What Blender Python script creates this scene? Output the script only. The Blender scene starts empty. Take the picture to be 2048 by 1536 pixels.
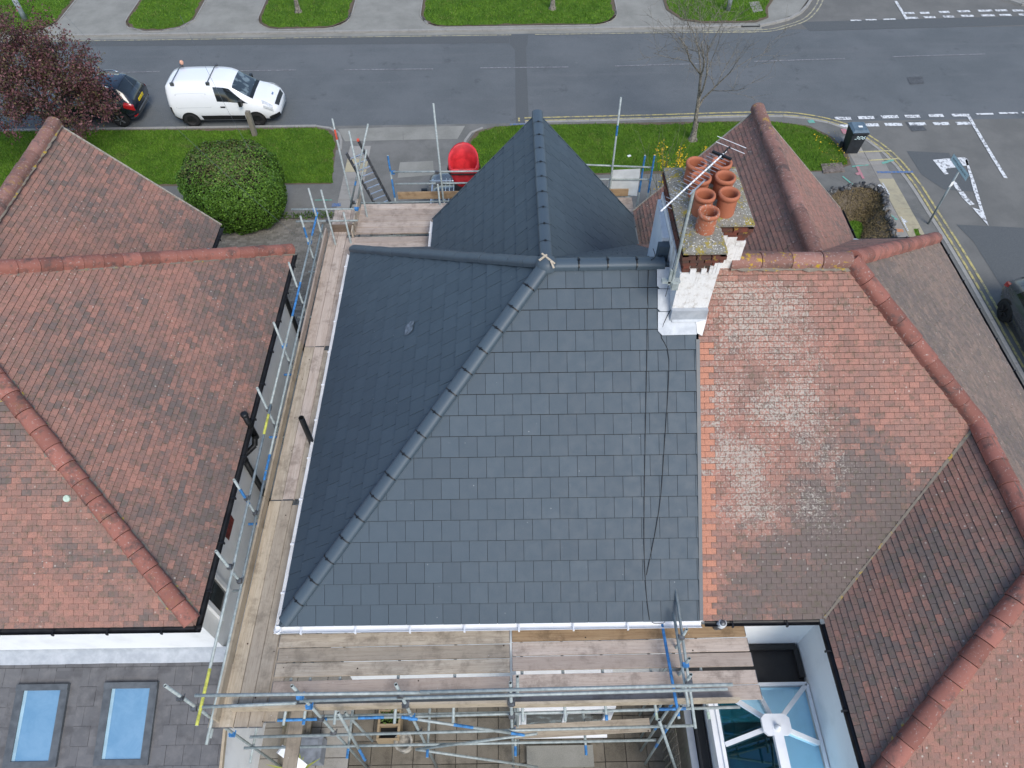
import bpy, math, random
import numpy as np
from mathutils import Vector, Matrix, Euler, noise

# ------------------------------------------------------------------ camera, sky, sun, exposure
SC = bpy.context.scene
R = math.radians
CAM_H, PITCH, ROLL, FPX = 16.7, R(52.2), R(0.8), 1420.0
_f = Vector((0, math.cos(PITCH), -math.sin(PITCH)))
_r0 = Vector((1, 0, 0)); _u0 = _r0.cross(_f)
_r = _r0 * math.cos(ROLL) - _u0 * math.sin(ROLL)
_u = _r0 * math.sin(ROLL) + _u0 * math.cos(ROLL)
cd = bpy.data.cameras.new('camera'); cam = bpy.data.objects.new('camera', cd)
SC.collection.objects.link(cam)
cd.sensor_width = 36.0; cd.lens = 36.0 * FPX / 2048; cd.clip_end = 800; cd.clip_start = 0.1
m = Matrix((_r, _u, -_f)).transposed().to_4x4(); m.translation = (0, 0, CAM_H)
cam.matrix_world = m
SC.camera = cam

SUN_AZ = math.atan2(0.45, -1.0); SUN_EL = R(48)
W = bpy.data.worlds.new('World'); SC.world = W; W.use_nodes = True
nt = W.node_tree
sky = nt.nodes.new('ShaderNodeTexSky'); sky.sky_type = 'NISHITA'; sky.sun_disc = False
sky.sun_elevation = SUN_EL; sky.sun_rotation = SUN_AZ
sky.air_density = 1.0; sky.dust_density = 1.2; sky.ozone_density = 1.0
nt.links.new(sky.outputs[0], nt.nodes['Background'].inputs[0])
nt.nodes['Background'].inputs[1].default_value = 0.15
sd = bpy.data.lights.new('sun', 'SUN'); sd.energy = 1.5; sd.angle = R(26); sd.color = (1.0, 0.95, 0.86)
sun = bpy.data.objects.new('sun', sd); SC.collection.objects.link(sun)
sv = Vector((math.sin(SUN_AZ) * math.cos(SUN_EL), math.cos(SUN_AZ) * math.cos(SUN_EL), math.sin(SUN_EL)))
sun.rotation_euler = sv.to_track_quat('Z', 'Y').to_euler()
sun.location = (0, -20, 40)
SC.view_settings.view_transform = 'Standard'; SC.view_settings.look = 'None'
SC.view_settings.gamma = 1.0; SC.view_settings.use_curve_mapping = False
SC.view_settings.exposure = 0.7

rng = random.Random(7)
C = SC.collection

def P(px, py, z=None, x=None, y=None):
    """world point seen at a pixel of the 2048 x 1536 photograph, on a plane of known height (or x / y)"""
    d = _f + _r * ((px - 1024) / FPX) - _u * ((py - 768) / FPX)
    if z is not None: t = (z - CAM_H) / d.z
    elif y is not None: t = y / d.y
    else: t = x / d.x
    return Vector((0, 0, CAM_H)) + d * t

def proj(p):
    q = Vector(p) - Vector((0, 0, CAM_H)); d = q.dot(_f)
    if d <= 0.1: return (-9999, -9999, d)
    return (1024 + FPX * q.dot(_r) / d, 768 - FPX * q.dot(_u) / d, d)

# ------------------------------------------------------------------ materials
MATS = {}
class NB:
    def __init__(s, name):
        s.m = bpy.data.materials.new(name); s.m.use_nodes = True; s.t = s.m.node_tree
        s.b = s.t.nodes['Principled BSDF']; MATS[name] = s.m; s._pos = None
    def n(s, typ, **kw):
        nd = s.t.nodes.new(typ)
        for k, v in kw.items():
            setattr(nd, k, v)
        return nd
    def put(s, sock, v):
        if hasattr(v, 'links') or isinstance(v, bpy.types.NodeSocket): s.t.links.new(v, sock)
        elif isinstance(v, (tuple, list)) and len(v) == 3 and sock.type == 'RGBA': sock.default_value = (*v, 1)
        else: sock.default_value = v
    @property
    def pos(s):
        if s._pos is None: s._pos = s.n('ShaderNodeNewGeometry').outputs['Position']
        return s._pos
    def obj(s): return s.n('ShaderNodeTexCoord').outputs['Object']
    def noise(s, scale, detail=3, rough=.55, co=None, dist=0, col=False):
        nd = s.n('ShaderNodeTexNoise'); s.put(nd.inputs['Vector'], co if co is not None else s.pos)
        nd.inputs['Scale'].default_value = scale; nd.inputs['Detail'].default_value = detail
        nd.inputs['Roughness'].default_value = rough; nd.inputs['Distortion'].default_value = dist
        return nd.outputs['Color' if col else 'Fac']
    def vor(s, scale, out='Distance', co=None, rnd=1.0, feat='F1'):
        nd = s.n('ShaderNodeTexVoronoi', feature=feat); s.put(nd.inputs['Vector'], co if co is not None else s.pos)
        nd.inputs['Scale'].default_value = scale; nd.inputs['Randomness'].default_value = rnd
        return nd.outputs[out]
    def scaled(s, sc, co=None):
        nd = s.n('ShaderNodeMapping'); s.put(nd.inputs['Vector'], co if co is not None else s.pos)
        nd.inputs['Scale'].default_value = sc; return nd.outputs[0]
    def math(s, op, a, b=0.0, c=None, clamp=False):
        nd = s.n('ShaderNodeMath', operation=op, use_clamp=clamp)
        s.put(nd.inputs[0], a); s.put(nd.inputs[1], b)
        if c is not None: s.put(nd.inputs[2], c)
        return nd.outputs[0]
    def ss(s, v, lo, hi, a=0.0, b=1.0):
        nd = s.n('ShaderNodeMapRange', interpolation_type='SMOOTHSTEP')
        s.put(nd.inputs['Value'], v)
        for k, w in zip(('From Min', 'From Max', 'To Min', 'To Max'), (lo, hi, a, b)): s.put(nd.inputs[k], w)
        return nd.outputs[0]
    def mix(s, f, a, b, mode='MIX'):
        nd = s.n('ShaderNodeMix', data_type='RGBA', blend_type=mode)
        s.put(nd.inputs['Factor'], f); s.put(nd.inputs['A'], a) if False else None
        s.put(nd.inputs[6], a); s.put(nd.inputs[7], b)
        return nd.outputs[2]
    def bump(s, h, strength=.3, dist=.01):
        nd = s.n('ShaderNodeBump'); s.put(nd.inputs['Height'], h)
        nd.inputs['Strength'].default_value = strength; nd.inputs['Distance'].default_value = dist
        s.t.links.new(nd.outputs[0], s.b.inputs['Normal'])
    def done(s, col, rough=.8, spec=.4, metal=0.0, **kw):
        s.put(s.b.inputs['Base Color'], col); s.put(s.b.inputs['Roughness'], rough)
        s.b.inputs['Specular IOR Level'].default_value = spec; s.put(s.b.inputs['Metallic'], metal)
        for k, v in kw.items(): s.put(s.b.inputs[k.replace('_', ' ')], v)
        return s.m

def simple(name, col, rough=.6, var=.15, scale=8, spec=.4, metal=0, **kw):
    b = NB(name); n = b.noise(scale, 5)
    dk = tuple(c * (1 - var * 1.6) for c in col); lt = tuple(min(1, c * (1 + var)) for c in col)
    return b.done(b.mix(b.ss(n, .3, .7), dk, lt), b.ss(n, .2, .8, max(.02, rough - .08), min(1, rough + .08)), spec, metal, **kw)

def tint_nodes(b):
    """per-tile values: from the mesh attribute on joined tiles, from the object colour on single ones"""
    a = b.n('ShaderNodeAttribute', attribute_type='GEOMETRY', attribute_name='tint')
    o = b.n('ShaderNodeObjectInfo')
    add = b.n('ShaderNodeVectorMath', operation='ADD')
    b.t.links.new(a.outputs['Vector'], add.inputs[0]); b.t.links.new(o.outputs['Color'], add.inputs[1])
    sp = b.n('ShaderNodeSeparateXYZ'); b.t.links.new(add.outputs[0], sp.inputs[0])
    return sp.outputs

def make_mats():
    # old clay tiles: x = tone, y = dark algae, z = pale lichen; tone > 1.5 = fresh orange tile
    for nm, A, B in (('clay', (.41, .20, .15), (.275, .152, .122)), ('clay_wing', (.35, .17, .128), (.22, .13, .107)), ('clay_grey', (.29, .21, .165), (.20, .16, .13))):
        b = NB(nm); t = tint_nodes(b)
        base = b.mix(b.ss(t[0], 0, 1), A, B)
        base = b.mix(b.ss(b.noise(1.2, 5, .7), .38, .7, 0, .5), base, (.23, .165, .138)); base = b.mix(b.math('GREATER_THAN', t[0], 1.5), base, (.50, .225, .145))
        grain = b.noise(55, 4); big = b.noise(5.5, 4, .65)
        base = b.mix(b.ss(grain, .3, .75, 0, .5), base, (.15, .095, .078))
        dk = b.math('ADD', t[1], b.math('MULTIPLY', b.math('SUBTRACT', big, .5), 1.1))
        dk = b.math('ADD', dk, b.math('MULTIPLY', b.math('SUBTRACT', b.noise(38, 3), .5), .7))
        fresh = b.math('SUBTRACT', 1.0, b.math('GREATER_THAN', t[0], 1.5))
        dkf = b.math('MULTIPLY', b.ss(dk, .05, .75, 0, .93), fresh)
        dcol = b.mix(b.noise(14, 3), (.10, .084, .077), (.17, .14, .125))
        base = b.mix(dkf, base, dcol)
        moss = b.math('MULTIPLY', b.ss(b.noise(9, 5, .7), .48, .72, 0, .65), fresh)
        base = b.mix(moss, base, (.105, .098, .065))
        li = b.math('ADD', t[2], b.math('MULTIPLY', b.math('SUBTRACT', b.noise(30, 5, .7), .5), 2.6))
        lif = b.math('MULTIPLY', b.ss(li, .62, 1.05, 0, .85), fresh)
        base = b.mix(lif, base, b.mix(b.noise(12), (.34, .295, .25), (.46, .43, .37)))
        sp = b.math('LESS_THAN', b.vor(8.5), .13)
        sp = b.math('MULTIPLY', sp, b.math('MULTIPLY', b.ss(b.noise(1.3), .42, .62, 0, .42), fresh))
        base = b.mix(sp, base, (.6, .57, .5))
        b.bump(b.math('ADD', grain, b.noise(140, 2)), .5, .004)
        b.done(base, .88, .25)
    for nm, A in (('clay_ridge', (.31, .125, .095)), ('clay_ridge_weathered', (.29, .15, .12))):
        b = NB(nm); t = tint_nodes(b)
        base = b.mix(t[0], A, tuple(c * .62 for c in A))
        n1 = b.noise(4.5, 5, .65); n2 = b.noise(24, 4, .7)
        w = .30 if 'wea' in nm else .16
        base = b.mix(b.ss(n1, .5, .68, 0, .75), base, (.075, .06, .055))
        base = b.mix(b.ss(n2, .62 - w * .25, .72, 0, .75), base, (.44, .38, .34))
        yl = b.math('MULTIPLY', b.ss(b.noise(7, 5, .7), .56, .63), b.ss(t[2], .0, 1.0))
        base = b.mix(yl, base, (.42, .27, .03))
        b.bump(n2, .4, .006); b.done(base, .82, .3)
    b = NB('bedding_mortar'); n = b.noise(9, 5, .7)
    c = b.mix(n, (.10, .085, .07), (.30, .26, .21)); c = b.mix(b.ss(b.noise(5, 5, .7), .55, .64, 0, .9), c, (.40, .27, .04))
    b.bump(b.noise(40, 4), .6, .01); b.done(c, .95, .1)
    # new concrete slates
    b = NB('slate'); t = tint_nodes(b)
    base = b.mix(t[0], (.043, .064, .083), (.051, .075, .096))
    st = b.noise(6, 4, .6); base = b.mix(b.ss(st, .35, .75, 0, .25), base, (.054, .076, .094))
    streak = b.noise(1.0, 5, .6, co=b.scaled((60, 5, 60)))
    base = b.mix(b.ss(streak, .5, .8, 0, .15), base, (.08, .095, .105))
    chip = b.math('MULTIPLY', b.math('LESS_THAN', b.vor(6.0), .05), b.ss(b.noise(2.1), .5, .6, 0, .6))
    base = b.mix(chip, base, (.32, .34, .35))
    base = b.mix(b.ss(b.noise(2.3, 6, .75), .64, .76, 0, .25), base, (.14, .16, .18))
    b.bump(b.math('ADD', b.noise(90, 3), b.noise(25, 3)), .35, .003)
    b.done(base, b.ss(st, .2, .8, .50, .62), .38)
    b = NB('slate_ridge'); t = tint_nodes(b); n = b.noise(9, 4)
    c = b.mix(t[0], (.054, .077, .098), (.062, .088, .110)); c = b.mix(b.ss(n, .5, .8, 0, .3), c, (.08, .094, .104))
    b.bump(b.noise(90), .3, .003); b.done(c, .5, .45)
    b = NB('extension_slate'); t = tint_nodes(b)
    c = b.mix(t[0], (.10, .10, .105), (.125, .125, .13)); n = b.noise(5, 5, .65)
    c = b.mix(b.ss(n, .4, .75, 0, .6), c, (.17, .165, .165)); c = b.mix(b.ss(b.noise(3.3, 4), .5, .7, 0, .5), c, (.06, .058, .06))
    b.bump(b.noise(70), .4, .004); b.done(c, .75, .3)
    simple('roof_felt', (.012, .012, .012), .95, .1)
    simple('black_plastic', (.012, .013, .014), .4, .2, 12)
    simple('black_gutter', (.014, .014, .015), .5, .3, 6)
    simple('white_plastic', (.78, .79, .80), .35, .04, 3)
    simple('grey_plastic', (.20, .22, .25), .5, .15, 6)
    simple('dark_frame', (.085, .095, .105), .45, .15, 6)
    b = NB('white_render'); n = b.noise(2.2, 5, .6)
    c = b.mix(b.ss(n, .45, .75, 0, .5), (.78, .79, .79), (.62, .63, .63)); b.bump(b.noise(60, 3), .35, .006); b.done(c, .9, .2)
    b = NB('grey_render'); n = b.noise(2.2, 5, .6)
    c = b.mix(b.ss(n, .4, .75, 0, .6), (.60, .62, .64), (.42, .44, .46)); b.bump(b.noise(60, 3), .35, .006); b.done(c, .9, .2)
    b = NB('chimney_render'); n = b.noise(7, 6, .7)
    c = b.mix(b.ss(n, .48, .72, 0, .85), (.70, .69, .67), (.42, .38, .33)); c = b.mix(b.ss(b.noise(1, 5, .7, co=b.scaled((9, 9, 1.2))), .54, .7, 0, .6), c, (.30, .26, .22)); c = b.mix(b.ss(b.noise(22, 4), .68, .78, 0, .8), c, (.25, .21, .18))
    b.bump(b.noise(30, 5), .6, .012); b.done(c, .9, .2)
    b = NB('chimney_cap'); n = b.noise(11, 6, .7)
    c = b.mix(n, (.10, .098, .085), (.36, .34, .29)); c = b.mix(b.ss(b.noise(6, 6, .75), .49, .60, 0, .9), c, (.32, .25, .04))
    c = b.mix(b.math('LESS_THAN', b.vor(26), .33), c, b.mix(b.ss(b.noise(40), .4, .6), (.07, .068, .06), (.58, .57, .52)))
    b.bump(b.noise(35, 5, .7), .9, .02); b.done(c, .95, .1)
    b = NB('chimney_brick'); t = tint_nodes(b)
    c = b.mix(t[0], (.17, .055, .038), (.075, .05, .04)); c = b.mix(b.ss(b.noise(14, 5, .7), .5, .7, 0, .8), c, (.05, .04, .035))
    c = b.mix(b.ss(b.noise(9, 5, .7), .6, .66, 0, .9), c, (.36, .25, .04)); b.bump(b.noise(60), .6, .006); b.done(c, .9, .2)
    simple('mortar', (.34, .30, .25), .95, .2, 20)
    b = NB('terracotta_pot'); t = tint_nodes(b)
    c = b.mix(b.noise(6, 4), (.42, .145, .075), (.34, .115, .065))
    li = b.math('ADD', t[2], b.math('MULTIPLY', b.math('SUBTRACT', b.noise(22, 5, .7), .5), 2.2))
    c = b.mix(b.ss(li, .7, .95, 0, .85), c, (.45, .42, .36)); c = b.mix(b.ss(b.noise(18, 4), .62, .75, 0, .5), c, (.12, .07, .05))
    b.bump(b.noise(50), .3, .004); b.done(c, .75, .3)
    simple('slate_scuff', (.13, .16, .19), .8, .35, 14)
    simple('pale_blue', (.28, .42, .50), .4, .1, 3)
    simple('soot_black', (.018, .014, .011), .95, .4, 12)
    b = NB('lead'); n = b.noise(5, 5, .65)
    c = b.mix(b.ss(n, .3, .7), (.33, .355, .385), (.45, .475, .50)); b.bump(b.noise(8, 3), .3, .01); b.done(c, .55, .4, .15)
    b = NB('galvanised'); n = b.noise(14, 4); v = b.vor(30, 'Color')
    c = b.mix(b.ss(n, .3, .7), (.23, .27, .265), (.36, .40, .39)); c = b.mix(b.ss(b.noise(4, 5, .7), .58, .7, 0, .6), c, (.32, .31, .28))
    b.done(c, .5, .45, .12)
    simple('alu', (.60, .62, .64), .35, .1, 10, metal=.8)
    simple('dull_steel', (.16, .165, .17), .5, .3, 15, metal=.6)
    simple('blue_paint', (.05, .20, .45), .5, .25, 14)
    simple('yellow_paint', (.52, .52, .10), .6, .25, 10)
    simple('pale_green_paint', (.45, .55, .45), .6, .2, 10)
    simple('red_plastic', (.62, .035, .045), .42, .18, 5)
    simple('black_rubber', (.016, .016, .017), .8, .2, 10)
    for nm, A, B in (('board_grey', (.37, .31, .24), (.50, .435, .345)), ('board_pink', (.44, .355, .295), (.55, .47, .40)),
                     ('board_brown', (.30, .20, .115), (.40, .285, .17)), ('board_pale', (.45, .37, .27), (.58, .50, .38)),
                     ('board_dark', (.17, .125, .095), (.26, .20, .15))):
        for ax, sc in (('x', (1.5, 26, 26)), ('y', (26, 1.5, 26))):
            b = NB(nm + '_' + ax); o = b.n('ShaderNodeObjectInfo')
            sh = b.n('ShaderNodeVectorMath', operation='ADD'); b.t.links.new(b.scaled(sc), sh.inputs[0])
            b.t.links.new(o.outputs['Random'], sh.inputs[1])
            g = b.noise(1.0, 5, .65, co=sh.outputs[0], dist=.6); st = b.noise(2.6, 5, .7)
            c = b.mix(b.ss(g, .3, .7), A, B); c = b.mix(b.ss(o.outputs['Random'], 0, 1, 0, .6), c, tuple(q * .66 for q in A))
            c = b.mix(b.ss(st, .46, .68, 0, .7), c, tuple(q * .5 for q in A)); c = b.mix(b.ss(b.noise(1, 4, .8, co=b.scaled(tuple(q * (3.0 if q > 10 else 2.0) for q in sc))), .56, .66, 0, .6), c, tuple(q * .38 for q in A))
            kn = b.math('LESS_THAN', b.vor(3.4), .05); c = b.mix(kn, c, (.06, .04, .03))
            sp = b.math('MULTIPLY', b.math('LESS_THAN', b.vor(5.3), .035), .7); c = b.mix(sp, c, (.6, .58, .55))
            b.bump(g, .4, .006); b.done(c, .85, .2)
    b = NB('old_wood'); g = b.noise(1, 5, .65, co=b.scaled((12, 12, 2.0)))
    c = b.mix(g, (.11, .095, .075), (.30, .27, .22)); c = b.mix(b.ss(b.noise(6, 4), .55, .7, 0, .6), c, (.13, .15, .08)); b.bump(g, .5, .01); b.done(c, .9, .15)
    b = NB('planter_wood'); g = b.noise(1, 5, .65, co=b.scaled((3, 14, 14))); b.done(b.mix(g, (.24, .18, .11), (.36, .28, .18)), .8, .2)
    # ground
    b = NB('asphalt_road'); fine = b.noise(75, 3, .8); big = b.noise(.35, 5, .6)
    c = b.mix(b.ss(big, .35, .68), (.084, .096, .102), (.112, .123, .129))
    c = b.mix(b.ss(b.noise(1, 4, .6, co=b.scaled((.16, 2.2, 1))), .5, .72, 0, .45), c, (.124, .129, .134))
    c = b.mix(b.ss(fine, .35, .75, 0, .6), c, (.20, .205, .205)); c = b.mix(b.ss(b.noise(50, 2, .8), .55, .8, 0, .6), c, (.035, .038, .042))
    c = b.mix(b.ss(b.noise(2.7, 6, .75), .62, .74, 0, .25), c, (.26, .25, .24)); c = b.mix(b.ss(b.noise(.9, 6, .75), .58, .68, 0, .4), c, (.06, .066, .07))
    b.bump(fine, .5, .01); b.done(c, .9, .25)
    b = NB('asphalt_brown'); fine = b.noise(75, 3, .8); big = b.noise(.6, 5, .65)
    c = b.mix(b.ss(big, .35, .68), (.118, .118, .11), (.158, .155, .143)); c = b.mix(b.ss(fine, .35, .75, 0, .5), c, (.22, .215, .20))
    c = b.mix(b.ss(b.noise(50, 2, .8), .55, .8, 0, .5), c, (.07, .066, .062)); b.bump(fine, .5, .01); b.done(c, .92, .2)
    b = NB('asphalt_patch'); fine = b.noise(75, 3, .8)
    c = b.mix(b.ss(fine, .35, .75), (.074, .082, .085), (.145, .15, .15)); b.bump(fine, .5, .01); b.done(c, .9, .25)
    b = NB('pavement_asphalt'); fine = b.noise(60, 3, .8); big = b.noise(.9, 5, .65)
    c = b.mix(b.ss(big, .35, .68), (.125, .125, .115), (.175, .172, .16)); c = b.mix(b.ss(fine, .4, .75, 0, .5), c, (.25, .245, .225)); b.bump(fine, .5, .008); b.done(c, .92, .2)
    b = NB('concrete'); fine = b.noise(60, 3, .8); big = b.noise(.7, 6, .65)
    c = b.mix(b.ss(big, .3, .7), (.19, .188, .165), (.265, .26, .23)); c = b.mix(b.ss(fine, .4, .75, 0, .4), c, (.40, .385, .35))
    c = b.mix(b.ss(b.noise(2.2, 6, .7), .56, .72, 0, .4), c, (.18, .172, .155)); b.bump(fine, .4, .008); b.done(c, .92, .2)
    b = NB('slab'); t = tint_nodes(b); fine = b.noise(70, 3, .8); big = b.noise(2.2, 6, .7)
    c = b.mix(t[0], (.165, .155, .14), (.34, .325, .295)); c = b.mix(b.ss(t[1], 0, 1), c, (.40, .35, .22))
    c = b.mix(b.ss(big, .45, .75, 0, .55), c, (.13, .122, .105)); c = b.mix(b.ss(fine, .4, .8, 0, .3), c, (.48, .46, .42)); b.bump(fine, .4, .006); b.done(c, .92, .2)
    b = NB('patio_slab'); t = tint_nodes(b); fine = b.noise(55, 4, .8); big = b.noise(3.0, 6, .7)
    c = b.mix(t[0], (.125, .11, .085), (.19, .168, .135)); c = b.mix(b.ss(big, .42, .72, 0, .75), c, (.06, .052, .04)); c = b.mix(b.ss(fine, .45, .75, 0, .6), c, (.25, .225, .185)); b.bump(fine, .4, .006); b.done(c, .92, .2)
    b = NB('block_paver'); t = tint_nodes(b); c = b.mix(t[0], (.15, .14, .12), (.245, .225, .195)); c = b.mix(b.ss(b.noise(4, 5), .45, .7, 0, .5), c, (.10, .10, .08)); b.bump(b.noise(60), .4, .006); b.done(c, .92, .2)
    simple('joint', (.05, .045, .038), .95, .3, 10)
    b = NB('kerb_stone'); c = b.mix(b.noise(3.5, 6, .7), (.20, .195, .18), (.38, .365, .335)); b.bump(b.noise(50), .4, .006); b.done(c, .9, .2)
    b = NB('soil'); c = b.mix(b.noise(9, 6, .7), (.07, .052, .036), (.19, .155, .11)); b.bump(b.noise(16, 5), 1, .03); b.done(c, .95, .1)
    b = NB('turf'); n = b.noise(1.4, 6, .65); f = b.noise(28, 4, .7)
    c = b.mix(b.ss(n, .3, .7), (.052, .12, .010), (.105, .20, .018)); c = b.mix(b.ss(b.noise(.8, 5, .7), .56, .72, 0, .55), c, (.13, .14, .045)); c = b.mix(b.ss(f, .4, .7, 0, .55), c, (.028, .070, .008)); b.bump(f, 1, .04); b.done(c, .9, .15)
    b = NB('grass_blade'); g = b.n('ShaderNodeNewGeometry'); n = b.noise(1.1, 5, .65)
    c = b.mix(b.ss(n, .3, .7), (.068, .155, .010), (.145, .27, .018)); c = b.mix(b.ss(b.noise(.8, 5, .7), .55, .72, 0, .5), c, (.17, .185, .05)); c = b.mix(b.math('GREATER_THAN', g.outputs['Random Per Island'], .93), c, (.26, .26, .08))
    c = b.mix(b.ss(g.outputs['Random Per Island'], 0, .9, 0, .5), c, (.04, .10, .012)); b.done(c, .7, .25)
    b = NB('dry_grass'); g = b.n('ShaderNodeNewGeometry'); b.done(b.mix(g.outputs['Random Per Island'], (.10, .075, .035), (.27, .21, .11)), .85, .15)
    b = NB('road_white'); w = b.noise(9, 5, .75)
    c = b.mix(b.ss(w, .50, .57), (.66, .67, .66), (.22, .22, .225)); b.done(c, .75, .3)
    b = NB('road_white_worn'); w = b.noise(10, 5, .75)
    c = b.mix(b.ss(w, .40, .55), (.27, .275, .285), (.15, .152, .16)); b.done(c, .85, .3)
    b = NB('road_yellow'); w = b.noise(7, 5, .75)
    c = b.mix(b.ss(w, .44, .60), (.46, .39, .15), (.21, .195, .15)); b.done(c, .8, .3)
    b = NB('road_yellow_worn'); w = b.noise(7, 5, .75)
    c = b.mix(b.ss(w, .42, .6), (.40, .37, .24), (.20, .195, .18)); b.done(c, .85, .3)
    for nm, col in (('spray_green', (.10, .42, .33)), ('spray_pink', (.52, .18, .22)), ('spray_blue', (.05, .14, .33)), ('spray_white', (.68, .70, .70)), ('spray_orange', (.62, .20, .05)), ('spray_yellow', (.55, .48, .22))):
        b = NB(nm); w = b.noise(22, 4, .8); b.done(b.mix(b.ss(w, .42, .62), col, (.24, .23, .21)), .9, .2)
    # plants
    def leaf(nm, a, c2, d):
        b = NB(nm); g = b.n('ShaderNodeNewGeometry'); r = g.outputs['Random Per Island']
        c = b.mix(b.ss(r, 0, .75), a, c2); c = b.mix(b.ss(r, .8, 1), c, d)
        b.done(c, .55, .3, Transmission_Weight=0.0, Subsurface_Weight=0.0)
    leaf('hedge_leaf', (.036, .085, .010), (.08, .17, .018), (.145, .27, .034))
    leaf('hedge_leaf_top', (.06, .065, .022), (.09, .105, .028), (.16, .17, .05))
    leaf('red_leaf', (.07, .03, .033), (.135, .055, .06), (.22, .105, .105))
    leaf('olive_leaf', (.05, .043, .02), (.09, .075, .032), (.17, .12, .05))
    leaf('forsythia', (.45, .29, .01), (.62, .42, .015), (.66, .50, .06))
    leaf('strap_leaf', (.06, .075, .05), (.13, .15, .10), (.33, .35, .27))
    leaf('yucca_leaf', (.16, .20, .04), (.33, .36, .08), (.5, .5, .16))
    leaf('weed_leaf', (.035, .075, .012), (.07, .12, .02), (.12, .17, .03))
    simple('bark', (.20, .18, .145), .9, .4, 14)
    simple('twig', (.12, .105, .08), .9, .3, 14)
    simple('red_twig', (.085, .06, .05), .9, .3, 14)
    simple('green_twig', (.16, .165, .10), .9, .3, 14)
    b = NB('flint'); o = b.n('ShaderNodeObjectInfo'); c = b.mix(o.outputs['Random'], (.028, .03, .035), (.17, .165, .155)); c = b.mix(b.ss(b.noise(14, 5, .7), .6, .72, 0, .7), c, (.42, .41, .38)); b.bump(b.noise(25), .6, .01); b.done(c, .6, .4)
    # vehicles and small things
    b = NB('van_white'); n = b.noise(2.5, 5, .6, co=b.obj()); b.done(b.mix(b.ss(n, .55, .8, 0, .4), (.80, .81, .82), (.68, .68, .67)), .28, .5, Coat_Weight=.5)
    simple('suv_paint', (.010, .014, .022), .22, .2, 3, Coat_Weight=1.0)
    simple('silver_paint', (.09, .10, .12), .3, .1, 3, metal=.5, Coat_Weight=.8)
    simple('dark_car_paint', (.045, .05, .055), .28, .2, 3, Coat_Weight=.8)
    simple('car_glass', (.012, .016, .018), .04, .1, 3, spec=.8)
    b = NB('windscreen_glass'); n = b.noise(3.2, 3, .5, co=b.obj()); b.done(b.mix(b.ss(n, .5, .62), (.03, .04, .045), (.15, .19, .20)), .05, .9)
    simple('tyre', (.014, .014, .014), .85, .25, 20)
    simple('rim_steel', (.03, .028, .027), .6, .3, 10, metal=.3)
    simple('rim_alloy', (.42, .43, .44), .35, .1, 10, metal=.8)
    simple('lamp_clear', (.55, .57, .58), .12, .15, 20, spec=.8)
    simple('lamp_red', (.40, .012, .018), .15, .15, 20, spec=.7)
    simple('plate_yellow', (.78, .58, .02), .4, .05)
    simple('plate_white', (.78, .78, .76), .4, .05)
    simple('chrome', (.7, .71, .72), .15, .05, metal=1.0)
    simple('cloth_orange', (.70, .38, .26), .9, .15, 20)
    simple('bin_body', (.022, .026, .031), .5, .2, 6)
    simple('bin_lid', (.10, .145, .18), .5, .15, 6)
    simple('sign_face', (.60, .74, .76), .35, .06, 6)
    simple('sign_text', (.03, .04, .05), .5, .05)
    simple('number_white', (.62, .78, .80), .5, .05)
    simple('post_grey', (.22, .255, .265), .5, .15, 6)
    simple('iron_cover', (.085, .088, .09), .7, .3, 20)
    simple('brown_cover', (.17, .14, .12), .85, .3, 10)
    simple('orange_cap', (.62, .10, .06), .5, .1)
    simple('green_bottle', (.07, .42, .12), .35, .2, 12)
    simple('flue_grey', (.60, .62, .63), .4, .1, 10, metal=.3)
    simple('stone_urn', (.30, .28, .24), .9, .35, 9)
    simple('red_brick_patch', (.18, .035, .028), .8, .35, 12)
    simple('tarp', (.62, .65, .66), .7, .08, 3)
    b = NB('flat_roof_felt'); b.done(b.mix(b.noise(3, 6, .7), (.012, .012, .013), (.04, .037, .036)), .55, .4)
    b = NB('blue_pane'); n = b.noise(1.5, 3); n = b.noise(2.2, 5, .65, dist=.5); b.done(b.mix(b.ss(n, .25, .8), (.10, .23, .33), (.18, .32, .42)), .04, 1.0, 0)  # blue base and noise paint a sky reflection beneath the real gloss
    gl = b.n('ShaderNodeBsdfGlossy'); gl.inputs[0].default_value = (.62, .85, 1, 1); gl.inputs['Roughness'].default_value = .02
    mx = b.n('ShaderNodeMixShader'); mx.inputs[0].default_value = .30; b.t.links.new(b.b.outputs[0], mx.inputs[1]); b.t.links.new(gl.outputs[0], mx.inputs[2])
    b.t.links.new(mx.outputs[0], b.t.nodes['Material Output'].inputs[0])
    b = NB('conservatory_glass')
    tr = b.n('ShaderNodeBsdfTransparent'); tr.inputs[0].default_value = (.16, .46, .52, 1)
    gl = b.n('ShaderNodeBsdfGlossy'); gl.inputs[0].default_value = (.55, .85, 1, 1); gl.inputs['Roughness'].default_value = .015
    fr = b.n('ShaderNodeFresnel'); fr.inputs[0].default_value = 1.75
    mx = b.n('ShaderNodeMixShader'); b.t.links.new(fr.outputs[0], mx.inputs[0]); b.t.links.new(tr.outputs[0], mx.inputs[1]); b.t.links.new(gl.outputs[0], mx.inputs[2])
    b.t.links.new(mx.outputs[0], b.t.nodes['Material Output'].inputs[0])
    simple('interior_floor', (.10, .12, .13), .6, .3, 3)
make_mats()
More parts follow.
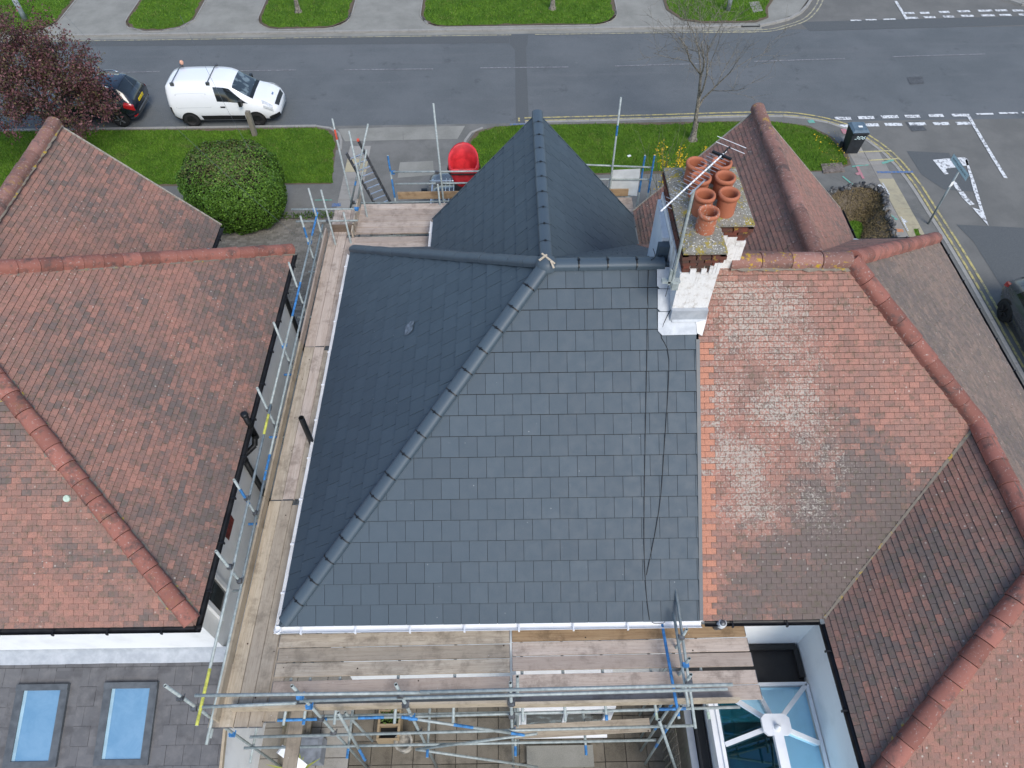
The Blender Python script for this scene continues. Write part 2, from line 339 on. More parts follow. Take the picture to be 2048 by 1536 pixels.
# ------------------------------------------------------------------ geometry helpers
V = Vector
def link(o): C.objects.link(o); o.color = (0, 0, 0, 1); return o
def tag(o, label=None, cat=None, group=None, kind=None):
    if label: o['label'] = label
    if cat: o['category'] = cat
    if group: o['group'] = group
    if kind: o['kind'] = kind
    return o
def thing(name, loc, label, cat, group=None, rz=0.0):
    o = link(bpy.data.objects.new(name, None)); o.location = loc; o.rotation_euler = (0, 0, rz)
    o.empty_display_size = .2
    return tag(o, label, cat, group)
def woff(o):
    """world position of an object's origin (parents here are never rotated when world coordinates are used)"""
    v = V((0, 0, 0))
    while o is not None: v += o.location; o = o.parent
    return v
def mk(name, verts, faces, mat, parent=None, smooth=False, local=False, uv=None):
    me = bpy.data.meshes.new(name)
    if not local and len(verts):
        # origin at the piece's own base
        a = np.array([tuple(v) for v in verts]); c = np.array([(a[:, 0].min() + a[:, 0].max()) / 2, (a[:, 1].min() + a[:, 1].max()) / 2, a[:, 2].min()])
        vs = (a - c).tolist()
    else: vs = [tuple(v) for v in verts]; c = None
    me.from_pydata(vs, [], faces)
    me.materials.append(MATS[mat]) if isinstance(mat, str) else [me.materials.append(MATS[k]) for k in mat]
    if smooth: me.polygons.foreach_set('use_smooth', [True] * len(me.polygons))
    o = link(bpy.data.objects.new(name, me))
    if parent is not None: o.parent = parent
    if c is not None: o.location = V(c) - (woff(parent) if parent is not None else V((0, 0, 0)))
    return o
class MB:
    def __init__(s): s.v = []; s.f = []
    def add(s, vs, fs):
        k = len(s.v); s.v += [tuple(v) for v in vs]; s.f += [tuple(i + k for i in f) for f in fs]; return s
    def box(s, c, size, rz=0.0, rot=None):
        M = rot if rot is not None else Matrix.Rotation(rz, 3, 'Z'); hx, hy, hz = size[0] / 2, size[1] / 2, size[2] / 2
        vs = [V(c) + M @ V((x * hx, y * hy, z * hz)) for x in (-1, 1) for y in (-1, 1) for z in (-1, 1)]
        return s.add(vs, [(0, 1, 3, 2), (4, 6, 7, 5), (0, 4, 5, 1), (2, 3, 7, 6), (0, 2, 6, 4), (1, 5, 7, 3)])
    def span(s, x0, x1, y0, y1, z0, z1): return s.box(((x0 + x1) / 2, (y0 + y1) / 2, (z0 + z1) / 2), (abs(x1 - x0), abs(y1 - y0), abs(z1 - z0)))
    def bar(s, a, b, w, h, up=V((0, 0, 1))):
        a, b = V(a), V(b); d = (b - a); L = d.length; d.normalize(); sd = d.cross(up)
        if sd.length < 1e-4: sd = d.cross(V((1, 0, 0)))
        sd.normalize(); u2 = sd.cross(d)
        return s.box((a + b) / 2, (L, w, h), rot=Matrix((d, sd, u2)).transposed())
    def tube(s, a, b, r, n=8, r2=None, cap=True, hollow=False):
        a, b = V(a), V(b); d = (b - a).normalized(); r2 = r if r2 is None else r2
        x = d.cross(V((0, 0, 1)));
        if x.length < 1e-3: x = V((1, 0, 0))
        x.normalize(); y = d.cross(x)
        ring = lambda p, rr: [p + (x * math.cos(2 * math.pi * i / n) + y * math.sin(2 * math.pi * i / n)) * rr for i in range(n)]
        vs = ring(a, r) + ring(b, r2); fs = [(i, (i + 1) % n, n + (i + 1) % n, n + i) for i in range(n)]
        if hollow:
            ia, ib = ring(a, r * .8), ring(b, r2 * .8)
            deep = min(.12, (b - a).length * .45)
            vs += ia + ib + [p + d * deep for p in ia] + [p - d * deep for p in ib]
            for i in range(n):
                j = (i + 1) % n
                fs += [(j, i, 2 * n + i, 2 * n + j), (n + i, n + j, 3 * n + j, 3 * n + i), (2 * n + j, 2 * n + i, 4 * n + i, 4 * n + j), (3 * n + i, 3 * n + j, 5 * n + j, 5 * n + i)]
            fs += [tuple(range(4 * n, 5 * n)), tuple(reversed(range(5 * n, 6 * n)))]
        elif cap: fs += [tuple(reversed(range(n))), tuple(range(n, 2 * n))]
        return s.add(vs, fs)
    def path(s, pts, r, n=6, r2=None):
        m_ = len(pts) - 1
        for i in range(m_):
            ra = r if r2 is None else r + (r2 - r) * i / m_; rb = r if r2 is None else r + (r2 - r) * (i + 1) / m_
            s.tube(pts[i], pts[i + 1], ra, n, rb, cap=(i in (0, m_ - 1)))
        return s
    def lathe(s, prof, c, n=16, axis='z'):
        vs = []
        for (r, z) in prof:
            for i in range(n):
                a = 2 * math.pi * i / n; ca, sa = math.cos(a) * r, math.sin(a) * r
                vs.append(V(c) + (V((ca, sa, z)) if axis == 'z' else V((ca, z, sa)) if axis == 'y' else V((z, ca, sa))))
        fs = [(k * n + i, k * n + (i + 1) % n, (k + 1) * n + (i + 1) % n, (k + 1) * n + i) for k in range(len(prof) - 1) for i in range(n)]
        return s.add(vs, fs)
    def prism(s, poly, z0, z1):
        n = len(poly); vs = [(p[0], p[1], z0) for p in poly] + [(p[0], p[1], z1) for p in poly]
        return s.add(vs, [tuple(reversed(range(n))), tuple(range(n, 2 * n))] + [(i, (i + 1) % n, n + (i + 1) % n, n + i) for i in range(n)])
    def sheet(s, pts): return s.add(pts, [tuple(range(len(pts)))])
    def build(s, name, mat, parent=None, smooth=False, local=False): return mk(name, s.v, s.f, mat, parent, smooth, local)
def area2(poly): return sum(poly[i][0] * poly[(i + 1) % len(poly)][1] - poly[(i + 1) % len(poly)][0] * poly[i][1] for i in range(len(poly)))
def clip_rect(poly, u0, u1, v0, v1):
    for ax, lim, sg in ((0, u0, 1), (0, u1, -1), (1, v0, 1), (1, v1, -1)):
        out = []; n = len(poly)
        for i in range(n):
            a, b = poly[i], poly[(i + 1) % n]; da, db = (a[ax] - lim) * sg, (b[ax] - lim) * sg
            if da >= 0: out.append(a)
            if (da >= 0) != (db >= 0):
                t = da / (da - db); out.append((a[0] + (b[0] - a[0]) * t, a[1] + (b[1] - a[1]) * t))
        poly = out
        if len(poly) < 3: return []
    res = []
    for p in poly:
        if not res or abs(p[0] - res[-1][0]) + abs(p[1] - res[-1][1]) > 1e-4: res.append(p)
    if len(res) > 1 and abs(res[0][0] - res[-1][0]) + abs(res[0][1] - res[-1][1]) < 1e-4: res.pop()
    return res if len(res) >= 3 else []
def inside(p, poly):
    x, y = p[0], p[1]; c = False; j = len(poly) - 1
    for i in range(len(poly)):
        xi, yi, xj, yj = poly[i][0], poly[i][1], poly[j][0], poly[j][1]
        if (yi > y) != (yj > y) and x < (xj - xi) * (y - yi) / (yj - yi) + xi: c = not c
        j = i
    return c
def G(*pts, z=0.0): return [P(a, b, z) for a, b in pts]
def catmull(pts, n=6):
    out = []; pts = [V(p) for p in pts]
    for i in range(len(pts) - 1):
        p0 = pts[max(0, i - 1)]; p1, p2 = pts[i], pts[i + 1]; p3 = pts[min(len(pts) - 1, i + 2)]
        for k in range(n):
            t = k / n
            out.append(.5 * ((2 * p1) + (p2 - p0) * t + (2 * p0 - 5 * p1 + 4 * p2 - p3) * t * t + (3 * p1 - p0 - 3 * p2 + p3) * t ** 3))
    return out + [pts[-1]]
def strip(path, w, off=0.0, z=0.0, closed=False):
    """flat ribbon of width w, its centre shifted off to the left of the path"""
    n = len(path); L = []
    for i in range(n):
        a, b = path[max(0, i - 1)], path[min(n - 1, i + 1)]; d = V((b[0] - a[0], b[1] - a[1], 0)).normalized(); nn = V((-d.y, d.x, 0))
        c = V((path[i][0], path[i][1], z)); L.append((c + nn * (off + w / 2), c + nn * (off - w / 2)))
    vs = [q for p in L for q in p]; fs = [(2 * i, 2 * i + 1, 2 * i + 3, 2 * i + 2) for i in range(n - 1)]
    return vs, fs
def structure(o, label=None): o['kind'] = 'structure'; return o

# ------------------------------------------------------------------ tiles on a plane
def frame_of(O, u, up_hint):
    u = V(u).normalized(); v = V(up_hint) - u * V(up_hint).dot(u); v.normalize(); n = u.cross(v)
    if n.z < 0: u = -u; n = u.cross(v)
    return V(O), u, v, n
def lay_tiles(poly3, eave, w, g, t, gap=.004, stag=.5, tint=None, jit=.002, yaw=0.0, first=None, tlo=.002, rowgap=.006):
    """eave = (p0,p1) lowest edge; returns tiles as dicts in the plane's own frame"""
    e0, e1 = V(eave[0]), V(eave[1]); mid = (e0 + e1) / 2
    cen = sum((V(p) for p in poly3), V((0, 0, 0))) / len(poly3)
    O, u, v, n = frame_of(e0, e1 - e0, cen - mid)
    uv = [((V(p) - O).dot(u), (V(p) - O).dot(v)) for p in poly3]
    if area2(uv) < 0: uv.reverse()
    umin = min(p[0] for p in uv); umax = max(p[0] for p in uv); vmax = max(p[1] for p in uv)
    out = []; rows = int(math.ceil(vmax / g))
    for j in range(rows):
        v0, v1 = j * g, (j + 1) * g - rowgap  # gap bares dark felt in place of the contact shadow under each row
        sh = (j % 2) * w * stag + rng.uniform(-.004, .004)
        k0 = int(math.floor((umin - sh) / w)); k1 = int(math.ceil((umax - sh) / w))
        for k in range(k0, k1):
            a, b = k * w + sh + gap / 2, (k + 1) * w + sh - gap / 2
            pl = clip_rect(uv, a, b, v0, v1)
            if not pl or abs(area2(pl)) < .0008: continue
            full = len(pl) == 4 and abs(abs(area2(pl)) / 2 - (b - a) * (v1 - v0)) < 1e-5
            cu = sum(p[0] for p in pl) / len(pl); cv = (v0 + v1) / 2
            pos = O + u * cu + v * cv
            tn = tint(pos, cu, cv, j, k) if tint else (rng.random(), 0, 0)
            out.append(dict(pl=pl, v0=v0, g=v1 - v0, full=full, a=a, b=b, O=O, u=u, v=v, n=n, pos=pos, t=t, tlo=tlo, tint=tn, lift=rng.uniform(-jit, jit), yaw=rng.gauss(0, yaw) if yaw else 0, key=id(poly3)))
    return out
def tile_geo(T, local=False):
    """top face with its low edge proud, and skirts"""
    cu, cv = (T['a'] + T['b']) / 2, T['v0'] + T['g'] / 2
    top = []; bot = []
    for (a, b) in T['pl']:
        h = T['t'] + (T['tlo'] - T['t']) * (b - T['v0']) / T['g']
        du, dv = a - cu, b - cv
        top.append(V((du, dv, h))); bot.append(V((du, dv, h - T['t'] - .004)))
    n = len(top); fs = [tuple(range(n))] + [(i, n + i, n + (i + 1) % n, (i + 1) % n) for i in range(n)]
    vs = top + bot
    if not local:
        M = Matrix((T['u'], T['v'], T['n'])).transposed() @ Matrix.Rotation(T['yaw'], 3, 'Z')
        c = T['O'] + T['u'] * cu + T['v'] * cv + T['n'] * T['lift']
        vs = [c + M @ q for q in vs]
    return vs, fs
def score(pos):
    x, y, d = proj(pos)
    if x < -20 or x > 2068 or y < -20 or y > 1556: return 1e6 + d
    return d
def emit_tiles(tiles, mat, name, parent, limit=300, single_ok=True):
    tiles = sorted(tiles, key=lambda T: score(T['pos']) + (0 if T['full'] else 1.5))
    cache = {}
    for T in tiles[:limit]:
        cu, cv = (T['a'] + T['b']) / 2, T['v0'] + T['g'] / 2
        if T['full'] and T['key'] in cache: me = cache[T['key']]
        else:
            vs, fs = tile_geo(T, True); me = bpy.data.meshes.new(name); me.from_pydata([tuple(q) for q in vs], [], fs); me.materials.append(MATS[mat])
            if T['full']: cache[T['key']] = me
        o = link(bpy.data.objects.new(name, me)); o.parent = parent
        M = Matrix((T['u'], T['v'], T['n'])).transposed() @ Matrix.Rotation(T['yaw'], 3, 'Z')
        o.location = T['O'] + T['u'] * cu + T['v'] * cv + T['n'] * T['lift'] - woff(parent)
        o.rotation_euler = M.to_euler(); o.color = (*T['tint'], 1)
    rest = tiles[limit:]
    if rest:
        vs = []; fs = []; cols = []
        for T in rest:
            v_, f_ = tile_geo(T); k = len(vs); vs += v_; fs += [tuple(i + k for i in f) for f in f_]; cols += [(*T['tint'], 1)] * len(f_)
        o = mk(name + 's', vs, fs, mat, parent)
        at = o.data.attributes.new('tint', 'FLOAT_COLOR', 'FACE'); at.data.foreach_set('color', np.array(cols, dtype=np.float32).ravel())
        o['kind'] = 'stuff'
def caps(p0, p1, r, seg, mat, name, parent, flare=.016, drop=.35, tint=None, clip=None, n=9, squash=None):
    """half-round ridge or hip tiles laid end to end from p0 (low) to p1 (high)"""
    squash = squash or (.55 if 'slate' in mat else .8)
    p0, p1 = V(p0), V(p1); d = p1 - p0; L = d.length; d.normalize(); k = max(1, round(L / seg)); seg = L / k
    sd = d.cross(V((0, 0, 1))).normalized(); up = sd.cross(d)
    out = []
    for i in range(k):
        vs = []; a0, a1 = -.004, seg - .014
        r0, r1 = r + flare, r
        for (q, rr) in ((a0, r0), (a1, r1)):
            for j in range(n + 1):
                an = math.pi * j / n
                vs.append(sd * (math.cos(an) * rr) + up * (math.sin(an) * rr * squash) + d * q)
            vs += [sd * -rr - up * drop * r + d * q, sd * rr - up * drop * r + d * q]
        m_ = n + 3
        fs = [(j, m_ + j, m_ + j + 1, j + 1) for j in range(n)] + [(n, m_ + n, m_ + n + 1, n + 1), (n + 2, m_ + n + 2, m_, 0)]
        fs += [tuple(range(2 * m_, 3 * m_)), tuple(reversed(range(3 * m_, 4 * m_)))]; vs = vs + vs
        me = bpy.data.meshes.new(name); me.from_pydata([tuple(q) for q in vs], [], fs); me.materials.append(MATS[mat])
        me.polygons.foreach_set('use_smooth', [i < n for i in range(len(me.polygons))])
        o = link(bpy.data.objects.new(name, me)); o.parent = parent
        o.location = p0 + d * (i * seg) + up * rng.uniform(-.006, .006) + sd * rng.uniform(-.005, .005) - woff(parent)
        tn = tint(p0 + d * (i + .5) * seg) if tint else (rng.random(), 0, 0); o.color = (*tn, 1)
        out.append((o, p0 + d * (i * seg), d, sd, up))
    return out
def fbm(p, s, o=4): return noise.fractal(V(p) * s, 1.0, 2.0, o)

# ------------------------------------------------------------------ ground, roads, pavements
def sheet(name, pts, mat, z): return structure(MB().sheet([(p[0], p[1], z) for p in pts]).build(name, mat))
sheet('ground', [(-200, -150), (200, -150), (200, 250), (-200, 250)], 'soil', -.14)
KN, KF = 26.68, 34.82                                   # near and far kerb of the main road
sheet('road', [(-120, KN - .3), (120, KN - .3), (120, KF + .3), (-120, KF + .3)], 'asphalt_road', -.10)
kc = catmull([P(1050, 246, 0), P(1300, 240, 0), P(1520, 234, 0), P(1610, 238, 0), P(1690, 258, 0), P(1760, 302, 0), P(1810, 358, 0), P(1850, 420, 0), P(1900, 500, 0), P(1960, 604, 0), P(2048, 762, 0), V((15.2, 8, 0)), V((15.2, -20, 0))], 8)
# side road on this side: everything right of the kerb curve
side = [(p.x - .15, p.y) for p in kc[16:]] + [(40, -20), (40, KN - .02), (9.9, KN - .02)]
sheet('side_road', side, 'asphalt_brown', -.096)
far_side = [V((12.6, KF)), V((60, KF)), V((60, 90)), V((17.5, 90)), V((16.6, 42)), V((15.9, 38.5)), V((14.6, 36.2))]
sheet('side_road', [(p[0], p[1]) for p in [(12.2, KF - .25), (60, KF - .25), (60, 90), (17.0, 90), (16.6, 42), (15.9, 38.3), (14.4, 36.0)]], 'asphalt_brown', -.096)
sheet('road_repair', [(p.x, p.y) for p in G((1018, 66), (1056, 66), (1055, 84), (1052, 92), (1058, 246), (1032, 246), (1030, 96), (1020, 84))], 'asphalt_patch', -.094)
sheet('road_repair', [(p.x, p.y) for p in G((1815, 298), (1900, 302), (1915, 330), (1935, 345), (1960, 380), (1890, 375), (1845, 345))], 'asphalt_patch', -.090)
sheet('road_repair', [(p.x, p.y) for p in G((1915, 445), (2060, 452), (2060, 640), (2000, 560), (1950, 480))], 'asphalt_patch', -.089)
sheet('road_edge_band', [(p.x, p.y) for p in G((0, 76), (1018, 69), (1018, 82), (0, 90))], 'asphalt_patch', -.0945)
sheet('road_edge_band', [(p.x, p.y) for p in G((1600, 40), (2060, 28), (2060, 46), (1620, 58))], 'asphalt_patch', -.0925)
# gully strip along far kerb
sheet('gutter_strip', [(-60, KF - .32), (12.4, KF - .32), (12.4, KF + .02), (-60, KF + .02)], 'concrete', -.092)
# pavement behind near kerb (one sheet), raised a kerb height
nk = [(p.x, p.y) for p in kc]
pave = [(-80, KN), (-.6, KN)] + nk + [(-80, -20)]
sheet('pavement', pave, 'pavement_asphalt', 0.0)
def kerb(path, name='kerb', w=.13, z0=-.14, z1=.012, seg=.9, off=0):
    """kerb stones with joints along a path"""
    acc = [0]
    for i in range(1, len(path)): acc.append(acc[-1] + (V(path[i]) - V(path[i - 1])).length)
    def at(s):
        for i in range(1, len(path)):
            if s <= acc[i] or i == len(path) - 1:
                t = (s - acc[i - 1]) / max(1e-6, acc[i] - acc[i - 1]); return V(path[i - 1]).lerp(V(path[i]), t)
    base = MB(); vs, fs = strip(path, w * .7, off, z0 + .02); base.add(vs, fs)
    root = structure(base.build(name, 'joint'))
    k = max(1, int(acc[-1] / seg))
    for i in range(k):
        a, b = at(i * seg + .006), at((i + 1) * seg - .006); a.z = b.z = (z0 + z1) / 2
        d = (b - a).normalized(); nn = V((-d.y, d.x, 0))
        if proj(a)[0] < -60 or proj(a)[0] > 2110: continue
        MB().bar(a + nn * off, b + nn * off, w, z1 - z0).build('kerb_stone', 'kerb_stone', root)
kerb([V((-26, KN + .03, 0)), V((-7.4, KN + .03, 0))]); kerb([p + V((0, .0, 0)) for p in kc if p.y > 11], off=.06)
kerb([V((-6.9, KN + .03, 0)), V((-1.6, KN + .03, 0))], z1=-.06)
# far side: drives and verges
FZ = .0
drv = [(-80, KF + .03), (12.3, KF + .03)] + [(p[0], p[1]) for p in [(13.2, 35.3), (14.5, 36.1), (15.9, 38.4), (16.6, 42), (17, 90)]] + [(-80, 90)]
sheet('far_pavement', drv, 'concrete', -.03)
kerb([V((-30, KF + .06, 0)), V((12.3, KF + .06, 0))], z1=-.015)
kerb(catmull([V((12.3, KF + .06, 0)), V((13.3, 35.25, 0)), V((14.6, 36.1, 0)), V((15.9, 38.4, 0)), V((16.6, 42, 0))], 6))
kerb(catmull([P(1985, -20, 0), P(2010, -4, 0), P(2040, 6, 0), P(2090, 14, 0)], 5))
sheet('far_pavement', [(p.x, p.y) for p in G((1985, -22), (2010, -6), (2040, 4), (2095, 12), (2095, -60))], 'concrete', 0.0)
blades = []; turf_polys = []
def verge(poly, edge=.0, z=.012, dens=520, name='grass_verge', kerbed=True):
    poly = [V((p[0], p[1], 0)) for p in poly]
    # ragged soil rim then turf
    c = sum(poly, V((0, 0, 0))) / len(poly)
    sheet('soil_edge', [(p.x, p.y) for p in poly], 'soil', z - .006)
    fine = []
    n = len(poly)
    for i in range(n):
        a, b = poly[i], poly[(i + 1) % n]; k = max(1, int((b - a).length / .18))
        for q in range(k):
            p = a.lerp(b, q / k); d = (c - p).normalized(); fine.append(p + d * (.10 + .16 * abs(fbm((p.x, p.y, 0), 1.7)) + rng.uniform(0, .05)))
    o = structure(MB().sheet([(p.x, p.y, z) for p in fine]).build(name, 'turf'))
    turf_polys.append(([(p.x, p.y) for p in fine], dens, z))
def rounded(pts, k=5): return pts
def fverge(x0, x1, y0=35.1, y1=60):
    r = 1.3; pts = [(x0, y1), (x0, y0 + r)] + [(x0 + r - r * math.cos(a), y0 + r - r * math.sin(a)) for a in np.linspace(.2, 1.45, 5)] + [(x1 - r + r * math.sin(a), y0 + r - r * math.cos(a)) for a in np.linspace(.12, 1.4, 5)] + [(x1, y0 + r), (x1, y1)]
    verge(pts, dens=150)
    ring = [V((a, b, 0)) for a, b in pts]
    kerb(ring[0:1] + ring[1:], w=.12, z1=.006, seg=.9)
for a, b in ((-29, -22.4), (-19.0, -15.6), (-12.4, -7.8), (-4.3, 5.5)): fverge(a, b, 35.12, 48)
verge([(8.0, 46), (8.0, 36.6), (8.6, 35.5), (9.6, 35.15), (12.2, 35.15), (12.9, 35.6), (13.1, 36.6), (14.0, 38.2), (14.4, 46)], dens=150)
sheet('service_cover', [(p.x, p.y) for p in G((1497, 5), (1518, 3), (1526, 22), (1507, 26))], 'concrete', .02)
# near verges
verge([(-23, 26.6), (-8.0, 26.6), (-7.3, 26.35), (-6.95, 25.8), (-6.85, 24.9), (-6.62, 22.75), (-23, 22.75)])
verge([(-1.55, 23.1), (-1.65, 25.4), (-1.35, 26.1), (-.6, 26.45), (.5, 26.55), (5, 26.6), (10.8, 26.62), (12.4, 26.2), (13.1, 25.4), (13.4, 24.4), (13.3, 23.5), (12.4, 23.1)])
kerb(catmull([V((-8.0, 26.68, 0)), V((-7.2, 26.42, 0)), V((-6.85, 25.8, 0)), V((-6.75, 24.9, 0))], 5), w=.1, z1=.02, seg=.6)
kerb(catmull([V((-1.75, 24.3, 0)), V((-1.78, 25.4, 0)), V((-1.4, 26.2, 0)), V((-.5, 26.58, 0))], 5), w=.1, z1=.02, seg=.6)
# crossover and drive
sheet('drive', [(-6.55, 19.6), (-1.5, 19.6), (-1.5, 26.55), (-6.8, 26.55)], 'pavement_asphalt', .004)
sheet('drive_patch', [(p.x, p.y) for p in G((800, 325), (866, 322), (868, 350), (795, 356))], 'concrete', .008)
sheet('drive_patch', [(p.x, p.y) for p in G((676, 258), (806, 254), (806, 280), (690, 283))], 'concrete', .008)
sheet('drive_patch', [(p.x, p.y) for p in G((806, 254), (930, 252), (915, 278), (807, 280))], 'concrete', .009)
# block paving beside and in front of left house, with joints
sheet('forecourt', [(-22, 4), (-3.5, 4), (-3.5, 20.75), (-22, 20.75)], 'joint', .006)
def blocks(x0, x1, y0, y1, bw, bh, z, mat, name, parent=None, ran=(0, 1), vis=True):
    vs = []; fs = []; cols = []; j = 0; y = y0
    while y < y1 - .02:
        x = x0 - (bw / 2 if j % 2 else 0)
        while x < x1:
            a, b = max(x0, x) + .004, min(x1, x + bw) - .004
            if b - a > .03:
                k = len(vs); h = z + rng.uniform(-.003, .003); yy = min(y1, y + bh) - .004
                vs += [(a, y + .004, h), (b, y + .004, h), (b, yy, h), (a, yy, h), (a, y + .004, h - .02), (b, y + .004, h - .02), (b, yy, h - .02), (a, yy, h - .02)]
                fs += [(k, k + 1, k + 2, k + 3), (k, k + 4, k + 5, k + 1), (k + 1, k + 5, k + 6, k + 2), (k + 2, k + 6, k + 7, k + 3), (k + 3, k + 7, k + 4, k)]
                cols += [(rng.random(), 0, 0, 1)] * 5
            x += bw
        y += bh; j += 1
    o = mk(name, vs, fs, mat, parent)
    at = o.data.attributes.new('tint', 'FLOAT_COLOR', 'FACE'); at.data.foreach_set('color', np.array(cols, dtype=np.float32).ravel())
    o['kind'] = 'stuff'; return o
tag(blocks(-12.5, -3.6, 10.5, 20.7, .2, .1, .016, 'block_paver', 'block_paving'), 'small grey brown paving blocks in front of the left house', 'paving')
# side passage slabs and concrete
root = sheet('passage', [(-5.6, 1), (-3.55, 1), (-3.55, 10.5), (-5.6, 10.5)], 'joint', .010)
def slabs(root, x0, x1, y0, y1, w, h, z, mat, tint=None, name='paving_slab', keep=None, stag=0, gap=.012):
    cache = {}; j = 0; y = y0
    while y < y1 - .05:
        x = x0 - (w * stag if j % 2 else 0)
        while x < x1 - .05:
            a, b, c_, d_ = max(x, x0), min(x + w, x1), y, min(y + h, y1); cx, cy = (a + b) / 2, (c_ + d_) / 2
            px, py, _ = proj((cx, cy, z))
            if b - a > .06 and (-60 < px < 2110 and -60 < py < 2600) and (keep is None or keep(cx, cy)):
                key = (round(b - a, 3), round(d_ - c_, 3))
                if key not in cache:
                    bw, bh = b - a - gap, d_ - c_ - gap; e = .006
                    vs = [(-bw / 2 + e, -bh / 2 + e, .03), (bw / 2 - e, -bh / 2 + e, .03), (bw / 2 - e, bh / 2 - e, .03), (-bw / 2 + e, bh / 2 - e, .03), (-bw / 2, -bh / 2, .022), (bw / 2, -bh / 2, .022), (bw / 2, bh / 2, .022), (-bw / 2, bh / 2, .022), (-bw / 2, -bh / 2, -.01), (bw / 2, -bh / 2, -.01), (bw / 2, bh / 2, -.01), (-bw / 2, bh / 2, -.01)]
                    fs = [(0, 1, 2, 3)] + [(i, 4 + i, 4 + (i + 1) % 4, (i + 1) % 4) for i in range(4)] + [(4 + i, 8 + i, 8 + (i + 1) % 4, 4 + (i + 1) % 4) for i in range(4)]
                    me = bpy.data.meshes.new(name); me.from_pydata(vs, [], fs); me.materials.append(MATS[mat]); cache[key] = me
                o = link(bpy.data.objects.new(name, cache[key])); o.parent = root
                o.location = V((cx, cy, z - .03 + rng.uniform(-.004, .004))) - woff(root); o.rotation_euler = (rng.gauss(0, .004), rng.gauss(0, .004), 0)
                o.color = (*(tint(cx, cy) if tint else (rng.random(), 0, 0)), 1)
            x += w
        y += h; j += 1
slabs(root, -5.6, -3.55, 1.2, 10.4, .68, .6, .03, 'slab', lambda x, y: (rng.uniform(.45, .85), 0, 0))
root = sheet('patio', [(-3.55, .6), (3.35, .6), (3.35, 4.4), (-3.55, 4.4)], 'joint', .012)
slabs(root, -3.55, 3.35, .6, 4.4, .45, .45, .035, 'patio_slab')
# slabbed pavement at the corner
kcx = [(p.x, p.y) for p in kc]
def left_of_kerb(x, y, m_=.28):
    for i in range(len(kcx) - 1):
        (xa, ya), (xb, yb) = kcx[i], kcx[i + 1]
        if min(ya, yb) <= y <= max(ya, yb) and ya != yb and xa > 11: return x < xa + (xb - xa) * (y - ya) / (yb - ya) - m_
    return False
root = sheet('corner_pavement', [(p.x, p.y) for p in [V((13.45, 26.0, 0)), V((13.3, 23.3, 0)), V((12.2, 22.9, 0)), V((13.7, 21.5, 0)), V((13.75, 16, 0)), V((15.1, 16, 0)), V((15.15, 19, 0)), V((14.9, 21.4, 0)), V((14.4, 23.6, 0))]], 'pavement_asphalt', .004)
tn = lambda x, y: (rng.choice([.1, .2, .3, .45, .6, .95]), 0, 0)
slabs(root, 13.45, 14.05, 16.0, 25.4, .6, .75, .014, 'slab', tn, keep=lambda x, y: left_of_kerb(x, y, .3) and not (x < 13.5 and y > 23.4))
slabs(root, 14.05, 14.65, 16.3, 24.4, .6, .9, .014, 'slab', lambda x, y: (.75, .75, 0) if 19.2 < y < 22.4 else tn(x, y), keep=lambda x, y: left_of_kerb(x, y, .35))
slabs(root, 14.65, 15.1, 15.4, 22.6, .5, .9, .014, 'slab', lambda x, y: (rng.choice([.25, .35, .5]), 0, 0), keep=lambda x, y: left_of_kerb(x, y, .36))
root = sheet('drive_slabs', [(p.x, p.y) for p in G((672, 300), (726, 312), (724, 432), (655, 432))], 'pavement_asphalt', .010)
slabs(root, -6.4, -5.55, 20.9, 25.2, .85, .86, .016, 'slab', lambda x, y: (rng.uniform(.55, .8), .8 if 23.6 < y < 24.6 else 0, 0))
# painted markings
def paint(name, pts, mat, z=-.086): return structure(MB().sheet([(p[0], p[1], z) for p in pts]).build(name, mat))
for a, b in (((236, 141), (318, 139)), ((478, 138), (591, 136)), ((688, 135.5), (866, 134)), ((960, 132), (1137, 130)), ((1231, 128), (1420, 123)), ((1509, 119), (1691, 113)), ((1786, 109.5), (1972, 104))):
    p, q = P(*a, 0), P(*b, 0); vs, fs = strip([p, q], .07, 0, -.088); structure(MB().add(vs, fs).build('lane_dash', 'road_white_worn'))
for off, m_ in ((-.30, 'road_yellow'), (-.52, 'road_yellow')):
    i0 = 0
    vs, fs = strip([p for p in kc if p.y > 11], .085, off * -1 if False else -off, -.085)
    structure(MB().add(vs, fs).build('yellow_line', m_))
vs, fs = strip([V((.45, KN + .28, 0)), V((.45, KN + .55, 0))], .08, 0, -.084); structure(MB().add(vs, fs).build('yellow_line', 'road_yellow'))
for x0, x1 in ((-30, .2), (1.35, 12.2)):
    vs, fs = strip([V((x0, KF - .42, 0)), V((x1, KF - .42, 0))], .07, 0, -.086); structure(MB().add(vs, fs).build('yellow_line', 'road_yellow_worn'))
for o_ in (.32, .52):
    pth = catmull([V((9.5, KF - .25, 0)), V((12.3, KF - .25, 0)), V((13.5, 34.95, 0)), V((14.9, 35.9, 0)), V((16.2, 38.3, 0)), V((16.9, 42, 0))], 6)
    vs, fs = strip(pth, .07, -(o_ - .3), -.085); structure(MB().add(vs, fs).build('yellow_line', 'road_yellow_worn'))
def dashes(lst, mat='road_white'):
    for a, b, w in lst:
        p, q = P(*a, 0), P(*b, 0); vs, fs = strip([p, q], w, 0, -.082); structure(MB().add(vs, fs).build('give_way_dash', mat))
def c8(x, y): return (1620 + x / 4.785, 200 + y / 4.785)
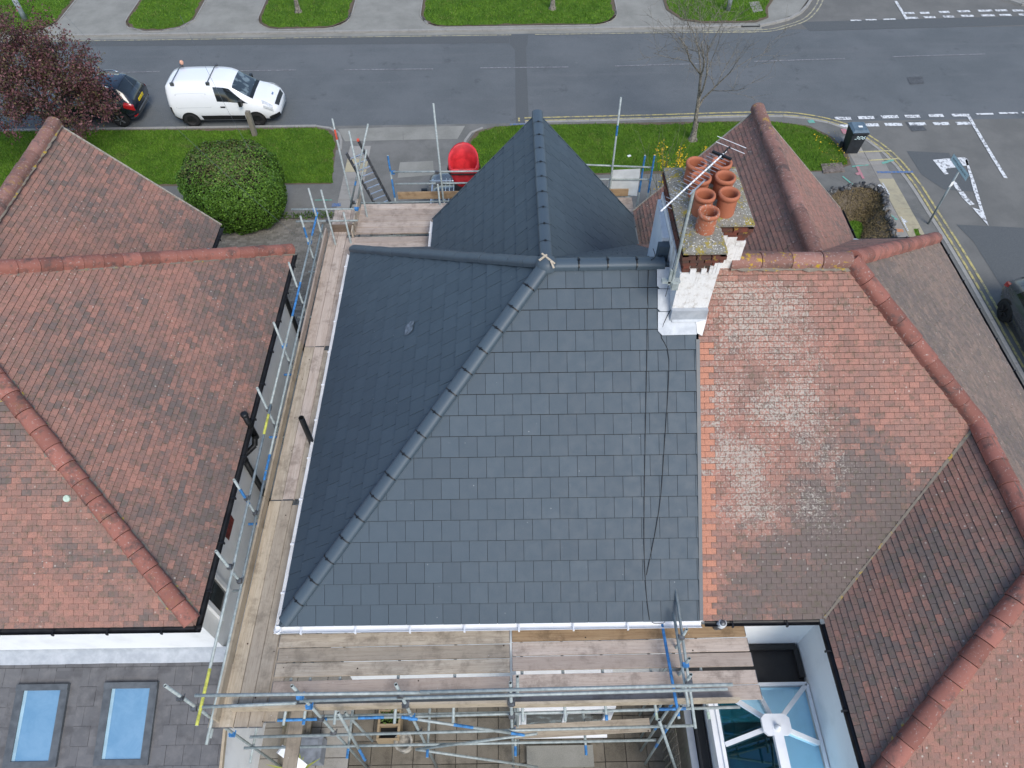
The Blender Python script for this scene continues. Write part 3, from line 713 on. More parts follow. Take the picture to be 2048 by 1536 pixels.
dashes([(c8(245, 158), c8(400, 158), .22), (c8(468, 152), c8(622, 150), .22), (c8(690, 145), c8(852, 141), .22), (c8(918, 140), c8(1060, 138), .22), (c8(1145, 132), c8(1285, 130), .22), (c8(1368, 128), c8(1515, 126), .22), (c8(1597, 117), c8(1765, 114), .12), (c8(1818, 108), c8(2000, 106), .12), (c8(2040, 104), c8(2200, 102), .12),
        (c8(285, 232), c8(385, 232), .22), (c8(520, 222), c8(665, 220), .22), (c8(724, 217), c8(890, 215), .22), (c8(958, 212), c8(1115, 210), .22), (c8(1190, 210), c8(1340, 207), .22), (c8(1410, 207), c8(1545, 205), .22)])
vs, fs = strip([P(*c8(1515, 116), 0), P(*c8(1700, 430), 0), P(*c8(1885, 730), 0)], .14, 0, -.080); structure(MB().add(vs, fs).build('centre_line', 'road_white'))
def ct(x, y): return (1740 + x / 6.65, y / 6.65)
dashes([(ct(450, 152), ct(600, 150), .2), (ct(675, 148), ct(800, 146), .2), (ct(930, 138), ct(1065, 134), .2), (ct(1175, 128), ct(1340, 124), .2), (ct(1450, 120), ct(1635, 116), .2), (ct(1680, 117), ct(1835, 113), .2), (ct(1910, 118), ct(2050, 115), .2),
        (ct(480, 215), ct(650, 214), .2), (ct(728, 206), ct(880, 204), .2), (ct(985, 198), ct(1130, 196), .2), (ct(1225, 188), ct(1390, 186), .2), (ct(1490, 182), ct(1670, 180), .2), (ct(1735, 177), ct(1890, 176), .2), (ct(1995, 172), ct(2100, 170), .2),
        (ct(-50, 240), ct(95, 238), .12), (ct(180, 234), ct(350, 230), .12), (ct(-250, 248), ct(-110, 245), .12)])
vs, fs = strip([P(*ct(350, -10), 0), P(*ct(430, 120), 0), P(*ct(500, 235), 0)], .14, 0, -.080); structure(MB().add(vs, fs).build('centre_line', 'road_white'))
# give-way triangle outline
def tri(pts): paint('give_way_triangle', G(*[c8(*p) for p in pts]), 'road_white', -.079)
tri([(1185, 556), (1345, 540), (1405, 628), (1305, 642), (1335, 690), (1300, 696)]); tri([(1350, 540), (1480, 530), (1520, 548), (1530, 605), (1412, 628)])
tri([(1515, 548), (1530, 605), (1600, 800), (1660, 1010), (1720, 1188), (1560, 1010), (1640, 1035), (1575, 850), (1535, 700), (1495, 560)])
dashes([(c8(1385, 765), c8(1440, 850), .16), (c8(1455, 860), c8(1500, 925), .2), (c8(1505, 930), c8(1565, 985), .2)], 'road_white')
def sprays(lst):
    for nm, pts, w, zz in lst:
        pp = [P(*p, 0) for p in pts]; vs, fs = strip(pp, w, 0, zz); structure(MB().add(vs, fs).build('utility_mark', nm))
sprays([('spray_green', (c8(310, 735), c8(415, 820)), .07, .022), ('spray_green', (c8(690, 610), c8(795, 575)), .12, .022), ('spray_green', (c8(400, 640), c8(560, 625)), .06, .022), ('spray_green', (c8(745, 1090), c8(830, 1150)), .1, .022),
        ('spray_pink', (c8(450, 640), c8(480, 700), c8(510, 755)), .10, .021), ('spray_pink', (c8(440, 715), c8(490, 700)), .14, .0225), ('spray_blue', (c8(640, 695), c8(985, 692)), .12, .021), ('spray_white', (c8(692, 797), c8(757, 912)), .06, .023), ('spray_white', (c8(655, 815), c8(705, 850)), .14, .023),
        ('spray_white', (c8(868, 1122), c8(935, 1258)), .06, .023), ('spray_white', (c8(885, 1150), c8(925, 1175)), .14, .0235), ('spray_orange', (c8(815, 1250), c8(890, 1255)), .16, .022), ('spray_pink', (c8(315, 280), c8(345, 330)), .22, .021),
        ('spray_yellow', (c8(470, 500), c8(775, 490)), .07, .022), ('spray_yellow', (c8(560, 582), c8(855, 565)), .07, .0235), ('spray_green', (c8(0, 195), c8(20, 225)), .25, .021), ('spray_blue', ((664, 411), (682, 410)), .2, .022), ('spray_green', ((630, 401), (664, 401)), .05, .023)])
sprays([('spray_blue', ((1020, 249.5), (1060, 248)), .10, .02)])
# covers
sheet('iron_cover', [(p.x, p.y) for p in G((1816, 151), (1846, 149), (1850, 163), (1822, 165))], 'iron_cover', -.084)
sheet('iron_cover', [(p.x, p.y) for p in G((1812, 240), (1840, 239), (1856, 257), (1826, 259))], 'iron_cover', -.0845)
MB().prism([(p.x, p.y) for p in G(c8(100, 620), c8(300, 608), c8(330, 690), c8(125, 705))], -.02, .05).build('inspection_cover', 'brown_cover')['kind'] = 'structure'
sheet('drain_grate', [(p.x, p.y) for p in G((1420, 49), (1440, 47), (1441, 51), (1421, 53))], 'black_plastic', -.07)
# ------------------------------------------------------------------ houses
def plane_deck(root, polys, mat='roof_felt', name='roof', t=.06):
    m_ = MB()
    for pl in polys:
        a, b, c_ = V(pl[0]), V(pl[1]), V(pl[2]); n = (b - a).cross(c_ - a).normalized(); pl = [V(p) - n * (V(p) - a).dot(n) for p in pl]
        if n.z < 0: n = -n
        k = len(pl); m_.add([V(p) - n * .012 for p in pl] + [V(p) - n * t for p in pl], [tuple(range(k)), tuple(reversed(range(k, 2 * k)))] + [(i, (i + 1) % k, k + (i + 1) % k, k + i) for i in range(k)])
    return m_.build(name, mat, root)
def gutter(a, b, out, r, mat, parent, br=.9, name='gutter'):
    """half-round channel from a to b at rim height; out = horizontal direction away from the wall"""
    a, b, out = V(a), V(b), V(out).normalized(); d = (b - a); L = d.length; d.normalize(); n = 7; vs = []
    for (p) in (a, b):
        for rr in (r, r - .007):
            for i in range(n + 1):
                an = math.pi * i / n; vs.append(p + out * (r - math.cos(an) * rr) - V((0, 0, 1)) * math.sin(an) * rr)
    m_ = n + 1; fs = []
    for i in range(n): fs += [(i, i + 1, 2 * m_ + i + 1, 2 * m_ + i), (m_ + i + 1, m_ + i, 3 * m_ + i, 3 * m_ + i + 1)]
    fs += [(0, 2 * m_, 3 * m_, m_), (n, m_ + n, 3 * m_ + n, 2 * m_ + n)]
    fs += [tuple(list(range(m_)) + list(range(2 * m_ - 1, m_ - 1, -1))), tuple(list(range(2 * m_, 3 * m_)) + list(range(4 * m_ - 1, 3 * m_ - 1, -1)))]
    g = mk(name, vs, fs, mat, parent)
    k = int(L / br)
    for i in range(k):
        p = a + d * (br * (i + .5)); MB().box(p + out * (r * 2 + .004) - V((0, 0, .02)), (.03 if abs(d.x) > .5 else .02, .02 if abs(d.x) > .5 else .03, .06)).box(p + out * r + V((0, 0, .004)), (.025 if abs(d.x) > .5 else r * 2, r * 2 if abs(d.x) > .5 else .025, .008)).build('gutter_bracket', mat, g)
    return g
def strip_box(x0, x1, y0, y1, z0, z1, mat, name, parent): return MB().span(x0, x1, y0, y1, z0, z1).build(name, mat, parent)
EZ = 5.0
# ---- middle house, newly slated
HM = thing('house', (-.3, 8.7, 0), 'white walled house with newly laid dark grey slate roof, ringed by scaffolding', 'house')
mL, mB, mF, mR = -3.89, 4.07, 13.35, 3.05; APX = (.6, 8.73, 8.65); RDG = (mR, 8.73, 8.65)
gzr, gx, gy0, gy1, gl, gr = 7.9, .65, 9.69, 14.42, -1.93, 3.12
m_ = MB().span(-3.56, 3.05, 4.42, 13.0, 0, 4.9).span(-1.62, 2.9, 12.9, 14.1, 0, 4.9)
m_.add([(-1.62, 14.1, 4.9), (2.9, 14.1, 4.9), (.65, 14.1, 7.45), (-1.62, 12.5, 4.9), (2.9, 12.5, 4.9), (.65, 12.5, 7.45)], [(0, 1, 2), (3, 5, 4), (0, 2, 5, 3), (1, 4, 5, 2)])
m_.build('wall', 'white_render', HM)
rear = [(mL, mB, EZ), (mR, mB, EZ), RDG, APX]; left = [(mL, mF, EZ), (mL, mB, EZ), APX]
front = [(mL, mF, EZ), APX, RDG, (mR, mF, EZ)]
gL = [(gl, gy1, EZ), (gx, gy1, gzr), (gx, gy0, gzr), (gl, mF, EZ)]; gR = [(gr, gy1, EZ), (gx, gy1, gzr), (gx, gy0, gzr), (gr, mF, EZ)]
roofM = plane_deck(HM, [rear, left, front, gL, gR])
st = lambda pos, u, v, j, k: (min(1, max(0, rng.gauss(.45, .3))), 0, 0)
tiles = []
tiles += lay_tiles(rear, (rear[0], rear[1]), .30, .345, .022, .006, .5, st, .003, .002, rowgap=.010)
tiles += lay_tiles(left, (left[0], left[1]), .30, .345, .026, .009, .5, st, .003, .002, rowgap=.012)
tiles += lay_tiles(front, (front[0], front[3]), .30, .345, .022, .006, .5, st, .003, .002, rowgap=.010)
tiles += lay_tiles(gL, (gL[0], gL[3]), .30, .345, .026, .009, .5, st, .003, .002, rowgap=.012)
tiles += lay_tiles(gR, (gR[0], gR[3]), .30, .345, .026, .009, .5, st, .003, .002, rowgap=.012)
emit_tiles(tiles, 'slate', 'slate', roofM)
sc_d = P(821, 657, z=0) - V((0, 0, CAM_H)); sc_k = 3.65 / (APX[0] - mL); sc_t = (EZ - sc_k * mL - CAM_H) / (sc_d.z - sc_k * sc_d.x); sc_q = V((0, 0, CAM_H)) + sc_d * sc_t
sc_n = V((-sc_k, 0, 1)).normalized(); sc_u = V((0, 1, 0)); sc_v = sc_u.cross(sc_n)
mk('dust_scuff', [sc_q + sc_n * .034 + sc_u * a + sc_v * b for a, b in ((-.14, -.11), (.10, -.13), (.15, .02), (.11, .12), (-.12, .10), (-.16, .0))], [(0, 1, 2, 3, 4, 5)], 'slate_scuff', roofM)
def clips(lst, parent, r):
    for (o, p, d, sd, up) in lst[1:]:
        m2 = MB(); n = 8; w = .010
        pts = [p + sd * (math.cos(math.pi * i / n) * (r + .01)) + up * (math.sin(math.pi * i / n) * (r + .012) * .58) for i in range(n + 1)]
        for i in range(n):
            a, b = pts[i], pts[i + 1]
            m2.add([a - d * w, a + d * w, b + d * w, b - d * w], [(0, 1, 2, 3)])
        m2.box(p + up * (r * .55 + .016), (.04, .04, .012)); m2.build('hip_clip', 'black_plastic', parent)
HR = .115
lst = caps((mL + .06, mB + .06, EZ + .05), (APX[0] - .05, APX[1] - .05, APX[2] + .02), HR, .42, 'slate_ridge', 'hip_tile', roofM, .004, .5); clips(lst, roofM, HR)
lst = caps((mL + .04, mF - .04, EZ + .05), (APX[0] - .05, APX[1] + .05, APX[2] + .02), HR, .42, 'slate_ridge', 'hip_tile', roofM, .003, .5)
lst = caps((APX[0] + .05, APX[1], APX[2] + .02), (2.55, 8.73, 8.67), HR, .45, 'slate_ridge', 'ridge_tile', roofM, .004, .5); clips(lst, roofM, HR)
lst = caps((gx, gy1 + .02, gzr + .03), (gx, gy0 - .1, gzr + .03), HR, .47, 'slate_ridge', 'ridge_tile', roofM, .006, .5); clips(lst, roofM, HR)
# junction cap with cut lead and sealant
m_ = MB(); n = 10
m_.lathe([(.19, -.05), (.17, .05), (.11, .10), (0, .12)], (APX[0], APX[1], APX[2] + .02), 12); m_.build('junction_cap', 'slate_ridge', roofM, True)
m_ = MB()
for a, b in (((.52, 8.83), (.72, 8.60)), ((.60, 8.80), (.47, 8.68)), ((.66, 8.64), (.70, 8.50))):
    m_.bar((a[0], a[1], 8.80), (b[0], b[1], 8.785), .03, .015)
m_.build('mortar_smear', 'board_pale_x', roofM)
# white fascia, gutter
fm = MB().span(mL + .02, mL + .05, mB + .02, mF - .02, EZ - .17, EZ - .02).span(mL + .05, mR - .02, mB + .02, mB + .05, EZ - .17, EZ - .02).span(mL + .05, mL + .33, mB + .05, mF - .1, EZ - .17, EZ - .15).span(mL + .33, mR, mB + .05, mB + .36, EZ - .17, EZ - .15)
fm.build('fascia', 'white_plastic', HM)
gutter((mL - .09, mB - .09, EZ - .03), (mR + .06, mB - .09, EZ - .035), (0, -1, 0), .058, 'white_plastic', HM) if False else None
gutter((mL - .10, mB + .02, EZ - .03), (mR + .03, mB + .02, EZ - .035), (0, -1, 0), .062, 'white_plastic', HM)
gutter((mL + .02, mF - .15, EZ - .035), (mL + .02, mB - .08, EZ - .03), (-1, 0, 0), .056, 'white_plastic', HM)
gutter((gl + .02, gy1 - .02, EZ - .03), (gl + .02, mF - .1, EZ - .03), (-1, 0, 0), .056, 'white_plastic', HM)
gm = MB()
gm.lathe([(.062, -.07), (.066, .0), (.058, .006)], (mL - .045, mB - .04, EZ - .03), 12); gm.build('gutter_corner', 'white_plastic', HM, True)
for p, q in (((gl - .02, gy1 + .03, EZ - .04), (gx, gy1 + .03, gzr - .04)), ((gr + .02, gy1 + .03, EZ - .04), (gx, gy1 + .03, gzr - .04))): MB().bar(p, q, .03, .09).build('verge_trim', 'slate_ridge', roofM)
# party verge strip between slate and old clay
MB().bar((mR + .02, mB, EZ + .02), (mR + .02, 7.72, EZ + (7.72 - mB) * (3.65 / 4.66) + .02), .06, .03, up=V((0, -.6, .8))).build('bonding_gutter', 'dark_frame', roofM)
# black soil vent at left eaves and rear openings
MB().tube((-4.0, 7.78, 3.0), (-4.0, 7.78, 5.72), .055, 12, hollow=True).build('soil_vent_pipe', 'black_plastic', HM)
def window(x0, x1, z0, z1, y, nl, parent, mat='white_plastic', name='window', glass='car_glass', axis='y', s=-1, depth=.07):
    """frame bars with one pane per light on a wall at y (axis y, facing s) or x"""
    def bx(a0, a1, b0, b1, d0, d1): return (a0, a1, y + s * d0, y + s * d1, b0, b1) if axis == 'y' else (y + s * d0, y + s * d1, a0, a1, b0, b1)
    m2 = MB(); fw = .085
    for (a0, a1, b0, b1) in ((x0, x1, z0, z0 + fw), (x0, x1, z1 - fw, z1), (x0, x0 + fw, z0 + fw, z1 - fw), (x1 - fw, x1, z0 + fw, z1 - fw)): m2.span(*bx(a0, a1, b0, b1, 0, depth))
    lw = (x1 - x0) / nl
    for i in range(1, nl): m2.span(*bx(x0 + lw * i - .04, x0 + lw * i + .04, z0 + fw, z1 - fw, 0, depth - .003))
    w = m2.build(name, mat, parent)
    for i in range(nl):
        MB().span(*bx(x0 + lw * i + .045, x0 + lw * (i + 1) - .045, z0 + .055, z1 - .055, .015, .03)).build('pane', glass, w)
    return w
window(-2.9, -1.3, 3.2, 4.5, 4.42, 2, HM); window(.3, 2.6, 3.1, 4.5, 4.42, 3, HM)
# ground-floor bay with glazed doors
bay = MB().span(.0, 1.85, 3.32, 4.42, 2.45, 2.6).span(.0, .1, 3.32, 4.42, 0, 2.45).span(1.75, 1.85, 3.32, 4.42, 0, 2.45).span(.1, 1.75, 3.33, 3.5, 0, .75); bay.build('bay', 'white_plastic', HM)
window(.1, 1.75, .75, 2.42, 3.34, 2, HM, name='glazed_door', glass='windscreen_glass')
MB().span(.0, 1.85, 3.18, 3.32, .68, .76).build('window_sill', 'white_plastic', HM)
MB().span(.2, 1.6, 2.75, 3.15, 0.035, .17).build('door_step', 'concrete', HM)
# loose cables down the slates
def on_rear(x, y, h=.03): return V((x, y, EZ + (y - mB) * (3.65 / 4.66) + h))
def rear_px(px, py, h=.03):
    lo, hi = 4.0, 9.0
    d = P(px, py, z=0) - V((0, 0, CAM_H))
    for _ in range(40):
        mid = (lo + hi) / 2; q = V((0, 0, CAM_H)) + d * (mid / d.y)
        if q.z > on_rear(q.x, mid, h).z: lo = mid
        else: hi = mid
    return V((0, 0, CAM_H)) + d * (lo / d.y)
cb = thing('cable', (2.3, 6, 6.5), 'two thin black cables running loose down the new slates from chimney to gutter', 'cable')
MB().path(catmull([V((2.38, 9.0, 8.72)), V((2.36, 8.7, 8.80)), rear_px(1297, 540), rear_px(1294, 700), rear_px(1290, 900), rear_px(1288, 1080), rear_px(1292, 1180), rear_px(1299, 1240)], 4), .006, 5).build('strand', 'black_rubber', cb)
MB().path(catmull([rear_px(1352, 600, .1), rear_px(1322, 665), rear_px(1338, 720), rear_px(1328, 900), rear_px(1318, 1020), rear_px(1293, 1150)], 4), .006, 5).build('strand', 'black_rubber', cb)
MB().path([V((2.37 + .11 * math.cos(a), 4.08 + .05 * math.sin(a), 4.99 + .02 * math.sin(a * 3))) for a in np.linspace(0, 11, 28)], .005, 5).build('coil', 'black_rubber', cb)

# ---- right house, old clay tiles, with rear wing
HRt = thing('house', (6.8, 8.0, 0), 'house with weathered orange clay tile roof and rear wing on the road corner', 'house')
rL, rR = 3.09, 10.5; A2 = (5.62, 8.73, 8.65); wx, wz = 7.68, 6.982; wl = 5.1; wy0 = 1.62
R0 = (rL, 8.73, 8.65); WJ = (wx, 6.60, wz); WE = (wx, 4.18, wz)
rear2 = [(rL, mB, EZ), (wl, mB, EZ), WJ, A2, R0]
wingl = [(wl, wy0, EZ), (wl, mB, EZ), WJ, WE]; wingb = [(wl, wy0, EZ), WE, (rR, wy0, EZ)]
right2 = [(rR, wy0, EZ), (rR, 13.45, EZ), A2, (wx, 6.60, 7.108), (wx, 4.18, 7.108)]; front2 = [(rL, mF, EZ), (rR, 13.45, EZ), A2, R0]
g2z, g2x, g2y0, g2y1, g2l, g2r = 7.8, 5.62, 9.8, 14.62, 3.18, 8.47
g2L = [(g2l, g2y1, EZ), (g2x, g2y1, g2z), (g2x, g2y0, g2z), (g2l, mF, EZ)]; g2R = [(g2r, g2y1, EZ), (g2x, g2y1, g2z), (g2x, g2y0, g2z), (g2r, mF + .1, EZ)]
m_ = MB().span(3.07, 10.2, 4.32, 13.0, 0, 4.9).span(5.36, 10.2, 1.9, 4.32, 0, 4.9).span(3.5, 8.1, 12.9, 14.3, 0, 4.9)
m_.add([(3.5, 14.3, 4.9), (8.1, 14.3, 4.9), (5.62, 14.3, 7.4), (3.5, 12.5, 4.9), (8.1, 12.5, 4.9), (5.62, 12.5, 7.4)], [(0, 1, 2), (3, 5, 4), (0, 2, 5, 3), (1, 4, 5, 2)])
m_.build('wall', 'white_render', HRt)
roofR = plane_deck(HRt, [rear2, wingl, wingb, right2, front2, g2L, g2R])
def clip01(x): return max(0.0, min(1.0, x))
def tR(pos, u, v, j, k):
    # new orange tiles toothed in along the party line
    if pos.y < 7.8 and ((j % 2 == 1 and pos.x < 3.09 + .24) or (j % 2 == 0 and pos.x < 3.09 + .12 and rng.random() < .6)): return (2.0, 0, 0)
    n1 = fbm((pos.x, pos.y, 0), .55); n2 = fbm((pos.x + 9, pos.y, 3), 1.5)
    dark = clip01(.58 * clip01((pos.x - 3.5) / 1.4) * clip01((7.1 - pos.y) / 1.5) + .55 * n1 + .2 * n2 + (.25 if pos.y < 5.2 else 0))
    if pos.x > 6.4 and pos.y > 6.0: dark *= .3
    li = clip01(1.0 - abs(pos.x - 3.9) * .36 + .5 * n2) * clip01((pos.y - 4.6) / .9) * (1 if pos.y < 8.5 else .7)
    return (clip01(rng.gauss(.35, .28)), clip01(dark + rng.gauss(0, .12)), clip01(li) * .85)
def tW(pos, u, v, j, k):
    n1 = fbm((pos.x, pos.y, 5), .8); d = clip01(.40 + .5 * n1 - .3 * clip01((pos.x - 6.5) / 1.2) + rng.gauss(0, .17))
    return (clip01(rng.gauss(.55, .3)), d, .08 if pos.x < 7 else .22)
def tWb(pos, u, v, j, k): return (clip01(rng.gauss(.3, .25)), clip01(.12 + .3 * fbm((pos.x, pos.y, 2), 1.2) + rng.gauss(0, .08)), .2)
def tSide(pos, u, v, j, k): return (clip01(rng.gauss(.5, .25)), clip01(.34 + .3 * fbm((pos.x, pos.y, 8), .6) + rng.gauss(0, .12)), .42)
def tGR(pos, u, v, j, k):
    low = clip01((6.2 - pos.z) / 1.3)
    return (clip01(rng.gauss(.5, .25)), clip01(.08 + .25 * fbm((pos.x, pos.y, 1), .9) + .4 * low + rng.gauss(0, .12)), .25 + .2 * low)
tl = lambda pl, ev, tf, w=.165, g=.1: lay_tiles(pl, ev, w, g, .015, .005, .5, tf, .0035, .008)
tiles_s = tl(right2, (right2[0], right2[1]), tSide)
tiles = tl(rear2, (rear2[0], rear2[1]), tR) + tl(front2, (front2[0], front2[1]), tGR) + tl(g2L, (g2L[0], g2L[3]), tGR, .17, .1) + tl(g2R, (g2R[0], g2R[3]), tGR, .17, .1)
tiles_w = tl(wingl, (wingl[0], wingl[1]), tW) + tl(wingb, (wingb[0], wingb[2]), tWb)
emit_tiles(tiles_w, 'clay_wing', 'wing_tile', roofR); emit_tiles(tiles_s, 'clay_grey', 'side_tile', roofR); emit_tiles(tiles, 'clay', 'roof_tile', roofR)
lich = lambda p: (rng.random(), 0, clip01(1.2 - abs(p.x - 4.5) * .5) if p.y > 8 else .15)
CR = .135
caps((10.45, 13.4, EZ + .06), (A2[0] + .05, A2[1] + .05, A2[2] + .02), CR, .30, 'clay_ridge', 'hip_tile', roofR, .012, .6)
caps((WJ[0], WJ[1], WJ[2] + .02), (A2[0], A2[1], A2[2] + .02), CR, .42, 'clay_ridge', 'hip_tile', roofR, .014, .6)
caps((WE[0], WE[1], WE[2] + .02), (WJ[0], WJ[1] + .05, WJ[2] + .02), CR, .42, 'clay_ridge', 'ridge_tile', roofR, .012, .6)
caps((wl + .05, wy0 + .05, EZ + .05), (WE[0], WE[1], WE[2] + .02), CR, .36, 'clay_ridge', 'hip_tile', roofR, .014, .6)
caps((rR - .05, wy0 + .05, EZ + .05), (WE[0], WE[1], WE[2] + .02), CR, .36, 'clay_ridge', 'hip_tile', roofR, .014, .6)
caps((3.62, 8.73, 8.68), (A2[0], 8.73, 8.68), CR, .46, 'clay_ridge_weathered', 'ridge_tile', roofR, .006, .6, lich)
caps((g2x, g2y1 + .03, g2z + .04), (g2x - .02, g2y0 - .05, g2z + .04), CR, .42, 'clay_ridge_weathered', 'ridge_tile', roofR, .014, .6, lambda p: (rng.random(), 0, .6 if p.y > 13.5 else 0))
def bed(a, b, w=.34, mat='bedding_mortar'):
    m2 = MB(); a, b = V(a), V(b); k = max(2, int((b - a).length / .09)); d = (b - a).normalized(); sd = d.cross(V((0, 0, 1))).normalized()
    up = sd.cross(d); vs = []; fs = []
    for i in range(k + 1):
        p = a.lerp(b, i / k); wl_, wr_ = w / 2 + rng.uniform(-.02, .03), w / 2 + rng.uniform(-.02, .03)
        vs += [p - sd * wl_ - up * .085, p + up * .02, p + sd * wr_ - up * .085]
    for i in range(k): fs += [(3 * i, 3 * i + 1, 3 * i + 4, 3 * i + 3), (3 * i + 1, 3 * i + 2, 3 * i + 5, 3 * i + 4)]
    mk('mortar_bedding', vs, fs, mat, roof_now)
roof_now = roofR
bed((3.62, 8.73, 8.70), A2); bed(WJ, A2, .31, 'bedding_mortar'); bed((wl + .05, wy0 + .05, EZ + .05), WE, .30)
# open valley line
vm = MB(); vv = [V((wl, mB, EZ + .02)).lerp(V(WJ) + V((0, 0, .02)), i / 30) for i in range(31)]
vs = []; fs = []
for i, p in enumerate(vv):
    w_ = .012 + rng.uniform(0, .016); sd = V((.7, -.7, 0)); vs += [p - sd * w_ + V((0, 0, .012)), p + sd * w_ + V((0, 0, .012))]
for i in range(30): fs.append((2 * i, 2 * i + 1, 2 * i + 3, 2 * i + 2))
mk('valley_mortar', vs, fs, 'bedding_mortar', roofR)
MB().span(rL, wl - .02, mB + .03, mB + .06, EZ - .17, EZ - .02).span(wl + .03, wl + .06, wy0, mB + .06, EZ - .17, EZ - .02).build('fascia', 'white_plastic', HRt)
gutter((rL + .05, mB + .03, EZ - .03), (wl - .04, mB + .03, EZ - .03), (0, -1, 0), .06, 'black_gutter', HRt)
gutter((wl + .03, mB - .06, EZ - .03), (wl + .03, wy0 - .05, EZ - .03), (-1, 0, 0), .06, 'black_gutter', HRt)
gutter((rR - .02, wy0, EZ - .03), (rR - .02, 13.4, EZ - .03), (1, 0, 0), .06, 'black_gutter', HRt)
gutter((g2r - .02, mF, EZ - .03), (g2r - .02, g2y1, EZ - .03), (1, 0, 0), .06, 'black_gutter', HRt)
gutter((g2r, mF + .02, EZ - .03), (rR, 13.43, EZ - .03), (0, 1, 0), .06, 'black_gutter', HRt)
for p, q in (((g2l, g2y1 + .03, EZ - .03), (g2x, g2y1 + .03, g2z - .03)), ((g2r, g2y1 + .03, EZ - .03), (g2x, g2y1 + .03, g2z - .03))): MB().bar(p, q, .04, .08).build('verge_trim', 'mortar', roofR)
# bare brick patches under eaves of the right house
for x0, x1 in ((4.22, 4.66), (4.85, 5.3)):
    MB().add([(x0, 4.30, 4.25), (x1, 4.30, 4.25), (x1, 4.30, 4.42), (x1 - .12, 4.30, 4.5), (x1 - .2, 4.30, 4.62), (x0 + .1, 4.30, 4.6), (x0 + .02, 4.30, 4.45)], [tuple(range(7))]).build('bare_brick_patch', 'red_brick_patch', HRt)
# ---- left house
HL = thing('house', (-9.5, 8.5, 0), 'house with weathered red clay tile roof left of the scaffolding, black gutters', 'house')
lR, lL = -5.3, -14.4; lB = 4.1; A3 = (-9.86, 8.73, 8.65); B3 = (-9.9, 8.73, 8.65); X3 = (-14.4, 8.73, 8.65)
side3 = [(lR, lB, EZ), (lR, mF, EZ), A3]; rear3 = [(lL, lB, EZ), (lR, lB, EZ), A3, X3]; front3 = [(lL, mF, EZ), (lR, mF, EZ), A3, X3]
g3z, g3x, g3y0, g3y1, g3r, g3l = 7.9, -10.05, 9.75, 14.3, -7.34, -12.8
g3R = [(g3r, g3y1, EZ), (g3x, g3y1, g3z), (g3x, g3y0, g3z), (g3r, mF, EZ)]; g3L = [(g3l, g3y1, EZ), (g3x, g3y1, g3z), (g3x, g3y0, g3z), (g3l, mF, EZ)]
m_ = MB().span(-14.3, -5.58, 4.4, 12.4, 0, 4.9).span(-12.5, -7.6, 12.3, 14.0, 0, 4.9)
m_.add([(-12.5, 14.0, 4.9), (-7.6, 14.0, 4.9), (-10.05, 14.0, 7.5), (-12.5, 12.2, 4.9), (-7.6, 12.2, 4.9), (-10.05, 12.2, 7.5)], [(0, 1, 2), (3, 5, 4), (0, 2, 5, 3), (1, 4, 5, 2)])
m_.build('wall', 'white_render', HL)
roofL = plane_deck(HL, [side3, rear3, front3, g3R, g3L]); roof_now = roofL
def tLs(pos, u, v, j, k):
    n1 = fbm((pos.x, pos.y, 4), .45); n2 = fbm((pos.x, pos.y, 1), 1.6)
    d = clip01(.06 + .32 * clip01((pos.x + 7.6) / 1.6) + .40 * n1 + .22 * n2 + rng.gauss(0, .14) - .25 * clip01((5.6 - pos.y) / 1.5))
    return (clip01(rng.gauss(.42, .28)), d, .10 + .12 * clip01((pos.y - 12) / 1.5))
def tLr(pos, u, v, j, k):
    n1 = fbm((pos.x * .7, pos.y * 1.6, 6), .9)
    return (clip01(rng.gauss(.45, .28)), clip01(.28 + .55 * n1 + .25 * clip01((-7.2 - pos.x) / 2) + rng.gauss(0, .13)), .12)
def tLg(pos, u, v, j, k):
    low = clip01((6.4 - pos.z) / 1.5)
    return (clip01(rng.gauss(.4, .25)), clip01(.12 + .45 * low + .3 * fbm((pos.x, pos.y, 3), .8) + rng.gauss(0, .12)), .15 + .25 * clip01((pos.y - 13.5)) * clip01((pos.z - 6.8)))
tiles = tl(side3, (side3[0], side3[1]), tLs) + tl(rear3, (rear3[0], rear3[1]), tLr) + tl(g3R, (g3R[0], g3R[3]), tLg, .17, .1) + tl(front3, (front3[0], front3[1]), tLg) + tl(g3L, (g3L[0], g3L[3]), tLg)
tiles = [T for T in tiles if T['pos'].x > -12.9]
emit_tiles(tiles, 'clay', 'roof_tile', roofL)
caps((lR - .05, lB + .05, EZ + .06), (A3[0], A3[1], A3[2] + .02), CR, .36, 'clay_ridge', 'hip_tile', roofL, .014, .6, lambda p: (rng.random(), 0, .15))
caps((lR - .04, mF - .04, EZ + .06), (A3[0], A3[1], A3[2] + .02), CR, .36, 'clay_ridge', 'hip_tile', roofL, .014, .6)
caps((g3x, g3y1 + .03, g3z + .03), (g3x, g3y0, g3z + .03), CR, .42, 'clay_ridge_weathered', 'ridge_tile', roofL, .014, .6, lambda p: (rng.random(), 0, .35))
caps((A3[0], 8.73, 8.68), (-13.9, 8.73, 8.68), CR, .46, 'clay_ridge', 'ridge_tile', roofL, .01, .6)
bed((lR - .05, lB + .05, EZ + .06), A3, .31); bed((lR - .04, mF - .04, EZ + .06), A3, .31); bed((g3x, g3y1, g3z + .03), (g3x, g3y0, g3z + .03), .33)
m_ = MB().span(lR - .05, lR - .02, lB, mF - .02, EZ - .17, EZ - .02).span(lL, lR - .05, lB + .02, lB + .05, EZ - .17, EZ - .02); m_.build('fascia', 'black_plastic', HL)
gutter((lR - .02, mF - .1, EZ - .035), (lR - .02, lB - .06, EZ - .03), (1, 0, 0), .06, 'black_gutter', HL)
gutter((lL, lB + .02, EZ - .03), (lR + .08, lB + .02, EZ - .03), (0, -1, 0), .06, 'black_gutter', HL)
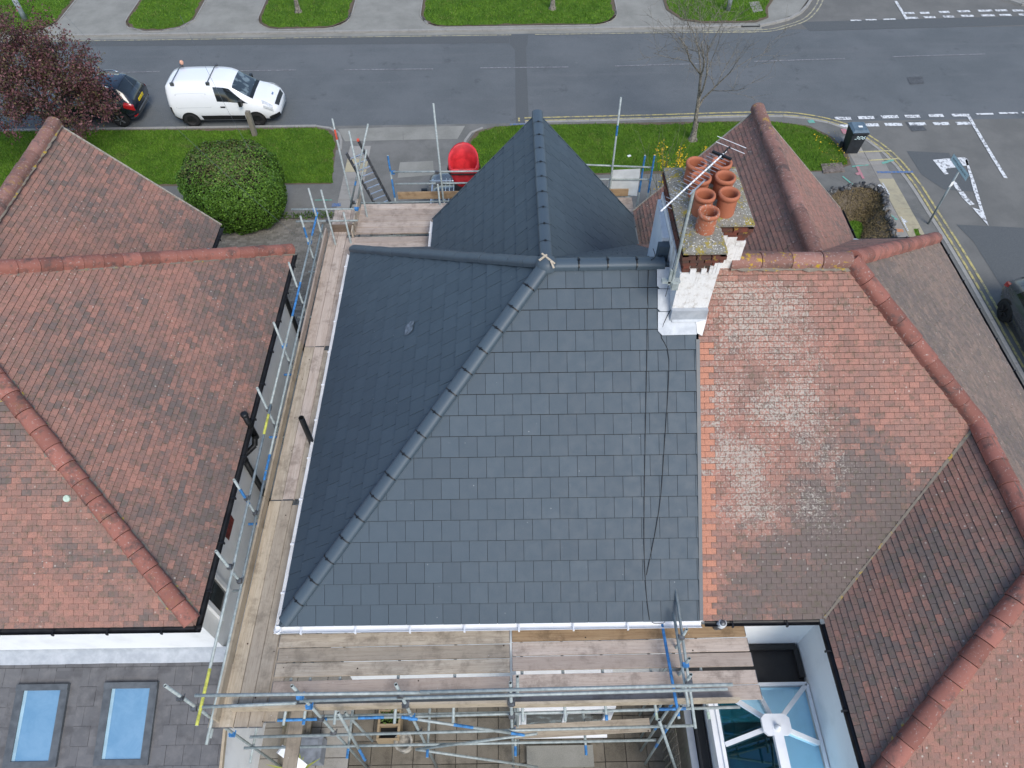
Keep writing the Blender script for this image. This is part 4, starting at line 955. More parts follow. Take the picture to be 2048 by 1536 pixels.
gutter((g3r - .02, mF, EZ - .03), (g3r - .02, g3y1 - .02, EZ - .03), (1, 0, 0), .06, 'black_gutter', HL)
MB().bar((g3r, g3y1 + .03, EZ - .03), (g3x, g3y1 + .03, g3z - .03), .04, .08).build('verge_trim', 'mortar', roofL)
MB().add([V((g3r - .02, mF + .03, EZ + .05)), V((g3r - .55, mF - .03, EZ + .12)), V((g3r - .5, mF - .22, EZ + .24)), V((g3r, mF - .12, EZ + .14))], [(0, 1, 2, 3)]).build('valley_lead', 'lead', roofL)
MB().add([V((g2r + .02, mF + .06, EZ + .05)), V((g2r - .45, mF + .02, EZ + .10)), V((g2r - .4, mF - .2, EZ + .22)), V((g2r + .1, mF - .1, EZ + .12))], [(0, 1, 2, 3)]).build('valley_lead', 'lead', roofR)
# pipes and dark frames on the passage wall
MB().tube((-5.53, 12.42, 0), (-5.53, 12.42, 4.85), .05, 10).build('downpipe', 'black_plastic', HL)
sp_ = MB().path([V((-5.28, 8.15, 5.33)), V((-5.28, 8.15, 4.62)), V((-5.30, 8.0, 4.45)), V((-5.50, 7.75, 4.42)), V((-5.50, 7.75, 0))], .058, 12)
sp_.lathe([(.07, -.03), (.07, .04), (.045, .05), (0, .05)], (-5.28, 8.15, 5.32), 12).lathe([(.07, -.06), (.07, .06)], (-5.28, 8.13, 4.6), 12).lathe([(.07, -.05), (.07, .05)], (-5.50, 7.75, 4.3), 12)
sp_.build('soil_pipe', 'black_plastic', HL, True)
for y0, y1, z0, z1 in ((4.75, 5.35, 3.4, 4.5),):
    window(y0, y1, z0, z1, -5.58, 1, HL, 'dark_frame' if y0 > 6 else 'white_plastic', axis='x', s=1)
MB().add([(-5.575, 6.15, 3.9), (-5.575, 6.6, 3.9), (-5.575, 6.62, 4.45), (-5.575, 6.38, 4.62), (-5.575, 6.1, 4.5)], [(0, 1, 2, 3, 4)]).build('bare_brick_patch', 'red_brick_patch', HL)
# round vent disc on the left house's rear tiles
vent = P(133, 998, 6.35)
def rear3_pt(px, py, h=.02):
    d = P(px, py, z=0) - V((0, 0, CAM_H)); lo, hi = 3.5, 9
    for _ in range(40):
        mid = (lo + hi) / 2; q = V((0, 0, CAM_H)) + d * (mid / d.y)
        if q.z > EZ + (mid - lB) * (3.65 / 4.63) + h: lo = mid
        else: hi = mid
    return V((0, 0, CAM_H)) + d * (lo / d.y)
q = rear3_pt(133, 997, .03)
rotv = V((0, -.619, .785)).to_track_quat('Z', 'Y').to_matrix()
md = MB(); n = 16
md.add([q + rotv @ V((.055 * math.cos(a), .055 * math.sin(a), .01)) for a in np.linspace(0, 2 * math.pi, n, endpoint=False)] + [q + rotv @ V((.062 * math.cos(a), .062 * math.sin(a), -.02)) for a in np.linspace(0, 2 * math.pi, n, endpoint=False)], [tuple(range(n))] + [(i, n + i, n + (i + 1) % n, (i + 1) % n) for i in range(n)])
md.build('round_vent', 'pale_green_paint', roofL)

# ---- slated extension behind left house
EXT = thing('house_extension', (-8, 2.6, 0), 'low extension with grey slate roof and two roof windows behind the left house', 'extension')
xt, xz, xb, xbz, xr = 4.36, 2.84, .6, 1.5, -5.42
MB().span(-12, xr - .03, .9, 4.38, 0, 1.45).add([(xr - .03, .9, 1.45), (xr - .03, 4.38, 1.45), (xr - .03, 4.38, 2.78), (xr - .03, .9, 1.56)], [(0, 1, 2, 3)]).build('wall', 'white_render', EXT)
pe = [(-12, xb, xbz), (xr, xb, xbz), (xr, xt, xz), (-12, xt, xz)]
roofE = plane_deck(EXT, [pe])
ss_ = (xz - xbz) / (xt - xb)
def ez(y): return xbz + (y - xb) * ss_
def vel(px0, px1, py0, py1):
    a = [P(*q, z=2.8) for q in ((px0, py0), (px1, py0))]
    return a
wins = []
def ext_px(px, py):
    d = P(px, py, z=0) - V((0, 0, CAM_H)); lo, hi = .2, 4.6
    for _ in range(40):
        mid = (lo + hi) / 2; q = V((0, 0, CAM_H)) + d * (mid / d.y)
        if q.z > ez(mid): lo = mid
        else: hi = mid
    return V((0, 0, CAM_H)) + d * (lo / d.y)
for (a, b, c_, d_) in (((41, 1374), (136, 1370), (20, 1530), (108, 1530)), ((220, 1369), (313, 1367), (196, 1527), (292, 1525))):
    q = [ext_px(*k) for k in (a, b, c_, d_)]; wins.append(((q[0].x + q[2].x) / 2, (q[1].x + q[3].x) / 2, (q[2].y + q[3].y) / 2, (q[0].y + q[1].y) / 2))
te = lay_tiles(pe, (pe[0], pe[1]), .325, .34, .014, .006, .5, lambda pos, u, v, j, k: (rng.random(), 0, 0), .003)
te = [T for T in te if not any(w[0] - .05 < T['pos'].x < w[1] + .05 and w[2] - .05 < T['pos'].y < w[3] + .05 for w in wins) and T['pos'].x > -10.4]
emit_tiles(te, 'extension_slate', 'slate', roofE)
slope_rot = Matrix.Rotation(math.atan(ss_), 3, 'X')
for (x0, x1, y0, y1) in wins:
    c_ = V(((x0 + x1) / 2, (y0 + y1) / 2, ez((y0 + y1) / 2))); w_, h_ = x1 - x0, (y1 - y0) / math.cos(math.atan(ss_))
    def lb(m2, a0, a1, b0, b1, z0, z1): return m2.box(c_ + slope_rot @ V(((a0 + a1) / 2, (b0 + b1) / 2, (z0 + z1) / 2)), (a1 - a0, b1 - b0, z1 - z0), rot=slope_rot)
    f_ = MB(); lb(f_, -w_ / 2 - .06, w_ / 2 + .06, -h_ / 2 - .03, -h_ / 2 + .07, -.01, .07); lb(f_, -w_ / 2 - .06, w_ / 2 + .06, h_ / 2 - .07, h_ / 2 + .04, -.01, .10)
    lb(f_, -w_ / 2 - .06, -w_ / 2 + .08, -h_ / 2 + .07, h_ / 2 - .07, -.01, .075); lb(f_, w_ / 2 - .08, w_ / 2 + .06, -h_ / 2 + .07, h_ / 2 - .07, -.01, .075)
    rw = f_.build('roof_window', 'dark_frame', EXT); fl_ = MB(); lb(fl_, -w_ / 2 - .24, w_ / 2 + .24, -h_ / 2 - .24, h_ / 2 + .26, -.03, .006); fl_.build('flashing', 'extension_slate', rw)
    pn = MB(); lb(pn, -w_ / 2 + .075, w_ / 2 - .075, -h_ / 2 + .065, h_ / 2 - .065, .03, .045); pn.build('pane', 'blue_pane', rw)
    bl = MB(); lb(bl, -w_ / 2 + .08, -w_ / 2 + .14, -h_ / 2 + .07, h_ / 2 - .07, .0455, .049); bl.build('reveal', 'pale_blue', rw)
# lead apron where the extension meets the house wall
vs = []; fs = []; xs = np.linspace(-10.4, xr, 60)
for x in xs:
    w_ = fbm((x, 0, 0), 1.1) * .02
    vs += [(x, 4.405, 2.99 + w_), (x, 4.375, 2.90 + w_), (x, 4.30 + w_ * .5, ez(4.30) + .04), (x, 4.17 + w_ * .7, ez(4.17) + .03)]
for i in range(len(xs) - 1):
    for k in range(3): fs.append((4 * i + k, 4 * i + k + 1, 4 * i + k + 5, 4 * i + k + 4))
mk('lead_apron', vs, fs, 'lead', EXT, True)
MB().bar((xr + .01, xb, xbz + .02), (xr + .01, xt, xz + .02), .05, .10).build('verge_board', 'board_pale_y', EXT)
# ---- passage wall between extension and patio, rendered
PW = MB().prism([(-5.36, .4), (-3.95, .4), (-3.95, 2.2), (-5.36, 4.0)], 0, .0) if False else None


# ------------------------------------------------------------------ conservatory and flat roof behind right house
CO = thing('conservatory', (4.3, 2.4, 0), 'white framed conservatory with blue glass roof in the corner of the right house', 'conservatory')
cz, hz = 3.0, 3.48
hub = P(1550, 1455, hz); def_c = {'tl': P(1512, 1380, cz), 'tr': P(1614, 1374, cz), 'lt': P(1428, 1408, cz), 'lb': P(1458, 1536, cz)}
cl, cr_, ct_ = 3.64, 5.26, 3.52
roofpts = {'a': V((cl, 3.1, cz)), 'b': V((4.35, ct_, cz)), 'c': V((cr_, ct_, cz)), 'd': V((cr_, 2.58, cz)), 'e': V((cl, 2.58, cz)), 'f': V((cl, .4, cz)), 'g': V((cr_, .4, cz)), 'a0': V((cl, ct_, cz))}
hub = V((4.42, 2.78, hz)); hub2 = V((4.42, .4, hz))
def rafter(a, b, w=.075, h=.07): return MB().bar(V(a) + V((0, 0, .03)), V(b) + V((0, 0, .03)), w, h).build('rafter', 'white_plastic', CO)
for k in ('a0', 'b', 'c', 'd', 'e'): rafter(hub, roofpts[k])
MB().bar(hub + V((0, 0, .04)), hub2 + V((0, 0, .04)), .16, .10).build('ridge_beam', 'white_plastic', CO)
vs = [V((.17 * math.cos(a), .15 * math.sin(a), 0)) for a in np.linspace(0, 2 * math.pi, 14, endpoint=False)]
oc = [(.24, .10), (.17, .17), (-.17, .17), (-.24, .10), (-.24, -.10), (-.17, -.17), (.17, -.17), (.24, -.10)]
m_ = MB().prism([(hub.x + a, hub.y + b) for a, b in oc], hz + .02, hz + .085); m_.build('roof_boss', 'white_plastic', CO); MB().lathe([(.055, .085), (.05, .12), (.03, .2), (0, .21)], hub + V((0, -.06, 0)), 10).build('finial', 'white_plastic', CO, True)
for tri_ in (('a0', 'b'), ('b', 'c'), ('c', 'd'), ('e', 'a0')): MB().add([hub, roofpts[tri_[0]], roofpts[tri_[1]]] + [p - V((0, 0, .02)) for p in (hub, roofpts[tri_[0]], roofpts[tri_[1]])], [(0, 1, 2), (5, 4, 3), (0, 3, 4, 1), (1, 4, 5, 2), (2, 5, 3, 0)]).build('roof_pane', 'conservatory_glass', CO)
for q in ((hub, roofpts['e'], roofpts['f'], hub2), (hub, roofpts['d'], roofpts['g'], hub2)):
    MB().add(list(q) + [p - V((0, 0, .02)) for p in q], [(0, 1, 2, 3), (7, 6, 5, 4), (0, 4, 5, 1), (1, 5, 6, 2), (2, 6, 7, 3), (3, 7, 4, 0)]).build('roof_pane', 'conservatory_glass', CO)
m_ = MB()
for a, b in (((cl - .05, ct_ + .05), (cr_ + .05, ct_ + .05)), ((cr_ + .05, ct_ + .05), (cr_ + .05, .3)), ((cl - .05, ct_ + .05), (cl - .05, .3))):
    m_.bar((a[0], a[1], cz + .02), (b[0], b[1], cz + .02), .06, .05)
m_.bar((cl - .13, ct_, cz - .02), (cl - .13, .3, cz - .02), .10, .06); m_.build('eaves_frame', 'white_plastic', CO)
MB().span(cl - .1, cl, .3, ct_, 0, cz - .05).span(cl, cr_, ct_ - .02, ct_ + .05, 0, cz - .03).build('side_wall', 'white_plastic', CO)
MB().span(cl, cr_, .3, ct_ - .03, .02, .4).span(cl, cl + .6, .3, 2.0, .4, .9).build('floor', 'interior_floor', CO)
MB().tube((4.62, 2.2, cz + .1), (4.62, .5, cz + .1), .012, 6).build('inner_pole', 'black_plastic', CO)
FR = tag(MB().prism([(3.42, 3.6), (5.34, 3.6), (5.34, 4.30), (3.42, 4.30)], 0, 2.88).build('flat_roof_link', 'flat_roof_felt'), 'low black felted flat roof between white walls and the conservatory', 'flat roof')
MB().span(3.45, 5.3, 4.2, 4.30, 2.88, 3.0).span(5.24, 5.335, 3.7, 4.2, 2.88, 3.0).build('upstand', 'flat_roof_felt', FR)
tag(MB().span(3.36, 3.5, .3, 3.58, 0, 2.3).build('felted_ledge', 'flat_roof_felt'), 'dark felted ledge alongside the conservatory gutter', 'ledge')
GW = thing('garden_fence', (3.28, 2.2, 0), 'weathered trellis and boarded fence with pale coping right of the patio', 'fence')
MB().span(3.22, 3.34, .3, 4.1, 1.98, 2.05).build('coping', 'grey_render', GW); MB().span(3.24, 3.32, .3, 4.1, 0, 1.98).build('fence_wall', 'old_wood', GW)
for i in range(14): MB().span(3.06, 3.08, 1.4 + i * .16, 1.43 + i * .16, 0.1, 1.75).build('lath', 'old_wood', GW)
for i in range(9): MB().span(3.08, 3.10, 1.38, 3.55, .15 + i * .18, .18 + i * .18).build('lath', 'old_wood', GW)
# ------------------------------------------------------------------ chimney
CH = thing('chimney', (3.1, 8.6, 8), 'white rendered chimney with brick top and lichened cap carrying seven clay pots', 'chimney')
plan = [(2.64, 8.04), (3.18, 8.04), (3.18, 8.66), (3.72, 8.66), (3.72, 10.02), (2.64, 10.02)]
zb, zt = 7.3, 9.5
def infl(pl, e):
    return [(pl[0][0] - e, pl[0][1] - e), (pl[1][0] + e, pl[1][1] - e), (pl[2][0] + e, pl[2][1] - e), (pl[3][0] + e, pl[3][1] - e), (pl[4][0] + e, pl[4][1] + e), (pl[5][0] - e, pl[5][1] + e)]
MB().prism(infl(plan, -.012), zb, zt).build('stack', 'mortar', CH)
rend = MB().prism(infl(plan, .02), zb, 9.07)
# stepped ragged top of the render
for x0, x1, zz in ((2.76, 2.85, 9.15), (2.93, 3.01, 9.16), (3.05, 3.10, 9.22), (3.105, 3.15, 9.30), (3.155, 3.205, 9.40)): rend.span(x0, x1, 8.013, 8.06, 9.06, zz)
for x0, x1, zz in ((3.215, 3.42, 9.36), (3.425, 3.58, 9.26), (3.585, 3.74, 9.16)): rend.span(x0, x1, 8.634, 8.68, 9.06, zz)
rend.build('render_coat', 'chimney_render', CH)
MB().span(2.61, 3.2, 7.95, 8.015, 8.0, 8.32).build('lead_upstand', 'lead', CH)
ncourse = int((zt - 9.08) / .075)
for i in range(ncourse):
    z0 = 9.085 + i * .075; e = 0 if i < ncourse - 3 else .022 * (i - ncourse + 4)
    pl = infl(plan, e)
    for k in range(6):
        a, b = V((*pl[k], 0)), V((*pl[(k + 1) % 6], 0)); L = (b - a).length; d = (b - a) / L; nin = V((-d.y, d.x, 0))
        s_ = -(.11 if (i + k) % 2 else 0)
        while s_ < L - .02:
            s0, s1 = max(0, s_) + .005, min(L, s_ + .215) - .005
            if s1 - s0 > .03:
                c_ = a + d * ((s0 + s1) / 2) + nin * (.05 + rng.uniform(-.003, .003)) + V((0, 0, z0 + .0325))
                if k in (0, 1, 2, 3, 5):
                    o = MB().box(c_, (s1 - s0, .10, .063), rot=Matrix((d, nin, V((0, 0, 1)))).transposed()).build('brick', 'chimney_brick', CH); o.color = (rng.random(), 0, 0, 1)
            s_ += .225
# mortar cap
ce = infl(plan, .06); ci = infl(plan, -.16)
vs = [(p[0], p[1], zt - .01) for p in ce] + [(p[0], p[1], zt + .03) for p in ce] + [(p[0], p[1], zt + .10) for p in ci]
fs = [(i, (i + 1) % 6, 6 + (i + 1) % 6, 6 + i) for i in range(6)] + [(6 + i, 6 + (i + 1) % 6, 12 + (i + 1) % 6, 12 + i) for i in range(6)] + [tuple(range(12, 18)), tuple(reversed(range(6)))]
mk('mortar_cap', vs, fs, 'chimney_cap', CH)
pots = [(1393, 326), (1444, 325), (1402, 355), (1451, 354), (1410, 390), (1459, 387), (1418, 424)]
for i, (px, py) in enumerate(pots):
    c_ = P(px, py, 9.93); c_.z = 0; h0 = zt + .04
    r_ = .15
    prof = [(r_ * .93, h0), (r_ * .98, h0 + .05), (r_ * .96, h0 + .3), (r_ * .96, h0 + .335), (r_ * 1.08, h0 + .345), (r_ * 1.11, h0 + .375), (r_ * 1.08, h0 + .405), (r_ * .98, h0 + .415), (r_ * .84, h0 + .405), (r_ * .80, h0 + .36), (r_ * .80, h0 + .1)]
    pt = MB().lathe(prof, c_, 20).build('chimney_pot', 'terracotta_pot', CH, True); pt.color = (0, 0, .62 if i == 6 else (.35 if i in (4,) else .1), 1)
    MB().add([c_ + V((r_ * .8 * math.cos(a), r_ * .8 * math.sin(a), h0 + .12)) for a in np.linspace(0, 2 * math.pi, 14, endpoint=False)], [tuple(range(14))]).build('flue_lining', 'soot_black', pt)
# lead soakers and apron on the slates beside the stack
def lead_sheet(px, name='lead_flashing', h=.035, mat='lead'):
    pts = [rear_px(a, b, h) for a, b in px]; n = len(pts); nn = V((0, -.617, .787))
    mk(name, pts + [p - nn * .008 for p in pts], [tuple(range(n))] + [(i, n + i, n + (i + 1) % n, (i + 1) % n) for i in range(n)], mat, CH)
def c2(x, y): return (1240 + x / 6.143, 450 + y / 6.143)
lead_sheet([c2(455, 515), c2(455, 745), c2(490, 780), c2(625, 780), c2(625, 515)], h=.055)
lead_sheet([c2(465, 788), c2(465, 1030), c2(495, 1060), c2(630, 1060), c2(630, 788)], h=.05)
lead_sheet([c2(467, 1068), c2(467, 1300), c2(520, 1355), c2(945, 1345), c2(945, 1190), c2(640, 1190), c2(640, 1068)], h=.045)
lead_sheet([c2(930, 1150), c2(950, 1330), c2(1010, 1360), c2(1060, 1180), c2(1075, 1080), c2(1000, 1120)], h=.06, mat='chimney_render')
lead_sheet([c2(640, 1090), c2(640, 1195), c2(960, 1190), c2(1045, 1165), c2(1050, 1085)], h=.075)
# low brown stack side and grey cheek on the front side of the ridge
MB().prism([(2.50, 9.0), (2.615, 9.0), (2.615, 10.0), (2.56, 10.0)], 7.6, 8.95).build('cheek', 'grey_render', CH)
MB().span(2.44, 2.615, 8.86, 8.99, 8.3, 8.88).build('cheek_cover', 'slate_ridge', CH)

# ------------------------------------------------------------------ television aerial
zt2 = 10.72
AE = thing('television_aerial', (2.5, 7.9, 9), 'white multi-element television aerial on a mast strapped to the chimney', 'aerial')
b0, b1 = P(1322, 422, zt2), P(1452, 303, zt2); dm = (b1 - b0).normalized(); pe_ = V((-dm.y, dm.x, 0))
mp = P(1388, 378, zt2); MB().tube((mp.x, mp.y, 8.9), (mp.x, mp.y, zt2 - .02), .023, 10).build('mast', 'galvanised', AE)
for zz in (9.25, 9.5, 9.62, 9.85, 10.1, 10.35): MB().tube((mp.x, mp.y, zz), (mp.x, mp.y, zz + .018), .022, 10).build('tape_band', 'black_rubber', AE)
MB().tube(b0, b1, .0115, 8).build('boom', 'white_plastic', AE)
MB().tube(mp + V((0, 0, -.03)), mp + dm * .28 + V((0, 0, -.03)), .012, 8).tube(mp - dm * .1 + V((0, 0, -.03)), mp + V((0, 0, -.03)), .012, 8).build('boom_brace', 'alu', AE)
L_ = (b1 - b0).length; ne = 19
for i in range(ne):
    c_ = b0 + dm * (L_ * (.02 + .86 * i / (ne - 1))); hw = .085 + .075 * i / (ne - 1)
    MB().tube(c_ - pe_ * hw + V((0, 0, .012)), c_ + pe_ * hw + V((0, 0, .012)), .004, 5).build('element', 'alu', AE)
dp = b0 + dm * (L_ * .93); MB().box(dp, (.035, .30, .03), rot=Matrix((dm, pe_, V((0, 0, 1)))).transposed()).box(dp + V((0, 0, -.02)), (.07, .07, .05), rot=Matrix((dm, pe_, V((0, 0, 1)))).transposed()).build('dipole_box', 'black_plastic', AE)
MB().path([dp + V((0, 0, -.02)), dp + dm * .09 + V((0, 0, .02)), dp + dm * .2 + V((0, 0, .03)), dp + dm * .25 + V((0, 0, -.02))], .012, 6).build('balun', 'black_plastic', AE)
for hh in (.0, .09): MB().tube(b1 + dm * .12 - pe_ * .23 + V((0, 0, hh)), b1 + dm * .12 + pe_ * .23 + V((0, 0, hh)), .0045, 5).build('reflector', 'white_plastic', AE)
MB().box((mp.x - .02, mp.y + .02, 9.0), (.28, .09, .04)).box((mp.x + .05, mp.y + .03, 8.92), (.10, .14, .14)).box((mp.x - .05, mp.y, 9.1), (.04, .05, .3)).build('bracket', 'galvanised', AE)
MB().path([V((mp.x - .03, mp.y, 10.3)), V((mp.x - .04, mp.y, 9.2)), V((mp.x - .06, mp.y - .02, 8.7))], .005, 5).build('lead_wire', 'black_rubber', AE)
# ------------------------------------------------------------------ scaffolding
TR = .0242
def pipe(root, name, a, b, bands=(), mat='galvanised'):
    a, b = V(a), V(b); o = MB().tube(a, b, TR, 10, hollow=True).build(name, mat, root, True)
    for p in o.data.polygons: p.use_smooth = len(p.vertices) == 4
    for (t0, t1, m_) in bands: MB().tube(a.lerp(b, t0), a.lerp(b, t1), TR + .0012, 10, cap=False).build('paint_band', m_, o, True)
    return o
def coupler(root, p, ax=0, mat='dull_steel'):
    m_ = MB().box(p, (.085, .07, .075), rz=ax).tube(V(p) + V((.05, -.03, 0)), V(p) + V((.05, .07, 0)), .010, 6).tube(V(p) + V((-.04, 0, -.06)), V(p) + V((-.04, 0, .06)), .010, 6)
    return m_.build('coupler', mat, root)
def board(root, x0, x1, y0, y1, z, mat, name='scaffold_board', ends=None, sk=0.0):
    lx, ly = abs(x1 - x0), abs(y1 - y0); c_ = V(((x0 + x1) / 2, (y0 + y1) / 2, z - .019)); al = 'x' if lx > ly else 'y'
    o = MB()
    e = .004; hx, hy = lx / 2, ly / 2
    for s in ((-1), ):
        vs = [(-hx + e, -hy + e, .019), (hx - e, -hy + e, .019), (hx - e, hy - e, .019), (-hx + e, hy - e, .019), (-hx, -hy, .013), (hx, -hy, .013), (hx, hy, .013), (-hx, hy, .013), (-hx, -hy, -.019), (hx, -hy, -.019), (hx, hy, -.019), (-hx, hy, -.019)]
        fs = [(0, 1, 2, 3)] + [(i, 4 + i, 4 + (i + 1) % 4, (i + 1) % 4) for i in range(4)] + [(4 + i, 8 + i, 8 + (i + 1) % 4, 4 + (i + 1) % 4) for i in range(4)] + [(11, 10, 9, 8)]
    me = bpy.data.meshes.new(name); me.from_pydata(vs, [], fs); me.materials.append(MATS[mat + '_' + al])
    ob = link(bpy.data.objects.new(name, me)); ob.parent = root; ob.location = c_ - woff(root); ob.rotation_euler = (rng.gauss(0, .006 if al == 'x' else .002), rng.gauss(0, .002), sk + rng.gauss(0, .0015))
    # steel end bands
    for s in (-1, 1):
        b_ = MB()
        if al == 'x': b_.span(s * hx - .004, s * hx + .004, -hy + .01, hy - .01, -.020, .0205)
        else: b_.span(-hx + .01, hx - .01, s * hy - .004, s * hy + .004, -.020, .0205)
        b_.build('end_band', 'dull_steel', ob, local=True)
    return ob
BZ = 4.62
# --- rear run
SR = thing('scaffold', (-.3, 2.9, 0), 'scaffold with boarded platform and double guard rails along the rear eaves', 'scaffold')
rows = [3.97, 3.735, 3.495, 3.215, 2.975]
mats_l = ['board_grey', 'board_grey', 'board_grey', 'board_pink', 'board_grey']; mats_r = ['board_brown', 'board_pink', 'board_pink', 'board_pink', 'board_pink']
for i, yy in enumerate(rows):
    board(SR, -3.98 + (.02 if i else 0), -.10, yy - .109, yy + .109, BZ - (.008 if i % 2 else 0), mats_l[i], sk=.008)
    board(SR, -.06, 3.88 + i * .012, yy - .109 + .05, yy + .109 + .05, BZ - (.006 if i % 2 else 0), mats_r[i], sk=.008)
# toe board
for a, b, m_ in ((-4.5, -.15, 'board_pale'), (-.12, 3.5, 'board_pale')):
    MB().bar((a, 2.86, BZ + .14), (b, 2.885, BZ + .15), .038, .22).build('toe_board', m_ + '_x', SR)
xs_std = [-4.86, -3.13, -1.68, -.08]
ypl = 2.78
for i, xx in enumerate(xs_std):
    pipe(SR, 'standard', (xx, ypl, .02), (xx, ypl, 6.32 if i else 6.42), [])
    MB().box((xx, ypl, .012), (.15, .15, .012)).build('base_plate', 'dull_steel', SR)
pipe(SR, 'standard', (.02, 3.02, .02), (.02, 3.02, 5.75))
for xx, yy, zt_ in ((2.62, 3.05, 5.62), (2.66, 3.32, 5.5), (2.68, 3.75, 5.55)): pipe(SR, 'standard', (xx, yy, .02), (xx, yy, zt_), [(.66, .74, 'blue_paint'), (.36, .42, 'blue_paint')])
rail = lambda nm, a, b, y_, bands=(): pipe(SR, nm, P(*a, y=y_), P(*b, y=y_), bands)
rail('guard_rail', (390, 1391), (860, 1385), 2.72); rail('guard_rail', (840, 1384), (1465, 1369), 2.725)
rail('guard_rail', (405, 1414), (592, 1398 + 8), 2.735); rail('guard_rail', (600, 1402), (1455, 1378), 2.73)
rail('ledger', (430, 1444), (1480, 1414), 2.82, [(.05, .22, 'blue_paint'), (.28, .33, 'blue_paint'), (.85, .9, 'blue_paint')])
rail('ledger', (500, 1474), (1392, 1451), 2.73); rail('ledger', (488, 1496), (1312, 1480), 2.74)
rail('ledger', (640, 1432), (1310, 1420), 3.3)
# braces
def br(a, b, ya, yb=None, bands=()): pipe(SR, 'brace', P(*a, y=ya), P(*b, y=yb if yb else ya), bands)
br((802, 1434), (1048, 1470), 2.68, None, [(.0, .12, 'blue_paint'), (.4, .56, 'blue_paint'), (.88, 1, 'blue_paint')])
br((832, 1499), (1074, 1467), 2.70); br((835, 1499), (1075, 1534), 2.70)
br((676, 1425), (676 + 34 + 20, 1520), 2.66, 2.5, [(.72, 1, 'blue_paint')]); br((690, 1425), (745, 1482), 3.1, 3.0)
br((1362, 1412), (1290, 1528), 2.62, 2.75, [(.3, .4, 'blue_paint'), (.55, .62, 'blue_paint')])
br((1318, 1440), (1352, 1540), 2.5, 2.2)
# transoms poking out under the boards
for px in (570, 610, 672, 792, 908, 1045, 1128, 1208, 1305, 1405):
    a = P(px, 1408, y=2.95); x_ = a.x
    pipe(SR, 'transom', (x_, 2.66, BZ - .075), (x_, 4.3, BZ - .06), [(0, .06, 'pale_green_paint')] if px in (1305, 1405) else ([(0, .05, 'blue_paint')] if px in (610, 1208) else []))
for i, xx in enumerate(xs_std):
    for zz in (5.84, 5.28, 4.5, 3.5): coupler(SR, (xx, ypl - .03, zz), 0, 'blue_paint' if (i + int(zz)) % 3 == 0 else 'dull_steel')
# lower lift: one plank and tubes
board(SR, -.05, 2.45, 2.86, 3.09, 2.55, 'board_grey', sk=.035); board(SR, -4.0, -3.76, 1.4, 3.3, 3.2, 'board_grey')
for xx in (-3.13, -1.68, -.08, 1.2): pipe(SR, 'transom', (xx + .05, 2.55, 2.42), (xx + .05, 3.9, 2.42), [(.0, .12, 'blue_paint')])
# return rails at the party end
pipe(SR, 'guard_rail', (2.66, 4.52, 5.32), (2.72, 2.45, 4.92)); pipe(SR, 'guard_rail', (2.58, 4.1, 5.26), (2.6, 2.7, 5.2)); pipe(SR, 'transom', (2.44, 4.05, 4.9), (2.5, 2.6, 4.88), [(0, .98, 'blue_paint')])
for zz, yy in ((5.3, 3.05), (5.25, 3.32), (5.25, 3.75), (4.6, 3.05)): coupler(SR, (2.64, yy - .03, zz), 0, 'blue_paint' if yy == 3.32 else 'dull_steel')
# --- passage run
SS = thing('scaffold', (-4.5, 8.5, 0), 'narrow scaffold run with long boards in the passage between left house and slate roof', 'scaffold')
segs = [(2.62, 6.62), (6.64, 10.5), (10.52, 14.3)]
ms = [['board_pale', 'board_grey', 'board_grey'], ['board_grey', 'board_pink', 'board_grey'], ['board_pink', 'board_pink', 'board_pink']]
for (y0, y1), mm in zip(segs, ms):
    sh = 0.0
    for k in range(3):
        x0 = -4.66 + k * .228 + (.0 if y0 > 6 else -.02); board(SS, x0, x0 + .222, y0, y1 - (.0 if k < 2 else .1), BZ + (.004 * k), mm[k])
board(SS, -4.86, -4.66, 2.62, 3.6, BZ - .002, 'board_grey'); board(SS, -3.98 - .03, -3.80, 2.7, 4.05, BZ - .02, 'board_grey')
for (y0, y1), m_ in zip([(2.7, 6.6), (6.62, 10.5), (10.52, 14.35)], ('board_pale', 'board_pale', 'board_pink')):
    MB().bar((-4.71, y0, BZ + .10), (-4.71, y1, BZ + .10), .038, .22).build('toe_board', m_ + '_y', SS)
for yy in (13.08, 11.56, 9.83, 8.19, 6.23, 4.93):
    pipe(SS, 'standard', (-4.80, yy, .02), (-4.80, yy, 6.25 - (14 - yy) * .02), [(.86, .95, 'blue_paint')] if yy in (6.23,) else ([(.9, .95, 'blue_paint')] if yy == 13.08 else []))
    coupler(SS, (-4.78, yy, 5.44), 1.57, 'blue_paint' if yy in (9.83, 13.08) else 'dull_steel'); coupler(SS, (-4.77, yy - .03, 4.92), 1.57)
    pipe(SS, 'transom', (-5.0, yy - .06, BZ - .07), (-3.75, yy - .06, BZ - .07), [(0, .2, 'blue_paint')] if yy in (9.83, 8.19, 6.23) else [])
bl = 'blue_paint'; yl_ = 'yellow_paint'
pipe(SS, 'guard_rail', (-4.745, 14.14, 5.48), (-4.745, 8.3, 5.47), [(0, .15, bl), (.42, .6, bl)])
pipe(SS, 'guard_rail', (-4.745, 8.28, 5.47), (-4.745, 2.5, 5.32), [(.04, .12, yl_), (.86, 1, yl_)])
pipe(SS, 'guard_rail', (-4.75, 14.3, 4.97), (-4.75, 7.1, 4.93), [(.95, 1, bl)]); pipe(SS, 'guard_rail', (-4.75, 7.08, 4.93), (-4.75, 2.35, 4.78), [(0, .04, bl)])
pipe(SS, 'ledger', (-4.83, 14.2, BZ - .13), (-4.83, 2.5, BZ - .13)); pipe(SS, 'ledger', (-4.83, 13.4, 2.4), (-4.83, 2.5, 2.4))
